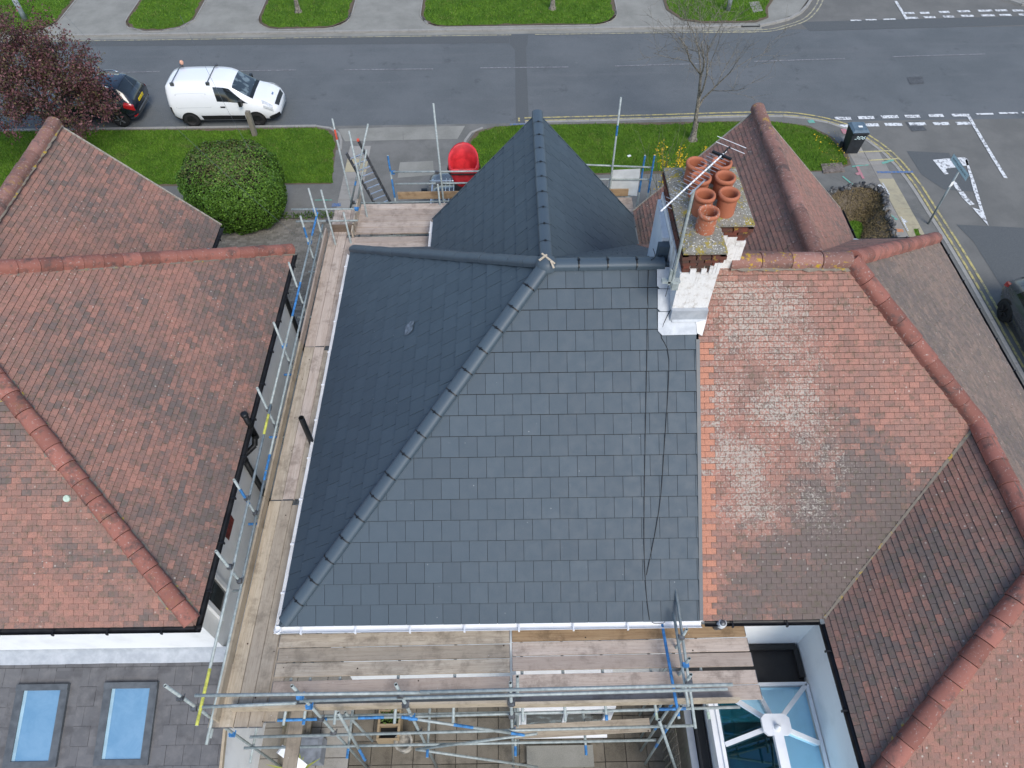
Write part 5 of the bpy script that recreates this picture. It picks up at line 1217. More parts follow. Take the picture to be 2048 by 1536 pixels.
# --- front run
SF = thing('scaffold', (-2.9, 15, 0), 'scaffold with pinkish boards and tall poles at the front gable', 'scaffold')
for i in range(3): board(SF, -4.02, -1.75, 13.55 + i * .228, 13.55 + i * .228 + .222, BZ, 'board_pink')
for i in range(5): board(SF, -3.98, -1.3, 14.34 + i * .24, 14.34 + i * .24 + .228, BZ + .02, 'board_pink')
for i in range(5): board(SF, -1.28, 3.3, 14.5 + i * .24, 14.5 + i * .24 + .228, BZ, 'board_pink')
MB().bar((-3.0, 15.76, BZ + .11), (3.2, 15.76, BZ + .11), .038, .22).build('toe_board', 'board_brown_x', SF)
MB().bar((-4.03, 14.2, BZ + .11), (-4.03, 15.8, BZ + .11), .038, .22).build('toe_board', 'board_grey_y', SF)
MB().bar((-4.62, 14.45, BZ + .11), (-4.0, 14.45, BZ + .11), .038, .22).build('toe_board', 'board_dark_x', SF)
for k in range(3): board(SF, -4.66 + k * .228, -4.44 + k * .228, 14.31, 15.4, BZ, 'board_pink')
def stdp(x, y, z0, z1, bands=()): return pipe(SF, 'standard', (x, y, z0), (x, y, z1), bands)
stdp(-4.28, 15.72, .02, 7.05, [(.92, .96, 'orange_cap')]); stdp(-1.78, 15.66, .02, 7.45); stdp(2.72, 15.9, .02, 7.4, [(.86, .90, bl)])
stdp(-3.1, 15.8, .02, 5.95, [(.78, .88, bl), (.92, 1, bl)]); stdp(-1.86, 15.45, .02, 5.3)
a, b = P(736, 248, y=15.9), P(700, 418, y=15.6); pipe(SF, 'brace', a, b, [(.65, .7, bl)])
a, b = P(733, 300, y=15.6), P(712, 420, y=15.5); pipe(SF, 'brace', a, b)
a, b = P(698, 262, y=15.0), P(714, 350, y=15.0); pipe(SF, 'standard', V((a.x, a.y, .02)), a)
pipe(SF, 'guard_rail', P(787, 344, y=15.7), P(1020, 342, y=15.7)); pipe(SF, 'guard_rail', P(790, 368, y=15.7), P(1000, 365, y=15.7))
pipe(SF, 'guard_rail', (.9, 15.95, 5.55), P(1308, 335, y=15.95)); pipe(SF, 'guard_rail', (1.2, 15.95, 5.05), P(1306, 359, y=15.95))
for px, m_ in (((1287, 330), bl), ((1290, 310), bl), ((1308, 305), bl)):
    a = P(*px, y=16.0); pipe(SF, 'standard', (a.x, 16.0 - (px[0] - 1287) * .006, .02), (a.x, 16.0 - (px[0] - 1287) * .006, a.z), [(.8, 1, m_), (.55, .7, m_)])
pipe(SF, 'guard_rail', P(583, 419, y=14.6), P(715, 418, y=14.6)); pipe(SF, 'guard_rail', P(592, 443, y=14.5), P(716, 441, y=14.5))
for a, zt_ in (((617, 377), 6.3), ((642, 380), 6.3), ((687, 425), 5.6)):
    q = P(*a, z=zt_); pipe(SF, 'standard', (q.x, q.y, .02), q, [])
for q in (P(874, 345, y=15.66), P(876, 367, y=15.66), P(786, 345, y=15.75), P(705, 405, y=15.7), P(713, 418, y=14.6), P(630, 420, y=14.6), P(656, 442, y=14.5)): coupler(SF, q, 0, bl if q.x < -2.5 and q.z > 5 else 'dull_steel')
pipe(SF, 'ledger', (-4.3, 15.75, BZ - .12), (3.3, 15.85, BZ - .12)); pipe(SF, 'ledger', (-4.3, 14.3, BZ - .12), (3.3, 14.9, BZ - .14))
tag(MB().add([P(1225, 340, y=15.97), P(1281, 337, y=15.97), P(1274, 392, y=15.97) , P(1210, 386, y=15.97)] + [P(1225, 340, y=15.99), P(1281, 337, y=15.99), P(1274, 392, y=15.99), P(1210, 386, y=15.99)], [(0, 1, 2, 3), (7, 6, 5, 4), (0, 4, 5, 1), (1, 5, 6, 2), (2, 6, 7, 3), (3, 7, 4, 0)]).build('scaffold_sign', 'tarp'), 'pale sheet hung from the front scaffold rails', 'sheet')
# --- ladder
LD = thing('ladder', (-4.2, 16.2, 0), 'aluminium ladder leaning on the front scaffold', 'ladder')
t1, t2 = P(711, 296, z=5.9), P(711, 296, z=5.9)
foot = V((-3.05, 17.75, .03)); top = P(708, 300, z=6.1); ax_ = (top - foot).normalized(); sd_ = V((.42, .9, 0)).normalized(); sd_ = (sd_ - ax_ * sd_.dot(ax_)).normalized()
sd_ = (V((1, .35, 0)) - ax_ * V((1, .35, 0)).dot(ax_)).normalized()
hw_ = .21
for s in (-1, 1): MB().bar(foot + sd_ * hw_ * s, top + sd_ * hw_ * s + ax_ * (.25 if s > 0 else 0), .03, .07).build('stile', 'dull_steel', LD)
L_ = (top - foot).length
for i in range(int(L_ / .26)):
    c_ = foot + ax_ * (.2 + i * .26); MB().bar(c_ - sd_ * hw_, c_ + sd_ * hw_, .035, .03).build('rung', 'alu', LD)
MB().box(top + sd_ * hw_ + ax_ * .27, (.06, .06, .05)).build('end_cap', 'orange_cap', LD)
# --- rubble chute
RC = thing('rubbish_chute', (-1.3, 16.2, 0), 'red plastic rubbish chute with hopper hung from the front scaffold', 'chute')
hc = V((-1.22, 16.4, -.34))
def ringpts(c_, rx, ry, z_fn, n=20, flat=.55):
    out = []
    for i in range(n):
        a = 2 * math.pi * i / n; x, y = math.cos(a) * rx, math.sin(a) * ry
        y = max(y, -ry * flat); out.append(V((c_.x + x, c_.y + y, z_fn(x, y))))
    return out
n = 20
r_out = [ringpts(hc, .30, .30, lambda x, y: 4.72), ringpts(hc, .42, .42, lambda x, y: 5.15 + max(0, y) * .3), ringpts(hc, .41, .44, lambda x, y: 5.22 + (y + .3) * .55)]
r_in = [ringpts(hc, .37, .40, lambda x, y: 5.21 + (y + .3) * .55), ringpts(hc, .37, .37, lambda x, y: 5.1 + max(0, y) * .25), ringpts(hc, .27, .27, lambda x, y: 4.72), ringpts(hc, .20, .20, lambda x, y: 4.4)]
rings = r_out + r_in; vs = [p for r_ in rings for p in r_]
fs = [(k * n + i, k * n + (i + 1) % n, (k + 1) * n + (i + 1) % n, (k + 1) * n + i) for k in range(len(rings) - 1) for i in range(n)]
mk('hopper', vs, fs, 'red_plastic', RC, True)
MB().path([p + V((0, 0, -.03)) for p in ringpts(hc, .435, .435, lambda x, y: 5.12 + max(0, y) * .3)] , .022, 6).build('hopper_band', 'black_rubber', RC, True)
for k in range(5):
    z1 = 4.62 - k * .95
    c_ = V((hc.x + .02, hc.y - .02, 0)); prof = [(.21, z1 - 1.0), (.25, z1 - .5), (.29, z1), (.305, z1 + .01), (.28, z1 - .01), (.24, z1 - .4), (.20, z1 - .9)]
    if k == 0: prof = [(.21, z1 - 1.0), (.25, z1 - .5), (.30, z1 - .12), (.31, z1 - .10), (.27, z1 - .13), (.24, z1 - .4), (.20, z1 - .9)]
    MB().lathe(prof, c_, 20).build('chute_section', 'red_plastic', RC, True)
MB().lathe([(.30, 4.42), (.31, 4.72), (.27, 4.7), (.25, 4.3)], V((hc.x, hc.y, 0)), 20).build('rubber_collar', 'black_rubber', RC, True)
for s in (-1, 1): MB().tube((hc.x + s * .36, hc.y - .1, 5.0), (hc.x + s * .30, hc.y - .05, .4), .008, 5).build('chain', 'dull_steel', RC)
# --- boiler flue terminal poking up at the rear eaves
FL = thing('flue_terminal', (3.45, 4.1, 3.8), 'grey ribbed flue terminal poking up at the rear eaves beside the boards', 'flue')
f0 = V((3.36, 4.18, 4.0)); f1 = V((3.42, 4.02, 5.02)); dv = (f1 - f0).normalized()
MB().tube(f0, f1, .05, 12).build('pipe', 'dull_steel', FL, True)
for k in range(5): MB().tube(f1 - dv * (.03 + k * .045), f1 - dv * (.012 + k * .045), .075 if k else .07, 14).build('fin', 'flue_grey' if k < 3 else 'dull_steel', FL, True)
# ------------------------------------------------------------------ vehicles
class Car:
    """lofted body: stations (x, z_bottom, z_belt, z_top, w_sill, w_belt, w_top), x runs from tail to nose"""
    def __init__(s, st):
        s.st = np.array(st, float); s.L = s.st[-1, 0]
    def row(s, x):
        X = s.st[:, 0]; i = int(np.clip(np.searchsorted(X, x) - 1, 0, len(X) - 2)); t = (x - X[i]) / (X[i + 1] - X[i]); t = min(1, max(0, t))
        p1, p2 = s.st[i], s.st[i + 1]; h = X[i + 1] - X[i]
        m1 = (p2 - s.st[i - 1]) / (X[i + 1] - X[i - 1]) * h if i > 0 else (p2 - p1); m2 = (s.st[i + 2] - p1) / (X[i + 2] - X[i]) * h if i + 2 < len(X) else (p2 - p1)
        m1 = m1 * .6 + (p2 - p1) * .4; m2 = m2 * .6 + (p2 - p1) * .4
        return (2 * t ** 3 - 3 * t * t + 1) * p1 + (t ** 3 - 2 * t * t + t) * m1 + (-2 * t ** 3 + 3 * t * t) * p2 + (t ** 3 - t * t) * m2
    def sec(s, x):
        _, zb, ze, zt, ws, wb, wt = s.row(x); d = zt - ze
        return [(ws * .9, zb), (ws, zb + .1), (wb, zb + (ze - zb) * .55), (wb * .995, ze), (wb + (wt - wb) * .45, ze + d * .5), (wt, ze + d * .86), (wt * .93, ze + d * .96), (wt * .55, zt), (0, zt + .012)]
    def S(s, x, k, side=1):
        c = s.sec(x); i = min(7, int(k)); t = k - i; y = c[i][0] + (c[i + 1][0] - c[i][0]) * t; z = c[i][1] + (c[i + 1][1] - c[i][1]) * t
        return V((x, y * side, z))
    def body(s, n=44):
        xs = np.linspace(0, s.L, n); vs = []; fs = []
        for x in xs:
            c = s.sec(x); ring = [V((x, y, z)) for y, z in c] + [V((x, -y, z)) for y, z in reversed(c[:-1])]; vs += ring
        m_ = 17
        for i in range(n - 1):
            for j in range(m_): fs.append((i * m_ + j, i * m_ + (j + 1) % m_, (i + 1) * m_ + (j + 1) % m_, (i + 1) * m_ + j))
        fs += [tuple(reversed(range(m_))), tuple(range((n - 1) * m_, n * m_))]
        return vs, [tuple(reversed(f)) for f in fs]
    def patch(s, quad, side=1, nu=10, nv=5, off=.008):
        """quad: 4 (x,k) corners a b c d -> grid just proud of the surface"""
        vs = []; a, b, c, d = [np.array(q, float) for q in quad]
        for i in range(nu + 1):
            for j in range(nv + 1):
                u, v = i / nu, j / nv; q = (a * (1 - u) + b * u) * (1 - v) + (d * (1 - u) + c * u) * v
                p = s.S(q[0], q[1], side); e = 1e-2
                du = s.S(min(s.L, q[0] + e), q[1], side) - s.S(max(0, q[0] - e), q[1], side); dv = s.S(q[0], min(8, q[1] + e), side) - s.S(q[0], max(0, q[1] - e), side)
                nn = du.cross(dv); nn.normalize()
                if nn.y * side < 0 and abs(nn.y) > abs(nn.z): nn = -nn
                if nn.z < 0 and abs(nn.z) >= abs(nn.y): nn = -nn
                vs.append(p + nn * off)
        return vs, [(i * (nv + 1) + j, (i + 1) * (nv + 1) + j, (i + 1) * (nv + 1) + j + 1, i * (nv + 1) + j + 1) for i in range(nu) for j in range(nv)]
    def across(s, x0, x1, k0=5.3, off=.01, nu=8, nv=10, inset=.0):
        """patch right across the top between x0 and x1 (windscreen, tailgate glass)"""
        vs = []
        for i in range(nu + 1):
            x = x0 + (x1 - x0) * i / nu
            for j in range(nv + 1):
                t = -1 + 2 * j / nv; k = 8 - abs(t) * (8 - k0); p = s.S(x, k, 1 if t >= 0 else -1); e = .02
                tan = s.S(min(s.L, x + e), k, 1) - s.S(max(0, x - e), k, 1); nn = V((-tan.z, 0, tan.x)).normalized()
                if nn.z < 0: nn = -nn
                vs.append(p + nn * off)
        return vs, [(i * (nv + 1) + j, (i + 1) * (nv + 1) + j, (i + 1) * (nv + 1) + j + 1, i * (nv + 1) + j + 1) for i in range(nu) for j in range(nv)]
def wheel(root, x, y, r, side, rim='rim_steel', spokes=0):
    w = MB().lathe([(r * .62, -.09), (r * .9, -.10), (r, -.07), (r, .07), (r * .9, .10), (r * .62, .09)], (x, y, r), 28, 'y').build('wheel', 'tyre', root, True, True)
    yo = .075 * side
    m_ = MB(); n = 28
    m_.lathe([(r * .64, yo + .012 * side), (r * .58, yo), (r * .30, yo - .03 * side), (r * .12, yo + .0 * side), (0.001, yo + .004 * side)], (x, y, r), 28, 'y')
    m_.build('rim', 'rim_steel', w, True, True)
    for i in range(spokes):
        a = 2 * math.pi * i / spokes
        MB().bar((x + math.cos(a) * r * .1, y + yo + .014 * side, r + math.sin(a) * r * .1), (x + math.cos(a) * r * .6, y + yo + .018 * side, r + math.sin(a) * r * .6), .02, .07, up=V((0, 1, 0))).build('spoke', rim, w, local=True)
def arch(root, x, y, r, side, mat='black_plastic'):
    vs = [V((x, y, r))] + [V((x + math.cos(a) * r * 1.2, y, r + math.sin(a) * r * 1.2)) for a in np.linspace(-.35, math.pi + .35, 24)]
    mk('wheel_arch', vs, [(0, i, i + 1) for i in range(1, 24)] if side > 0 else [(0, i + 1, i) for i in range(1, 24)], mat, root, local=True)
def lm(root, name, geo, mat, smooth=True): return mk(name, geo[0], geo[1], mat, root, smooth, True)
# white van
VN = thing('van', (-13.88, 27.78, -.1), 'white panel van with roof bars parked at the kerb', 'van')
vc = Car([(0, .42, .98, 1.52, .70, .80, .62), (.07, .36, 1.02, 1.70, .80, .87, .68), (.3, .27, 1.05, 1.79, .86, .895, .71), (.9, .25, 1.08, 1.82, .88, .905, .72), (1.9, .25, 1.08, 1.82, .88, .905, .72), (2.45, .25, 1.07, 1.77, .88, .905, .70), (2.72, .25, 1.05, 1.66, .88, .90, .68), (3.3, .25, 1.02, 1.24, .88, .895, .70), (3.5, .26, .99, 1.12, .88, .89, .70), (3.95, .27, .90, 1.0, .86, .87, .68), (4.22, .28, .74, .84, .78, .80, .62), (4.38, .33, .58, .66, .58, .60, .48)])
lm(VN, 'body', vc.body(54), 'van_white')
lm(VN, 'windscreen', vc.across(2.74, 3.34, 5.1, .012), 'windscreen_glass'); lm(VN, 'scuttle', vc.across(3.34, 3.46, 5.0, .014), 'black_plastic')
for sd in (-1, 1):
    lm(VN, 'side_window', vc.patch(((2.05, 3.15), (3.28, 3.05), (2.62, 4.8), (2.0, 4.85)), sd), 'car_glass')
    lm(VN, 'rub_strip', vc.patch(((1.28, .85), (3.0, .85), (3.0, 1.5), (1.2, 1.5)), sd, off=.018), 'black_plastic')
    lm(VN, 'headlight', vc.patch(((3.86, 2.7), (4.2, 2.4), (4.18, 4.2), (3.78, 5.2)), sd, off=.025), 'lamp_clear')
    lm(VN, 'tail_light', vc.patch(((.03, 1.4), (.11, 1.4), (.11, 2.6), (.03, 2.6)), sd, 3, 5), 'black_plastic')
    lm(VN, 'door_handle', vc.patch(((2.12, 2.45), (2.32, 2.45), (2.32, 2.62), (2.12, 2.62)), sd, 3, 2, .02), 'black_plastic')
    for (a, b, c, d) in (((.35, 2.45), (1.72, 2.45), (1.72, 2.5), (.35, 2.5)), ((.45, 4.0), (1.6, 4.0), (1.6, 4.05), (.45, 4.05)), ((.3, 2.5), (.33, 2.5), (.45, 4.0), (.42, 4.0)), ((1.72, 2.5), (1.75, 2.5), (1.66, 4.0), (1.62, 4.0)), ((1.93, 1.2), (1.945, 1.2), (1.945, 4.9), (1.93, 4.9)), ((3.05, 1.2), (3.065, 1.2), (3.2, 3.1), (3.18, 3.1))):
        lm(VN, 'panel_crease', vc.patch((a, b, c, d), sd, 10, 1, .004), 'grey_render')
    mir = MB().box((3.02, sd * 1.02, 1.12), (.12, .2, .22)).bar((3.05, sd * .86, 1.05), (3.02, sd * .98, 1.1), .05, .05); mir.build('mirror', 'black_plastic', VN, local=True)
    for x in (.74, 3.47): arch(VN, x, sd * .912, .31, sd); wheel(VN, x, sd * .83, .31, sd)
    lm(VN, 'bumper', vc.patch(((4.0, .0), (4.37, .0), (4.37, 2.2), (3.98, 1.2)), sd, off=.02), 'black_plastic'); lm(VN, 'rear_bumper', vc.patch(((.0, .0), (.55, .0), (.5, 1.0), (.0, 1.2)), sd, off=.02), 'black_plastic')
lm(VN, 'grille', vc.across(4.24, 4.36, 6.0, .01), 'black_plastic'); MB().box((4.37, 0, .52), (.03, .5, .11)).build('number_plate', 'plate_white', VN, local=True)
lm(VN, 'badge', vc.across(4.05, 4.10, 7.75, .02, 3, 3), 'chrome')
for x in (.42, 1.85):
    rb = MB().tube((x, -.78, 1.86), (x, .78, 1.86), .018, 8); [rb.box((x, s * .70, 1.80), (.14, .07, .12)) for s in (-1, 1)]; rb.build('roof_bar', 'dull_steel', VN, local=True)
MB().lathe([(0, -.1), (.07, -.06), (.08, .02), (.05, .08), (0, .1)], (.46, .74, 1.93), 10).build('tied_rag', 'cloth_orange', VN, True, True)
# dark suv
SV = thing('car', (-20.05, 28.0, -.1), 'black crossover car with roof rails parked behind the white van, half hidden by red tree', 'car')
SV.rotation_euler = (0, 0, 0); SV.location = (-15.35, 27.85, -.1); SV.rotation_euler = (0, 0, math.pi)
su = Car([(0, .42, .85, .98, .62, .78, .60), (.06, .36, .92, 1.1, .76, .85, .62), (.28, .3, .98, 1.36, .84, .88, .62), (.55, .28, 1.0, 1.54, .86, .89, .63), (1.2, .26, 1.0, 1.62, .87, .90, .64), (2.2, .26, .98, 1.60, .87, .90, .64), (2.7, .26, .97, 1.42, .87, .90, .62), (3.2, .26, .96, 1.08, .87, .89, .66), (3.9, .28, .88, .98, .85, .86, .64), (4.2, .32, .7, .8, .74, .76, .55), (4.3, .4, .58, .64, .55, .56, .42)])
lm(SV, 'body', su.body(54), 'suv_paint'); lm(SV, 'rear_window', su.across(.16, .52, 5.2, .012), 'car_glass'); lm(SV, 'windscreen', su.across(2.5, 3.12, 5.2, .012), 'car_glass')
lm(SV, 'spoiler', su.across(.50, .72, 5.2, .03), 'suv_paint')
for sd in (-1, 1):
    lm(SV, 'side_window', su.patch(((.75, 3.2), (2.95, 3.1), (2.5, 4.8), (.9, 4.8)), sd), 'car_glass'); lm(SV, 'tail_light', su.patch(((.02, 2.2), (.42, 2.6), (.36, 3.4), (.03, 3.5)), sd), 'lamp_red')
    lm(SV, 'reflector', su.patch(((.03, 1.0), (.16, 1.0), (.16, 1.3), (.03, 1.3)), sd, 3, 2, .02), 'lamp_red')
    MB().path([V((.8, sd * .60, 1.60)), V((1.0, sd * .62, 1.67)), V((2.2, sd * .62, 1.66)), V((2.45, sd * .60, 1.58))], .02, 6).build('roof_rail', 'chrome', SV, True, True)
    lm(SV, 'sill_trim', su.patch(((.9, .5), (3.1, .5), (3.1, .75), (.9, .75)), sd, off=.02), 'chrome')
    for x in (.78, 3.4): arch(SV, x, sd * .895, .34, sd); wheel(SV, x, sd * .82, .34, sd, 'rim_alloy', 5)
MB().box((-.005, 0, .86), (.03, .52, .11)).build('number_plate', 'plate_yellow', SV, local=True); lm(SV, 'bumper_trim', ([V((-.02, -.6, .55)), V((-.02, .6, .55)), V((-.02, .6, .62)), V((-.02, -.6, .62))], [(0, 1, 2, 3)]), 'chrome')
MB().box((.95, 0, 1.68), (.12, .03, .06)).build('roof_fin', 'suv_paint', SV, local=True)
# car under front scaffold with roof rack
FC = thing('car', (-2.05, 17.2, .02), 'dark car with silver roof rack parked below the front scaffold', 'car'); FC.rotation_euler = (0, 0, math.pi / 2); FC.location = (-2.0, 18.05, .02)
lm(FC, 'body', su.body(44), 'dark_car_paint'); lm(FC, 'windscreen', su.across(2.5, 3.12, 5.2, .012), 'car_glass')
for sd in (-1, 1):
    lm(FC, 'side_window', su.patch(((.75, 3.2), (2.95, 3.1), (2.5, 4.8), (.9, 4.8)), sd), 'car_glass')
    MB().box((2.75, sd * 1.0, 1.05), (.12, .2, .16)).bar((2.8, sd * .85, 1.0), (2.75, sd * .95, 1.03), .05, .05).build('mirror', 'black_plastic', FC, local=True)
    MB().bar((.8, sd * .62, 1.72), (2.5, sd * .62, 1.70), .05, .06).build('rack_rail', 'alu', FC, local=True)
    for x in (.78, 3.4): arch(FC, x, sd * .895, .34, sd); wheel(FC, x, sd * .82, .34, sd, 'rim_alloy', 5)
for x in (1.0, 1.7, 2.35): MB().tube((x, -.72, 1.76), (x, .72, 1.76), .028, 8).build('rack_bar', 'alu', FC, True, True)
for yy in (-.25, -.12, .02, .15): MB().tube((.9, yy, 1.79), (2.45, yy, 1.79), .012, 6).build('rack_slat', 'alu', FC, True, True)
# silver car entering at the right edge
SL = thing('car', (16.45, 15.0, -.1), 'dark grey car on the side road at the right edge', 'car'); SL.rotation_euler = (0, 0, -math.pi / 2 - .03); SL.location = (16.5, 16.15, -.1)
lm(SL, 'body', su.body(44), 'silver_paint'); lm(SL, 'rear_window', su.across(.16, .52, 5.2, .012), 'car_glass'); lm(SL, 'windscreen', su.across(2.5, 3.12, 5.2, .012), 'car_glass')
for sd in (-1, 1):
    lm(SL, 'side_window', su.patch(((.75, 3.2), (2.95, 3.1), (2.5, 4.8), (.9, 4.8)), sd), 'car_glass'); lm(SL, 'tail_light', su.patch(((.02, 2.4), (.3, 2.8), (.28, 3.4), (.03, 3.5)), sd), 'lamp_red')
    for x in (.78, 3.4): arch(SL, x, sd * .895, .34, sd); wheel(SL, x, sd * .82, .34, sd, 'rim_steel', 5)

# ------------------------------------------------------------------ plants
def leaves(pts, size, name, mat, parent=None, kind=None, aspect=.55, nrm=None, seed=3):
    """little two-triangle leaves at points, randomly turned"""
    r_ = np.random.default_rng(seed); N = len(pts); pts = np.asarray(pts, float)
    d = r_.normal(size=(N, 3)); d /= np.linalg.norm(d, axis=1)[:, None]
    if nrm is not None:
        nn = np.asarray(nrm) + r_.normal(size=(N, 3)) * .55; nn /= np.linalg.norm(nn, axis=1)[:, None]; d = np.cross(d, nn); d /= np.linalg.norm(d, axis=1)[:, None] + 1e-9; e = np.cross(nn, d)
    else:
        e = np.cross(d, r_.normal(size=(N, 3))); e /= np.linalg.norm(e, axis=1)[:, None]
    s = size * r_.uniform(.6, 1.4, N)[:, None]
    vs = np.stack([pts - d * s, pts + e * s * aspect, pts + d * s, pts - e * s * aspect], 1).reshape(-1, 3)
    fs = (np.arange(N)[:, None] * 4 + np.arange(4)[None]).tolist()
    o = mk(name, vs, fs, mat, parent)
    if kind: o['kind'] = kind
    return o
def rnd_in(poly, n, r_):
    xs = [p[0] for p in poly]; ys = [p[1] for p in poly]; out = []
    while len(out) < n:
        x, y = r_.uniform(min(xs), max(xs)), r_.uniform(min(ys), max(ys))
        if inside((x, y), poly): out.append((x, y))
    return out
def grass_blades(name, poly, n, z, hmin, hmax, w, mat, label, cat, seed):
    r_ = np.random.default_rng(seed); rr = random.Random(seed); pp = np.array(rnd_in(poly, n, rr)); N = len(pp)
    a = r_.uniform(0, 6.28, N); h = r_.uniform(hmin, hmax, N); ln = r_.normal(0, .6, (N, 2)) * h[:, None]
    b0 = np.stack([pp[:, 0] - np.cos(a) * w, pp[:, 1] - np.sin(a) * w, np.full(N, z)], 1); b1 = np.stack([pp[:, 0] + np.cos(a) * w, pp[:, 1] + np.sin(a) * w, np.full(N, z)], 1); tp = np.stack([pp[:, 0] + ln[:, 0], pp[:, 1] + ln[:, 1], z + h], 1)
    vs = np.stack([b0, b1, tp], 1).reshape(-1, 3); fs = (np.arange(N)[:, None] * 3 + np.arange(3)[None]).tolist()
    o = mk(name, vs, fs, mat); tag(o, label, cat, kind='stuff')
glab = ['grass on the far verge at the top left corner', 'grass on the small far verge between two drives, left', 'grass on the far verge above the white van', 'grass on the long far verge around a thin tree trunk', 'grass on the far verge at the street corner', 'grass on the near verge behind the round bush', 'grass on the near verge around the bare tree']
for i, (poly, dens, z) in enumerate(turf_polys):
    A = abs(area2(poly)) / 2; far = poly[0][1] > 30
    cp = [(x, min(y, 39.5)) for x, y in poly] if far else poly
    A = abs(area2(cp)) / 2
    grass_blades('grass', cp, int(A * (260 if far else 620)), z - .004, .04, .10, .012 if not far else .018, 'grass_blade', glab[i], 'grass', 10 + i)
# side strip of grass by the right house, and lawn inside the flint wall
def patch_grass(poly, dens, mat='grass_blade', lab='', z=.012, seed=40, turf='turf', nm='lawn'):
    sheet(nm, poly, turf, z); grass_blades('grass', poly, int(abs(area2(poly)) / 2 * dens), z - .004, .04, .12, .013, mat, lab, 'grass', seed)
gs = [(p.x, p.y) for p in kc if 8 < p.y < 19.8]
patch_grass([(x - .62 - .1 * math.sin(y * 3), y) for x, y in gs] + [(10.6, gs[-1][1]), (10.6, 13.0), (12.6, 13.0), (13.9, 16.2), (14.2, 18.6), (14.35, gs[0][1])], 260, lab='strip of grass between right house and the pavement kerb', seed=41)
patch_grass([(8.6, 14.9), (13.55, 15.5), (13.6, 19.3), (13.0, 20.4), (11.0, 21.1), (8.6, 21.3)], 300, lab='dark lawn inside the flint garden wall', seed=42)
# flint wall
FW = thing('flint_wall', (13.2, 20.5, 0), 'low curved garden wall of dark flints on the corner', 'wall')
wp = catmull([P(1600, 402, .55), P(1650, 386, .6), P(1712, 372, .7), P(1750, 374, .72), P(1768, 390, .7), P(1776, 425, .66), P(1789, 470, .62), P(1800, 500, .6)], 8)
vs, fs = [], []
for i, p in enumerate(wp):
    a, b = wp[max(0, i - 1)], wp[min(len(wp) - 1, i + 1)]; d = V((b.x - a.x, b.y - a.y, 0)).normalized(); nn = V((-d.y, d.x, 0))
    vs += [(p.x + nn.x * .1, p.y + nn.y * .1, 0), (p.x + nn.x * .09, p.y + nn.y * .09, p.z - .03), (p.x - nn.x * .09, p.y - nn.y * .09, p.z - .03), (p.x - nn.x * .1, p.y - nn.y * .1, 0)]
for i in range(len(wp) - 1):
    for k in range(3): fs.append((4 * i + k, 4 * i + k + 1, 4 * i + k + 5, 4 * i + k + 4))
mk('wall_core', vs, fs, 'soil', FW)
stone_m = []
for s in range(7):
    rr = random.Random(50 + s); vs = []; n1, n2 = 5, 7
    m_ = MB(); prof = []
    for a in range(n1 + 1):
        for b in range(n2):
            th, ph = math.pi * a / n1, 2 * math.pi * b / n2; k = 1 + rr.uniform(-.25, .25)
            vs.append((math.sin(th) * math.cos(ph) * k, math.sin(th) * math.sin(ph) * k * .75, math.cos(th) * k * .8))
    fs = [(a * n2 + b, a * n2 + (b + 1) % n2, (a + 1) * n2 + (b + 1) % n2, (a + 1) * n2 + b) for a in range(n1) for b in range(n2)]
    me = bpy.data.meshes.new('flint'); me.from_pydata(vs, [], fs); me.materials.append(MATS['flint']); stone_m.append(me)
cnt = 0
for i in range(len(wp) - 1):
    a, b = wp[i], wp[i + 1]; d = (b - a); nn = V((-d.y, d.x, 0)).normalized()
    for k in range(5):
        t = rng.random(); p = a.lerp(b, t); mode = rng.random()
        q = p + nn * rng.uniform(-.09, .09) + V((0, 0, rng.uniform(-.03, .05))) if mode < .55 else p + nn * (.11 if mode < .7 else -.11) + V((0, 0, -rng.uniform(.05, .6)))
        o = link(bpy.data.objects.new('flint', rng.choice(stone_m))); o.parent = FW; o.location = q - woff(FW); s = rng.uniform(.045, .10); o.scale = (s, s, s); o.rotation_euler = (rng.random() * 6, rng.random() * 6, rng.random() * 6); cnt += 1
# dry bank inside the wall
bk = []; fs = []; n = len(wp)
for i, p in enumerate(wp):
    c_ = V((11.6, 18.6, 0)); d = (c_ - V((p.x, p.y, 0))).normalized()
    for k in range(6): t = k / 5; q = V((p.x, p.y, 0)) + d * (.08 + 1.15 * t); bk.append((q.x, q.y, (p.z - .08) * (1 - t) ** 1.2 + .03 * fbm(q, 3)))
for i in range(n - 1):
    for k in range(5): fs.append((6 * i + k, 6 * i + k + 1, 6 * i + k + 7, 6 * i + k + 6))
bank = structure(mk('bank', bk, fs, 'soil'))
bp = []; r2 = random.Random(8)
for _ in range(4200):
    i = r2.randrange(n - 1); t = r2.random(); k = r2.random() * .98; p = wp[i].lerp(wp[i + 1], t); d = (V((11.6, 18.6, 0)) - V((p.x, p.y, 0))).normalized(); q = V((p.x, p.y, 0)) + d * (.1 + 1.15 * k); bp.append((q.x, q.y, (p.z - .08) * (1 - k) ** 1.2 + .04))
tag(leaves(bp, .07, 'dry_plants', 'dry_grass', aspect=.12), 'dry brown plants on the bank behind the flint wall', 'dry plants', kind='stuff')
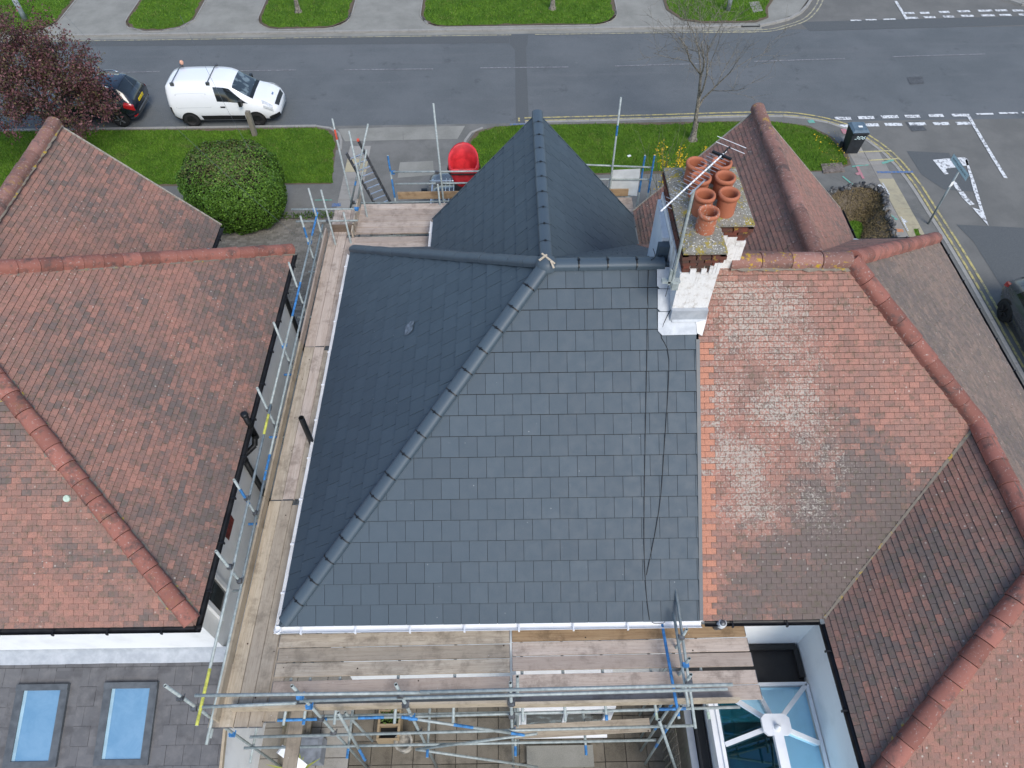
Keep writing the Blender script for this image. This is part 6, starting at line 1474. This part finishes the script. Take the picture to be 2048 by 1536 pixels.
# clipped round bush
BU = thing('bush', (-9.65, 20.9, 0), 'large clipped round evergreen bush in front of the left house', 'bush')
bc = V((-9.64, 20.8, 0)); rx, ry, hz_ = 1.66, 1.36, 2.78
def bushpt(r_, shell=True):
    while True:
        a = r_.uniform(0, 2 * math.pi); v = r_.uniform(-1, 1); ct_, st_ = v, math.sqrt(1 - v * v)
        x, y, z = st_ * math.cos(a), st_ * math.sin(a), ct_
        m_ = (abs(x) ** 3.4 + abs(y) ** 3.4 + abs(z) ** 4.2) ** (-1 / 3.7)
        return x * m_, y * m_, z * m_
r_ = random.Random(5); pts = []; nr = []; tops = []; topn = []
for _ in range(46000):
    x, y, z = bushpt(r_); k = 1 + .075 * fbm((x * 2, y * 2, z * 2), 1.3) + .02 * fbm((x, y, z), 6) - abs(r_.gauss(0, .035)); zz = hz_ / 2 + z * hz_ / 2 * k
    taper = 1 - .16 * max(0, z) ** 2 - .12 * max(0, -z) ** 2
    p = (bc.x + x * rx * k * taper, bc.y + y * ry * k * taper, max(.05, zz)); nn = (x, y, z)
    if z > .55 and r_.random() < .62 * clip01((z - .5) * 2.2): tops.append(p); topn.append(nn)
    else: pts.append(p); nr.append(nn)
leaves(pts, .037, 'foliage', 'hedge_leaf', BU, nrm=nr, aspect=.6); leaves(tops, .033, 'brown_tips', 'hedge_leaf_top', BU, nrm=topn)
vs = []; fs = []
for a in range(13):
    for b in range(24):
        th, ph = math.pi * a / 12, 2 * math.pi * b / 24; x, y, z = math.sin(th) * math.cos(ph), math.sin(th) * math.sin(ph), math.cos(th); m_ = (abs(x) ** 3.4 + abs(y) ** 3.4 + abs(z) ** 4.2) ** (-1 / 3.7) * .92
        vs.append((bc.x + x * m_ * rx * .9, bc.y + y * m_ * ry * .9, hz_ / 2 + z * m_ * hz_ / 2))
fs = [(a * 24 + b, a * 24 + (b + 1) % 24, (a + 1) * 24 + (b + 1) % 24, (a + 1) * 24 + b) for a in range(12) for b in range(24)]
mk('dark_core', vs, fs, 'soot_black', BU)  # solid near-black core seen between the leaves
# strappy plant
def straps(name, c_, n, L, w, mat, label, cat, seed, droop=.6):
    T = thing(name, c_, label, cat); r_ = random.Random(seed)
    for i in range(n):
        a = r_.uniform(0, 6.28); el = r_.uniform(.5, 1.35); l = L * r_.uniform(.6, 1.1); vs = []; fs = []
        for k in range(6):
            t = k / 5; rr = l * t * math.cos(el) ; z = l * t * math.sin(el) - droop * l * t * t * .6; ww = w * (1 - t ** 2) * .5 + .002
            p = V(c_) + V((math.cos(a) * rr, math.sin(a) * rr, max(.03, z))); sdv = V((-math.sin(a), math.cos(a), 0)); vs += [p - sdv * ww, p + V((0, 0, -.2 * ww)), p + sdv * ww]
        for k in range(5): fs += [(3 * k, 3 * k + 1, 3 * k + 4, 3 * k + 3), (3 * k + 1, 3 * k + 2, 3 * k + 5, 3 * k + 4)]
        mk('leaf', vs, fs, mat, T)
straps('strap_plant', P(372, 425, 0), 46, 1.0, .05, 'strap_leaf', 'striped strap-leaved plant beside the round bush', 'plant', 3)
straps('yucca_plant', P(598, 1545, .3) , 30, .7, .045, 'yucca_leaf', 'spiky yellow green plant at the bottom edge of the patio', 'plant', 4, .25)
# trees
def branches(base, h, r0, seed, levels, spread, twig='bark', up=.6, nb=(5, 4, 4, 4), length=(.55, .6, .6, .55), fork=None, droop=0.0, lean=(0, 0), rmin=.004):
    r_ = random.Random(seed); m_ = MB(); tips = []; segs = []
    def grow(p, d, L, r, lv):
        pts = [p]; k = 4
        for i in range(k):
            w_ = .03 if lv == 0 else .14; d = (d + V((r_.gauss(0, w_), r_.gauss(0, w_), r_.gauss(0, w_ * .7) + (up * .05 if lv else 0) - droop * lv * .05))).normalized(); p = p + d * (L / k); pts.append(p)
        nsd = 7 if lv == 0 else 5 if lv == 1 else 3
        for i in range(k): m_.tube(pts[i], pts[i + 1], r * (1 - .5 * i / k), nsd, r * (1 - .5 * (i + 1) / k), cap=False)
        if lv >= levels: tips.extend(pts[1:]); return
        if lv >= 2: segs.extend(pts[1:])
        n = nb[min(lv, len(nb) - 1)]
        for i in range(n):
            t = 1.0 if (lv == 0 and i < 3) else r_.uniform(.35, 1.0); j = min(k - 1, int(t * k)); q = pts[j].lerp(pts[j + 1], t * k - j)
            a = 2 * math.pi * (i + r_.random() * .6) / n; el = spread * r_.uniform(.6, 1.3)
            x = d.cross(V((.3, .2, 1)) if abs(d.z) < .9 else V((1, 0, 0))).normalized(); y = d.cross(x); nd = (d * math.cos(el) + (x * math.cos(a) + y * math.sin(a)) * math.sin(el)).normalized()
            grow(q, nd, L * length[min(lv, len(length) - 1)] * r_.uniform(.75, 1.25), max(rmin, r * .5 * (1 - .3 * t)), lv + 1)
    grow(V(base), V((lean[0], lean[1], 1)).normalized(), h, r0, 0)
    return m_, tips, segs
def bare_tree(base, label, seed, h=2.7, lean=(.08, 0), scale=1.0):
    T = thing('bare_tree', base, label, 'tree', 'bare street trees')
    m_, tips, segs = branches(base, h, .10 * scale, seed, 4, .74, nb=(5, 5, 4, 4), length=(.78, .70, .64, .62), lean=lean, up=.5, rmin=.006)
    m_.build('branches', 'bark', T, True)
    MB().lathe([(.22, 0), (.14, .12), (.11, .4), (.095, .8)], base, 9).build('trunk_flare', 'bark', T, True)
    return T
bare_tree(P(1385, 280, 0), 'leafless street tree on the near verge behind the chimney', 12, 2.7, (.0, .0))
bare_tree(P(1105, 18, 0), 'thin dark tree trunk on the long far verge at the top edge', 21, 2.6, (.0, .0), .8)
bare_tree(P(597, 24, 0), 'thin pale tree trunk on the far verge above the van', 22, 2.6, (-.03, 0), .8)
tree_o = thing('red_leaf_tree', P(40, 330, 0), 'wide tree with small dark red leaves over the parked black car', 'tree')
tb = V((-17.9, 25.5, 0)); tree_o.location = tb
m_, tips, segs = branches(tb, 1.8, .17, 31, 4, .80, nb=(8, 6, 4, 4), length=(1.12, .68, .62, .6), up=.4, droop=.22)
m_.build('branches', 'red_twig', tree_o, True)
r_ = random.Random(9); lp = []; ol = []
for p in tips + segs:
    for _ in range(9 if p.z > 1.0 else 5):
        q = (p.x + r_.gauss(0, .10), p.y + r_.gauss(0, .10), max(.1, p.z + r_.gauss(0, .09)))
        (ol if r_.random() < .42 * clip01(1.5 - (V(q) - V((-18, 25.5, 3))).length * .3) else lp).append(q)
print('red tree pts', len(tips), len(lp), min(p.x for p in tips), max(p.x for p in tips), min(p.y for p in tips), max(p.y for p in tips), max(p.z for p in tips))
leaves(lp, .05, 'foliage', 'red_leaf', tree_o, aspect=.5); leaves(ol, .045, 'olive_foliage', 'olive_leaf', tree_o, aspect=.5)
# forsythia and bare shrub beside chimney
FS = thing('forsythia', P(1322, 420, 0), 'yellow flowering shrub with bare green stems beyond the chimney', 'shrub')
fb = V((5.35, 20.6, 0)); FS.location = fb; m_ = MB(); r_ = random.Random(14); fp = []
for i in range(16):
    a, tl_ = r_.uniform(0, 6.28), r_.uniform(.06, .34); L = r_.uniform(1.9, 3.8); d = V((math.cos(a) * tl_, math.sin(a) * tl_, 1)).normalized(); p = fb + V((r_.gauss(0, .12), r_.gauss(0, .12), 0)); pts = [p]
    for k in range(7): d = (d + V((r_.gauss(0, .06), r_.gauss(0, .06), 0))).normalized(); p = p + d * (L / 7); pts.append(p)
    m_.path(pts, .012, 4, .004)
    for q in pts[3:]:
        e = (d + V((r_.gauss(0, .7), r_.gauss(0, .7), .1))).normalized(); m_.tube(q, q + e * r_.uniform(.2, .6), .004, 3, .002, cap=False)
m_.build('stems', 'green_twig', FS)
for px, py, n_, sx, sy in ((1322, 300, 60, 9, 9), (1328, 325, 60, 6, 10), (1334, 345, 60, 5, 8), (1358, 322, 130, 5, 10), (1330, 370, 90, 6, 12), (1320, 392, 60, 7, 9), (1366, 305, 25, 5, 8), (1410, 296, 12, 3, 3), (1316, 405, 40, 8, 6)):
    for _ in range(n_):
        q = P(px + r_.gauss(0, sx), py + r_.gauss(0, sy), y=20.6 + r_.gauss(0, .15)); fp.append(tuple(q))
leaves(fp, .035, 'blossom', 'forsythia', FS, aspect=.6)
wd = []; r_ = random.Random(15)
for _ in range(420): wd.append((r_.uniform(-9.2, -5.4), 20.82 + r_.gauss(0, .09), r_.uniform(.02, .14)))
tag(leaves(wd, .06, 'weeds', 'weed_leaf', aspect=.4), 'low weeds along the edge between pavement and block paving', 'weeds', kind='stuff')
dn = []
for _ in range(60): dn.append((r_.uniform(12.3, 13.3), r_.uniform(23.3, 25.6), .1))
tag(leaves(dn, .035, 'daffodils', 'forsythia'), 'small yellow flowers in the verge near the wheelie bin', 'flowers', kind='stuff')

# ------------------------------------------------------------------ street furniture and small things
PO = tag(MB().prism([(-10.5, 25.98), (-10.32, 25.98), (-10.32, 26.16), (-10.5, 26.16)], 0, 1.05).prism([(-10.485, 25.995), (-10.335, 25.995), (-10.335, 26.145), (-10.485, 26.145)], 1.05, 1.08).build('wooden_post', 'old_wood'), 'weathered square wooden post on the near verge beside the van', 'post')
def text_mesh(body, size, mat, parent, name='lettering', M=None, shear=0.0, width=None):
    cu = bpy.data.curves.new('t', 'FONT'); cu.body = body; cu.size = size; cu.align_x = 'CENTER'; cu.align_y = 'CENTER'; cu.extrude = .001; cu.shear = shear
    to = bpy.data.objects.new('t', cu); C.objects.link(to); dg = bpy.context.evaluated_depsgraph_get(); me = bpy.data.meshes.new_from_object(to.evaluated_get(dg)); bpy.data.objects.remove(to)
    vs = np.array([v.co for v in me.vertices])
    if width: vs[:, 0] *= width / (vs[:, 0].max() - vs[:, 0].min())
    vs = [M @ V(v) for v in vs]; fs = [tuple(p.vertices) for p in me.polygons]; bpy.data.meshes.remove(me)
    return mk(name, vs, fs, mat, parent)
# wheelie bin
WB = thing('wheelie_bin', (13.52, 24.45, .014), 'dark grey wheelie bin numbered 306 standing at the corner', 'bin')
bx_, by_ = 13.52, 24.45; bw, bd = .29, .33
vs = [(bx_ - bw * .80, by_ - bd * .72, .03), (bx_ + bw * .80, by_ - bd * .72, .03), (bx_ + bw * .80, by_ + bd * .72, .03), (bx_ - bw * .80, by_ + bd * .72, .03), (bx_ - bw, by_ - bd, .98), (bx_ + bw, by_ - bd, .98), (bx_ + bw, by_ + bd, .98), (bx_ - bw, by_ + bd, .98)]
mk('body', vs, [(3, 2, 1, 0), (0, 1, 5, 4), (1, 2, 6, 5), (2, 3, 7, 6), (3, 0, 4, 7), (4, 5, 6, 7)], 'bin_body', WB)
m_ = MB().span(bx_ - bw - .025, bx_ + bw + .025, by_ - bd - .03, by_ + bd + .02, .97, 1.01)
m_.add([(bx_ - bw - .015, by_ - bd - .02, 1.01), (bx_ + bw + .015, by_ - bd - .02, 1.01), (bx_ + bw + .015, by_ + bd, 1.01), (bx_ - bw - .015, by_ + bd, 1.01), (bx_ - bw * .82, by_ - bd * .8, 1.06), (bx_ + bw * .82, by_ - bd * .8, 1.06), (bx_ + bw * .82, by_ + bd * .85, 1.08), (bx_ - bw * .82, by_ + bd * .85, 1.08)], [(0, 1, 5, 4), (1, 2, 6, 5), (2, 3, 7, 6), (3, 0, 4, 7), (4, 5, 6, 7)])
m_.build('lid', 'bin_lid', WB)
MB().span(bx_ - bw, bx_ + bw, by_ - bd - .05, by_ - bd - .028, .93, 1.0).build('rim', 'bin_body', WB)
MB().box((bx_ + .03, by_ - .03, 1.074), (.16, .11, .004)).build('sticker', 'plate_white', WB)
MB().tube((bx_ - .2, by_ + bd + .05, 1.0), (bx_ + .2, by_ + bd + .05, 1.0), .018, 8).build('handle', 'bin_body', WB)
for s in (-1, 1): MB().tube((bx_ + s * .27, by_ + .22, .13), (bx_ + s * .32, by_ + .22, .13), .125, 16).build('wheel', 'black_rubber', WB)
tilt = math.atan2(bd * .28, .95)
text_mesh('306', .22, 'number_white', WB, 'house_number', Matrix.Translation((bx_ + .03, by_ - bd * .93 - .012, .76)) @ Matrix.Rotation(math.pi / 2 + tilt, 4, 'X'), .25, .40)
# street name sign
SG = thing('street_sign', P(1856, 448, 0), 'grey post with pale street name plate at the side road corner', 'sign')
sb = P(1856, 448, 0); st_ = V((sb.x + .02, sb.y, 2.42)); MB().tube(sb, st_, .038, 10).build('post', 'post_grey', SG, True)
pl = [P(1911, 298, 2.62), P(1941, 340, 2.5), P(1935, 352, 2.42), P(1905, 309, 2.5)]
cz_ = st_ + V((.0, -.05, -.02)); dr = (P(1938, 346, 2.42) - P(1908, 304, 2.42)); dr.z = 0; dr.normalize(); nr_ = V((dr.y, -dr.x, 0)); nr_ = -nr_ if nr_.x > 0 and nr_.y > 0 else nr_
if nr_.dot(V((0, 0, 0)) - V((cz_.x, cz_.y, 0))) < 0: nr_ = -nr_
LP = (P(1938, 346, 2.42) - P(1908, 304, 2.42)).length; cpt = (P(1938, 346, 2.42) + P(1908, 304, 2.42)) / 2; cpt = V((cpt.x, cpt.y, 2.42))
Mx = Matrix((dr, V((0, 0, 1)), dr.cross(V((0, 0, 1))))).transposed().to_4x4()
if (Mx.to_3x3() @ V((0, 0, 1))).dot(nr_) < 0: dr = -dr; Mx = Matrix((dr, V((0, 0, 1)), dr.cross(V((0, 0, 1))))).transposed().to_4x4()
zax = Mx.to_3x3() @ V((0, 0, 1)); ctr = V((st_.x, st_.y, 2.38)) + zax * .05; Mx.translation = ctr
m_ = MB().box(ctr, (LP, .22, .012), rot=Mx.to_3x3()); m_.build('name_plate', 'sign_face', SG)
MB().box(ctr - zax * .004, (LP + .03, .25, .008), rot=Mx.to_3x3()).build('plate_back', 'post_grey', SG)
M2 = Mx.copy(); M2.translation = ctr + zax * .008; text_mesh('HUNTINGDON ROAD', .095, 'sign_text', SG, 'lettering', M2, 0, LP * .84)
MB().box(V((st_.x - .03, st_.y - .05, 1.75)), (.16, .012, .2), rz=.5).build('notice', 'plate_white', SG)
# lamp posts and poles on the far side
for px, py, lab, r0 in ((52, 42, 'grey lamp post on the far verge at the top left corner', .09), (1456, 22, 'grey lamp post on the far verge at the street corner', .08)):
    q = P(px, py, 0); T = thing('lamp_post', q, lab, 'lamp post', 'lamp posts')
    MB().tube(q, q + V((0, 0, 1.1)), r0 * 1.35, 12).build('base', 'post_grey', T, True); MB().tube(q + V((0, 0, 1.1)), q + V((0, 0, 6)), r0, 12, r0 * .7).build('column', 'galvanised', T, True); MB().box(q + V((0, -.4, 6.0)), (.18, .7, .12)).build('lantern', 'post_grey', T)
# overhead wires
for i, (a, b, za, zb) in enumerate((((128, 28), (590, 470), 6.2, 4.6), ((360, 30), (500, 300), 6.4, 5.0))):
    p, q = P(*a, z=za), P(*b, z=zb); pts = [p.lerp(q, t) - V((0, 0, .35 * 4 * t * (1 - t))) for t in np.linspace(0, 1, 14)]
    tag(MB().path(pts, .004, 4).build('overhead_wire', 'dull_steel'), ['thin overhead wire crossing above the black car and round bush', 'thin overhead wire crossing above the white van'][i], 'wire')
# patio things
PL = thing('planter', (-2.75, 3.5, 0), 'wooden planter with dark liner and trailing weeds on the patio', 'planter')
c_ = P(778, 1450, .45); w_, d_ = .48, .5
PLc = V((c_.x, c_.y, 0)); PL.location = PLc
m_ = MB()
for y0, y1 in ((-.30, -.26), (-.02, .02), (.26, .30)): m_.span(c_.x - w_ / 2, c_.x + w_ / 2, c_.y + y0, c_.y + y1, .05, .48)
for x0 in (-w_ / 2, w_ / 2 - .05): m_.span(c_.x + x0, c_.x + x0 + .05, c_.y - .26, c_.y - .02, .06, .47).span(c_.x + x0, c_.x + x0 + .05, c_.y + .02, c_.y + .26, .06, .47)
m_.build('frame', 'planter_wood', PL); MB().span(c_.x - w_ / 2 + .05, c_.x + w_ / 2 - .05, c_.y - .26, c_.y + .26, .05, .3).build('liner', 'black_plastic', PL)
r_ = random.Random(2); leaves([(c_.x + r_.gauss(0, .12), c_.y + .15 + r_.gauss(0, .06), .42 + abs(r_.gauss(0, .07))) for _ in range(140)], .05, 'weeds', 'weed_leaf', PL, aspect=.3)
SB = thing('storage_box', P(622, 1497, .5), 'grey plastic storage box with lid on the patio', 'box'); q = P(622, 1497, .5); SB.location = (q.x, q.y, 0)
MB().span(q.x - .2, q.x + .2, q.y - .24, q.y + .24, .03, .48).build('body', 'grey_plastic', SB); MB().span(q.x - .22, q.x + .22, q.y - .26, q.y + .26, .48, .52).span(q.x - .14, q.x + .14, q.y - .17, q.y + .17, .52, .535).build('lid', 'grey_plastic', SB)
LG = thing('timber_pile', P(590, 1480, .3), 'pile of old timber lengths stacked beside the white wall', 'timber'); q = P(590, 1478, .4); LG.location = (q.x, q.y, 0)
for i in range(16):
    a = V((q.x + rng.uniform(-.32, .28), q.y - .75 + rng.uniform(-.1, .1), .08 + .06 * (i // 3))); b = a + V((rng.uniform(-.1, .1), 1.6 + rng.uniform(-.3, .1), rng.uniform(-.02, .04))); MB().bar(a, b, .09, .05).build('timber', 'old_wood', LG)
GB = tag(MB().lathe([(0, 0), (.06, .0), (.065, .05), (.065, .2), (.03, .28), (.02, .33), (0, .33)], P(590, 1455, .55), 12).build('watering_bottle', 'green_bottle', None, True), 'bright green plastic bottle lying on the timber pile', 'bottle')
UR = tag(MB().lathe([(.0, 0), (.16, 0), (.13, .06), (.09, .12), (.15, .25), (.19, .38), (.2, .42), (.15, .42), (.13, .34), (0, .32)], P(812, 1492, 0) + V((0, 0, .035)), 14).build('stone_urn', 'stone_urn', None, True), 'weathered stone urn standing on the patio slabs', 'urn')
DS = tag(MB().bar(P(560, 1498, 1.9), P(608, 1536, 1.3), .16, .05).build('plastic_trough', 'white_plastic'), 'white plastic channel leaning at the bottom left of the patio', 'channel')
for i, (px, py) in enumerate(((1232, 172 + 98), (1259, 315))): pass
tag(MB().box(P(1258, 314, 0) + V((0, 0, .05)), (.14, .09, .03), rz=.5).build('litter', 'plate_white'), 'scrap of white litter on the near verge', 'litter')
print('objects', len(bpy.data.objects), 'tris', sum(sum(len(p.vertices) - 2 for p in o.data.polygons) for o in bpy.data.objects if o.type == 'MESH' and o.data.users == 1))
